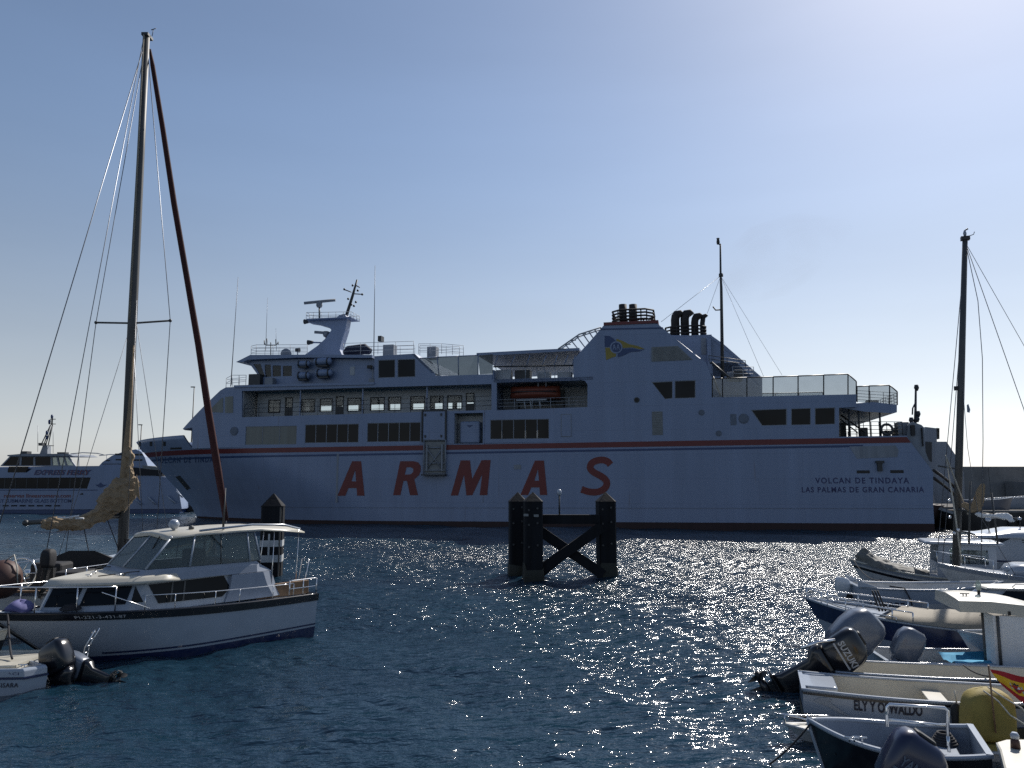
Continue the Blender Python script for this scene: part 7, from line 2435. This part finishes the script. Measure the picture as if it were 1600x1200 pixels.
hoop.tube([dl(1386, 1124, YD), dl(1481, 1134, YD - .25)], .018, 8)
hoop.tube([dl(1481, 1150, YD - .25), dl(1483, 1175, YD - .25)], .022, 8)
hoop.build('hoop_rail', M['steel'], drk)
box('thwart', M['gel_white'], drk, .75, 1.0, -.60, .66, .38, .43, .01)
box('thwart', M['gel_white'], drk, .25, .5, -.68, .68, .40, .45, .01)
ly = MB()
for k in range(5):
    r_ = .16 - .02 * k
    ly.tube([(.38 + r_ * math.cos(2 * math.pi * i / 14), -.45 + r_ * math.sin(2 * math.pi * i / 14), .47 + .03 * k) for i in range(15)], .02, 6)
rp = ly.build('coiled_rope', M['dark_rope'])
rp.matrix_world = Matrix.Translation(drk.location) @ drk.rotation_euler.to_matrix().to_4x4()
tag(rp, 'coil of dark rope in the stern of the black hulled launch', 'rope')
# --- flat bow peeping out between ELY Y OSWALDO and the dark launch
flt = boat('low_raft', 'low pale bow with steel rail showing between the skiff and the dark launch', 'boat', 7.7, 12.1, 166)
HF = Hull(3.45, 1.0, .17, .22, rake=.55, ws=.9, p=1.9, ub=.5, bot=.75, draft=.2)
HF.shell(M['gel_old'], flt)
HF.deck(M['gel_cream'], flt, .02, .985, 0, .02, .02)
HF.gunwale(M['gel_old'], flt, .05, .03)
HF.rail(M['steel'], flt, .78, .99, .14, 3, (1, -1), .014, 'bow_rail', .06, False, True)
# --- boat with the navy outboard in the bottom corner
nvb = boat('corner_boat', 'boat with big navy blue outboard cut by the bottom edge', 'motor boat', 4.42, 8.25, -12)
HB = Hull(3.6, 1.5, .62, .68, rake=.5, ws=.95, p=2.6, bot=.84, draft=.25, mid=.6)
HB.shell(M['gel_white'], nvb)
HB.gunwale(M['gel_white'], nvb, .05, .04)
HB.band('rub_line', M['gel_black'], nvb, -.09, -.03, .012)
HB.liner(M['canvas_grey'], nvb, .2, .95, .05)
outboard(nvb, (-.12, .30, .57), R(34), R(0), 1.25, 'outboard_navy', 'outboard_navy', False, ('YAMAHA', 'fore'), brand_mat='outboard_grey')
# --- sunlit foredeck at the bottom right with the covered olive motor and the flag
fdk = boat('cream_decked_boat', 'boat with sunlit cream deck in the bottom right corner below the flag', 'boat', 6.10, 9.47, 0)
fpl = [(.02, .72), (-.10, .45), (-.40, -.10), (-.66, -.62), (-.70, -.85), (-.62, -1.05), (-.40, -1.15), (2.6, -1.1), (2.6, .85), (.2, .82)]
def fring(z, g):
    return [(.8 + (x - .8) * g, y * g - .0, z) for x, y in fpl]
MB().loft([fring(-.25, .90), fring(.70, .99), fring(.76, 1.0)], smooth=False).build('hull', M['gel_old'], fdk)
MB().loft([fring(.765, 1.005), fring(.805, 1.005), fring(.815, .985)], smooth=False).build('deck', M['gel_cream'], fdk)
st_ = MB().lathe([(.055, .815), (.05, .90), (.035, .93)], (.12, .50, 0), 12).build('stern_light', M['brown_red'], fdk)
MB().lathe([(.045, .93), (.05, .97), (.03, 1.0)], (.12, .50, 0), 12).build('light_cap', M['gel_white'], st_)
cleat(fdk, -.25, -.45, .815)
tube('deck_seam', M['print_grey'], fdk, [(.3, .55, .817), (.9, .25, .817), (2.5, .15, .817)], .008, 5)
olv = thing('covered_motor', 'outboard wrapped in an olive canvas cover standing below the Spanish flag', 'covered outboard', at(1543, 1118, 12.2), R(-12))
oc = MB()
rg = random.Random(6)
prof = [(-.36, .36, .30), (-.20, .34, .28), (.0, .34, .28), (.18, .33, .27), (.30, .30, .24), (.38, .20, .16), (.42, .06, .05)]
oc.loft([[(x * (1 + rg.uniform(-.03, .03)) + h * .08, y * (1 + rg.uniform(-.03, .03)), z) for x, y, z in rounded(w, d, .12, h)] for h, w, d in prof])
oo = oc.build('cover', M['olive'], olv)
md = oo.modifiers.new('soft', 'SUBSURF'); md.levels = md.render_levels = 1
sk_ = MB().loft([rounded(.37, .30, .12, -.34, .05), rounded(.58, .42, .14, -.46, .25), rounded(.56, .40, .14, -.50, .25)])
sk_.build('cover_skirt', M['olive'], olv)
tube('tie_cord', M['rope'], olv, [(-.1, -.2, .41), (.05, -.32, .30), (.18, -.36, .12), (.36, -.34, .0), (.45, -.3, -.08)], .012, 5)
tube('tie_cord', M['rope'], olv, [(.0, -.1, .44), (.15, -.28, .34), (.35, -.33, .22), (.48, -.28, .05)], .012, 5)
tube('motor_leg', M['black'], olv, [(0, 0, -.5), (0, 0, -1.3)], .09, 8)
# flag of three bands with the arms, flying to the right
flg = thing('flag', 'red and yellow Spanish flag with coat of arms on a short staff', 'flag', at(1545, 1046, 11.9), R(-8))
fa_, fb_ = at(1545, 1040, 11.9), at(1600, 1060, 11.9)
def fpt(u, w, off=0.0):           # u along the fly, w from bottom to top
    wave = .06 * math.sin(u * 7.5 + .4) * (.3 + u) + .03 * math.sin(u * 13 + w * 3)
    droop = -.14 * u ** 1.3 - .02 * math.sin(u * 6)
    return (.02 + u * .78 + .05 * (1 - w) * (1 - u) + .16 * (1 - w) * .6, wave + off, -.40 * (1 - w) * (.55 + .45 * min(1, u * 3)) + droop + .015 * math.sin(u * 9))
def fband(name, m, w0, w1):
    rows = [[fpt(u / 20, lerp(w0, w1, k / 3)) for u in range(21)] for k in range(4)]
    mb = MB().grid(rows)
    rows2 = [[fpt(u / 20, lerp(w0, w1, k / 3), .004) for u in range(21)] for k in range(4)]
    mb.grid(rows2)
    return mb.build(name, m, flg)
fband('red_band', M['flag_red'], .75, 1.0)
fband('yellow_band', M['flag_yellow'], .25, .75)
fband('red_band', M['flag_red'], 0, .25)
def fpatch(name, m, pts, off=-.004):
    v = [fpt(u, w, off) for u, w in pts]
    MB().add(v, [tuple(range(len(v)))]).build(name, m, flg)
fpatch('shield', M['flag_red'], [(.30, .36), (.36, .32), (.42, .36), (.43, .56), (.29, .56)])
fpatch('shield_quarter', M['canvas_white'], [(.365, .47), (.42, .47), (.42, .55), (.365, .55)], -.007)
fpatch('shield_quarter', M['print_dark'], [(.305, .38), (.35, .36), (.355, .45), (.30, .45)], -.007)
for u in (.255, .455):
    fpatch('pillar', M['print_grey'], [(u - .012, .34), (u + .012, .34), (u + .012, .58), (u - .012, .58)])
    fpatch('pillar_scroll', M['flag_red'], [(u - .03, .42), (u + .03, .45), (u + .03, .50), (u - .03, .47)], -.007)
fpatch('crown', M['print_dark'], [(.31, .58), (.41, .58), (.43, .66), (.385, .62), (.36, .69), (.335, .62), (.29, .66)])
tube('staff', M['teak'], flg, [(.0, 0, .06), (.03, 0, -.9)], .014, 6)

# mooring lines and fenders between the right-hand boats
def rope_thing(label, a, b, sag, m='dark_rope', r=.014):
    o = MB().tube(sagging(a, b, sag), r, 5).build('mooring_line', M[m])
    return tag(o, label, 'rope')
rope_thing('pale mooring line from the navy launch bow running along its near side', (8.05, 20.95, 1.0), (9.6, 18.8, .78), .12, 'rope')
rope_thing('dark line from the grey fishing boat bow down to the white TOMARE launch', (13.0, 29.9, 1.12), (12.3, 26.2, .8), .25)
rope_thing('dark mooring line from the dark launch bow tip into the water', (4.22, 11.4, .66), (3.7, 11.9, -.1), .05)
rope_thing('pale line from the ELY Y OSWALDO stern corner across to the cream skiff', (5.3, 14.7, .62), (6.4, 15.0, .56), .08, 'rope')
for x, y, z, lab in ((7.0, 12.62, .38, 'black cylinder fender hanging on the ELY Y OSWALDO hull left of the olive cover'), (13.6, 23.2, .45, 'dark cylinder fender on the near side of the TOMARE launch')):
    f_ = thing('cylinder_fender', lab, 'fender', (x, y, z))
    MB().lathe([(.02, -.26), (.085, -.20), (.09, .16), (.05, .22), (.02, .25)], (0, 0, 0), 12).build('body', M['rubber'], f_)
    tube('lanyard', M['rope'], f_, [(0, 0, .24), (.0, .04, .42)], .010, 5)
# ------------------------------------------------------------------ thin exhaust haze drifting off the ferry's funnels
def build_smoke():
    mw = ship.matrix_basis
    mb = MB()
    for k, g in enumerate((1.0, .72, .45)):
        pts = [mw @ Vector(SP(x, y + k * 2, 9.0)) for x, y in ((1068, 480), (1090, 468), (1120, 452), (1155, 432), (1200, 408), (1260, 380), (1330, 352))]
        rr_ = [.3, 1.0, 2.0, 3.0, 3.8, 3.2, .6]
        mb.tube(pts, [r_ * g for r_ in rr_], 20)
    m = bpy.data.materials.new('exhaust_haze')
    m.use_nodes = True
    nt = m.node_tree
    nt.nodes.remove(nt.nodes['Principled BSDF'])
    out = nt.nodes['Material Output']
    v = nt.nodes.new('ShaderNodeVolumePrincipled')
    v.inputs['Color'].default_value = (.42, .36, .32, 1)
    geo = nt.nodes.new('ShaderNodeNewGeometry')
    n = nt.nodes.new('ShaderNodeTexNoise')
    n.inputs['Scale'].default_value = 0.30
    n.inputs['Detail'].default_value = 3
    nt.links.new(geo.outputs['Position'], n.inputs['Vector'])
    mr = nt.nodes.new('ShaderNodeMapRange')
    mr.inputs['From Min'].default_value = 0.38
    mr.inputs['From Max'].default_value = 0.70
    mr.inputs['To Max'].default_value = 0.022
    nt.links.new(n.outputs['Fac'], mr.inputs['Value'])
    nt.links.new(mr.outputs[0], v.inputs['Density'])
    nt.links.new(v.outputs[0], out.inputs['Volume'])
    o = mb.build('smoke', m)
    o['kind'] = 'stuff'
    o['label'] = 'faint brown exhaust smoke drifting from the ferry funnels'
build_smoke()
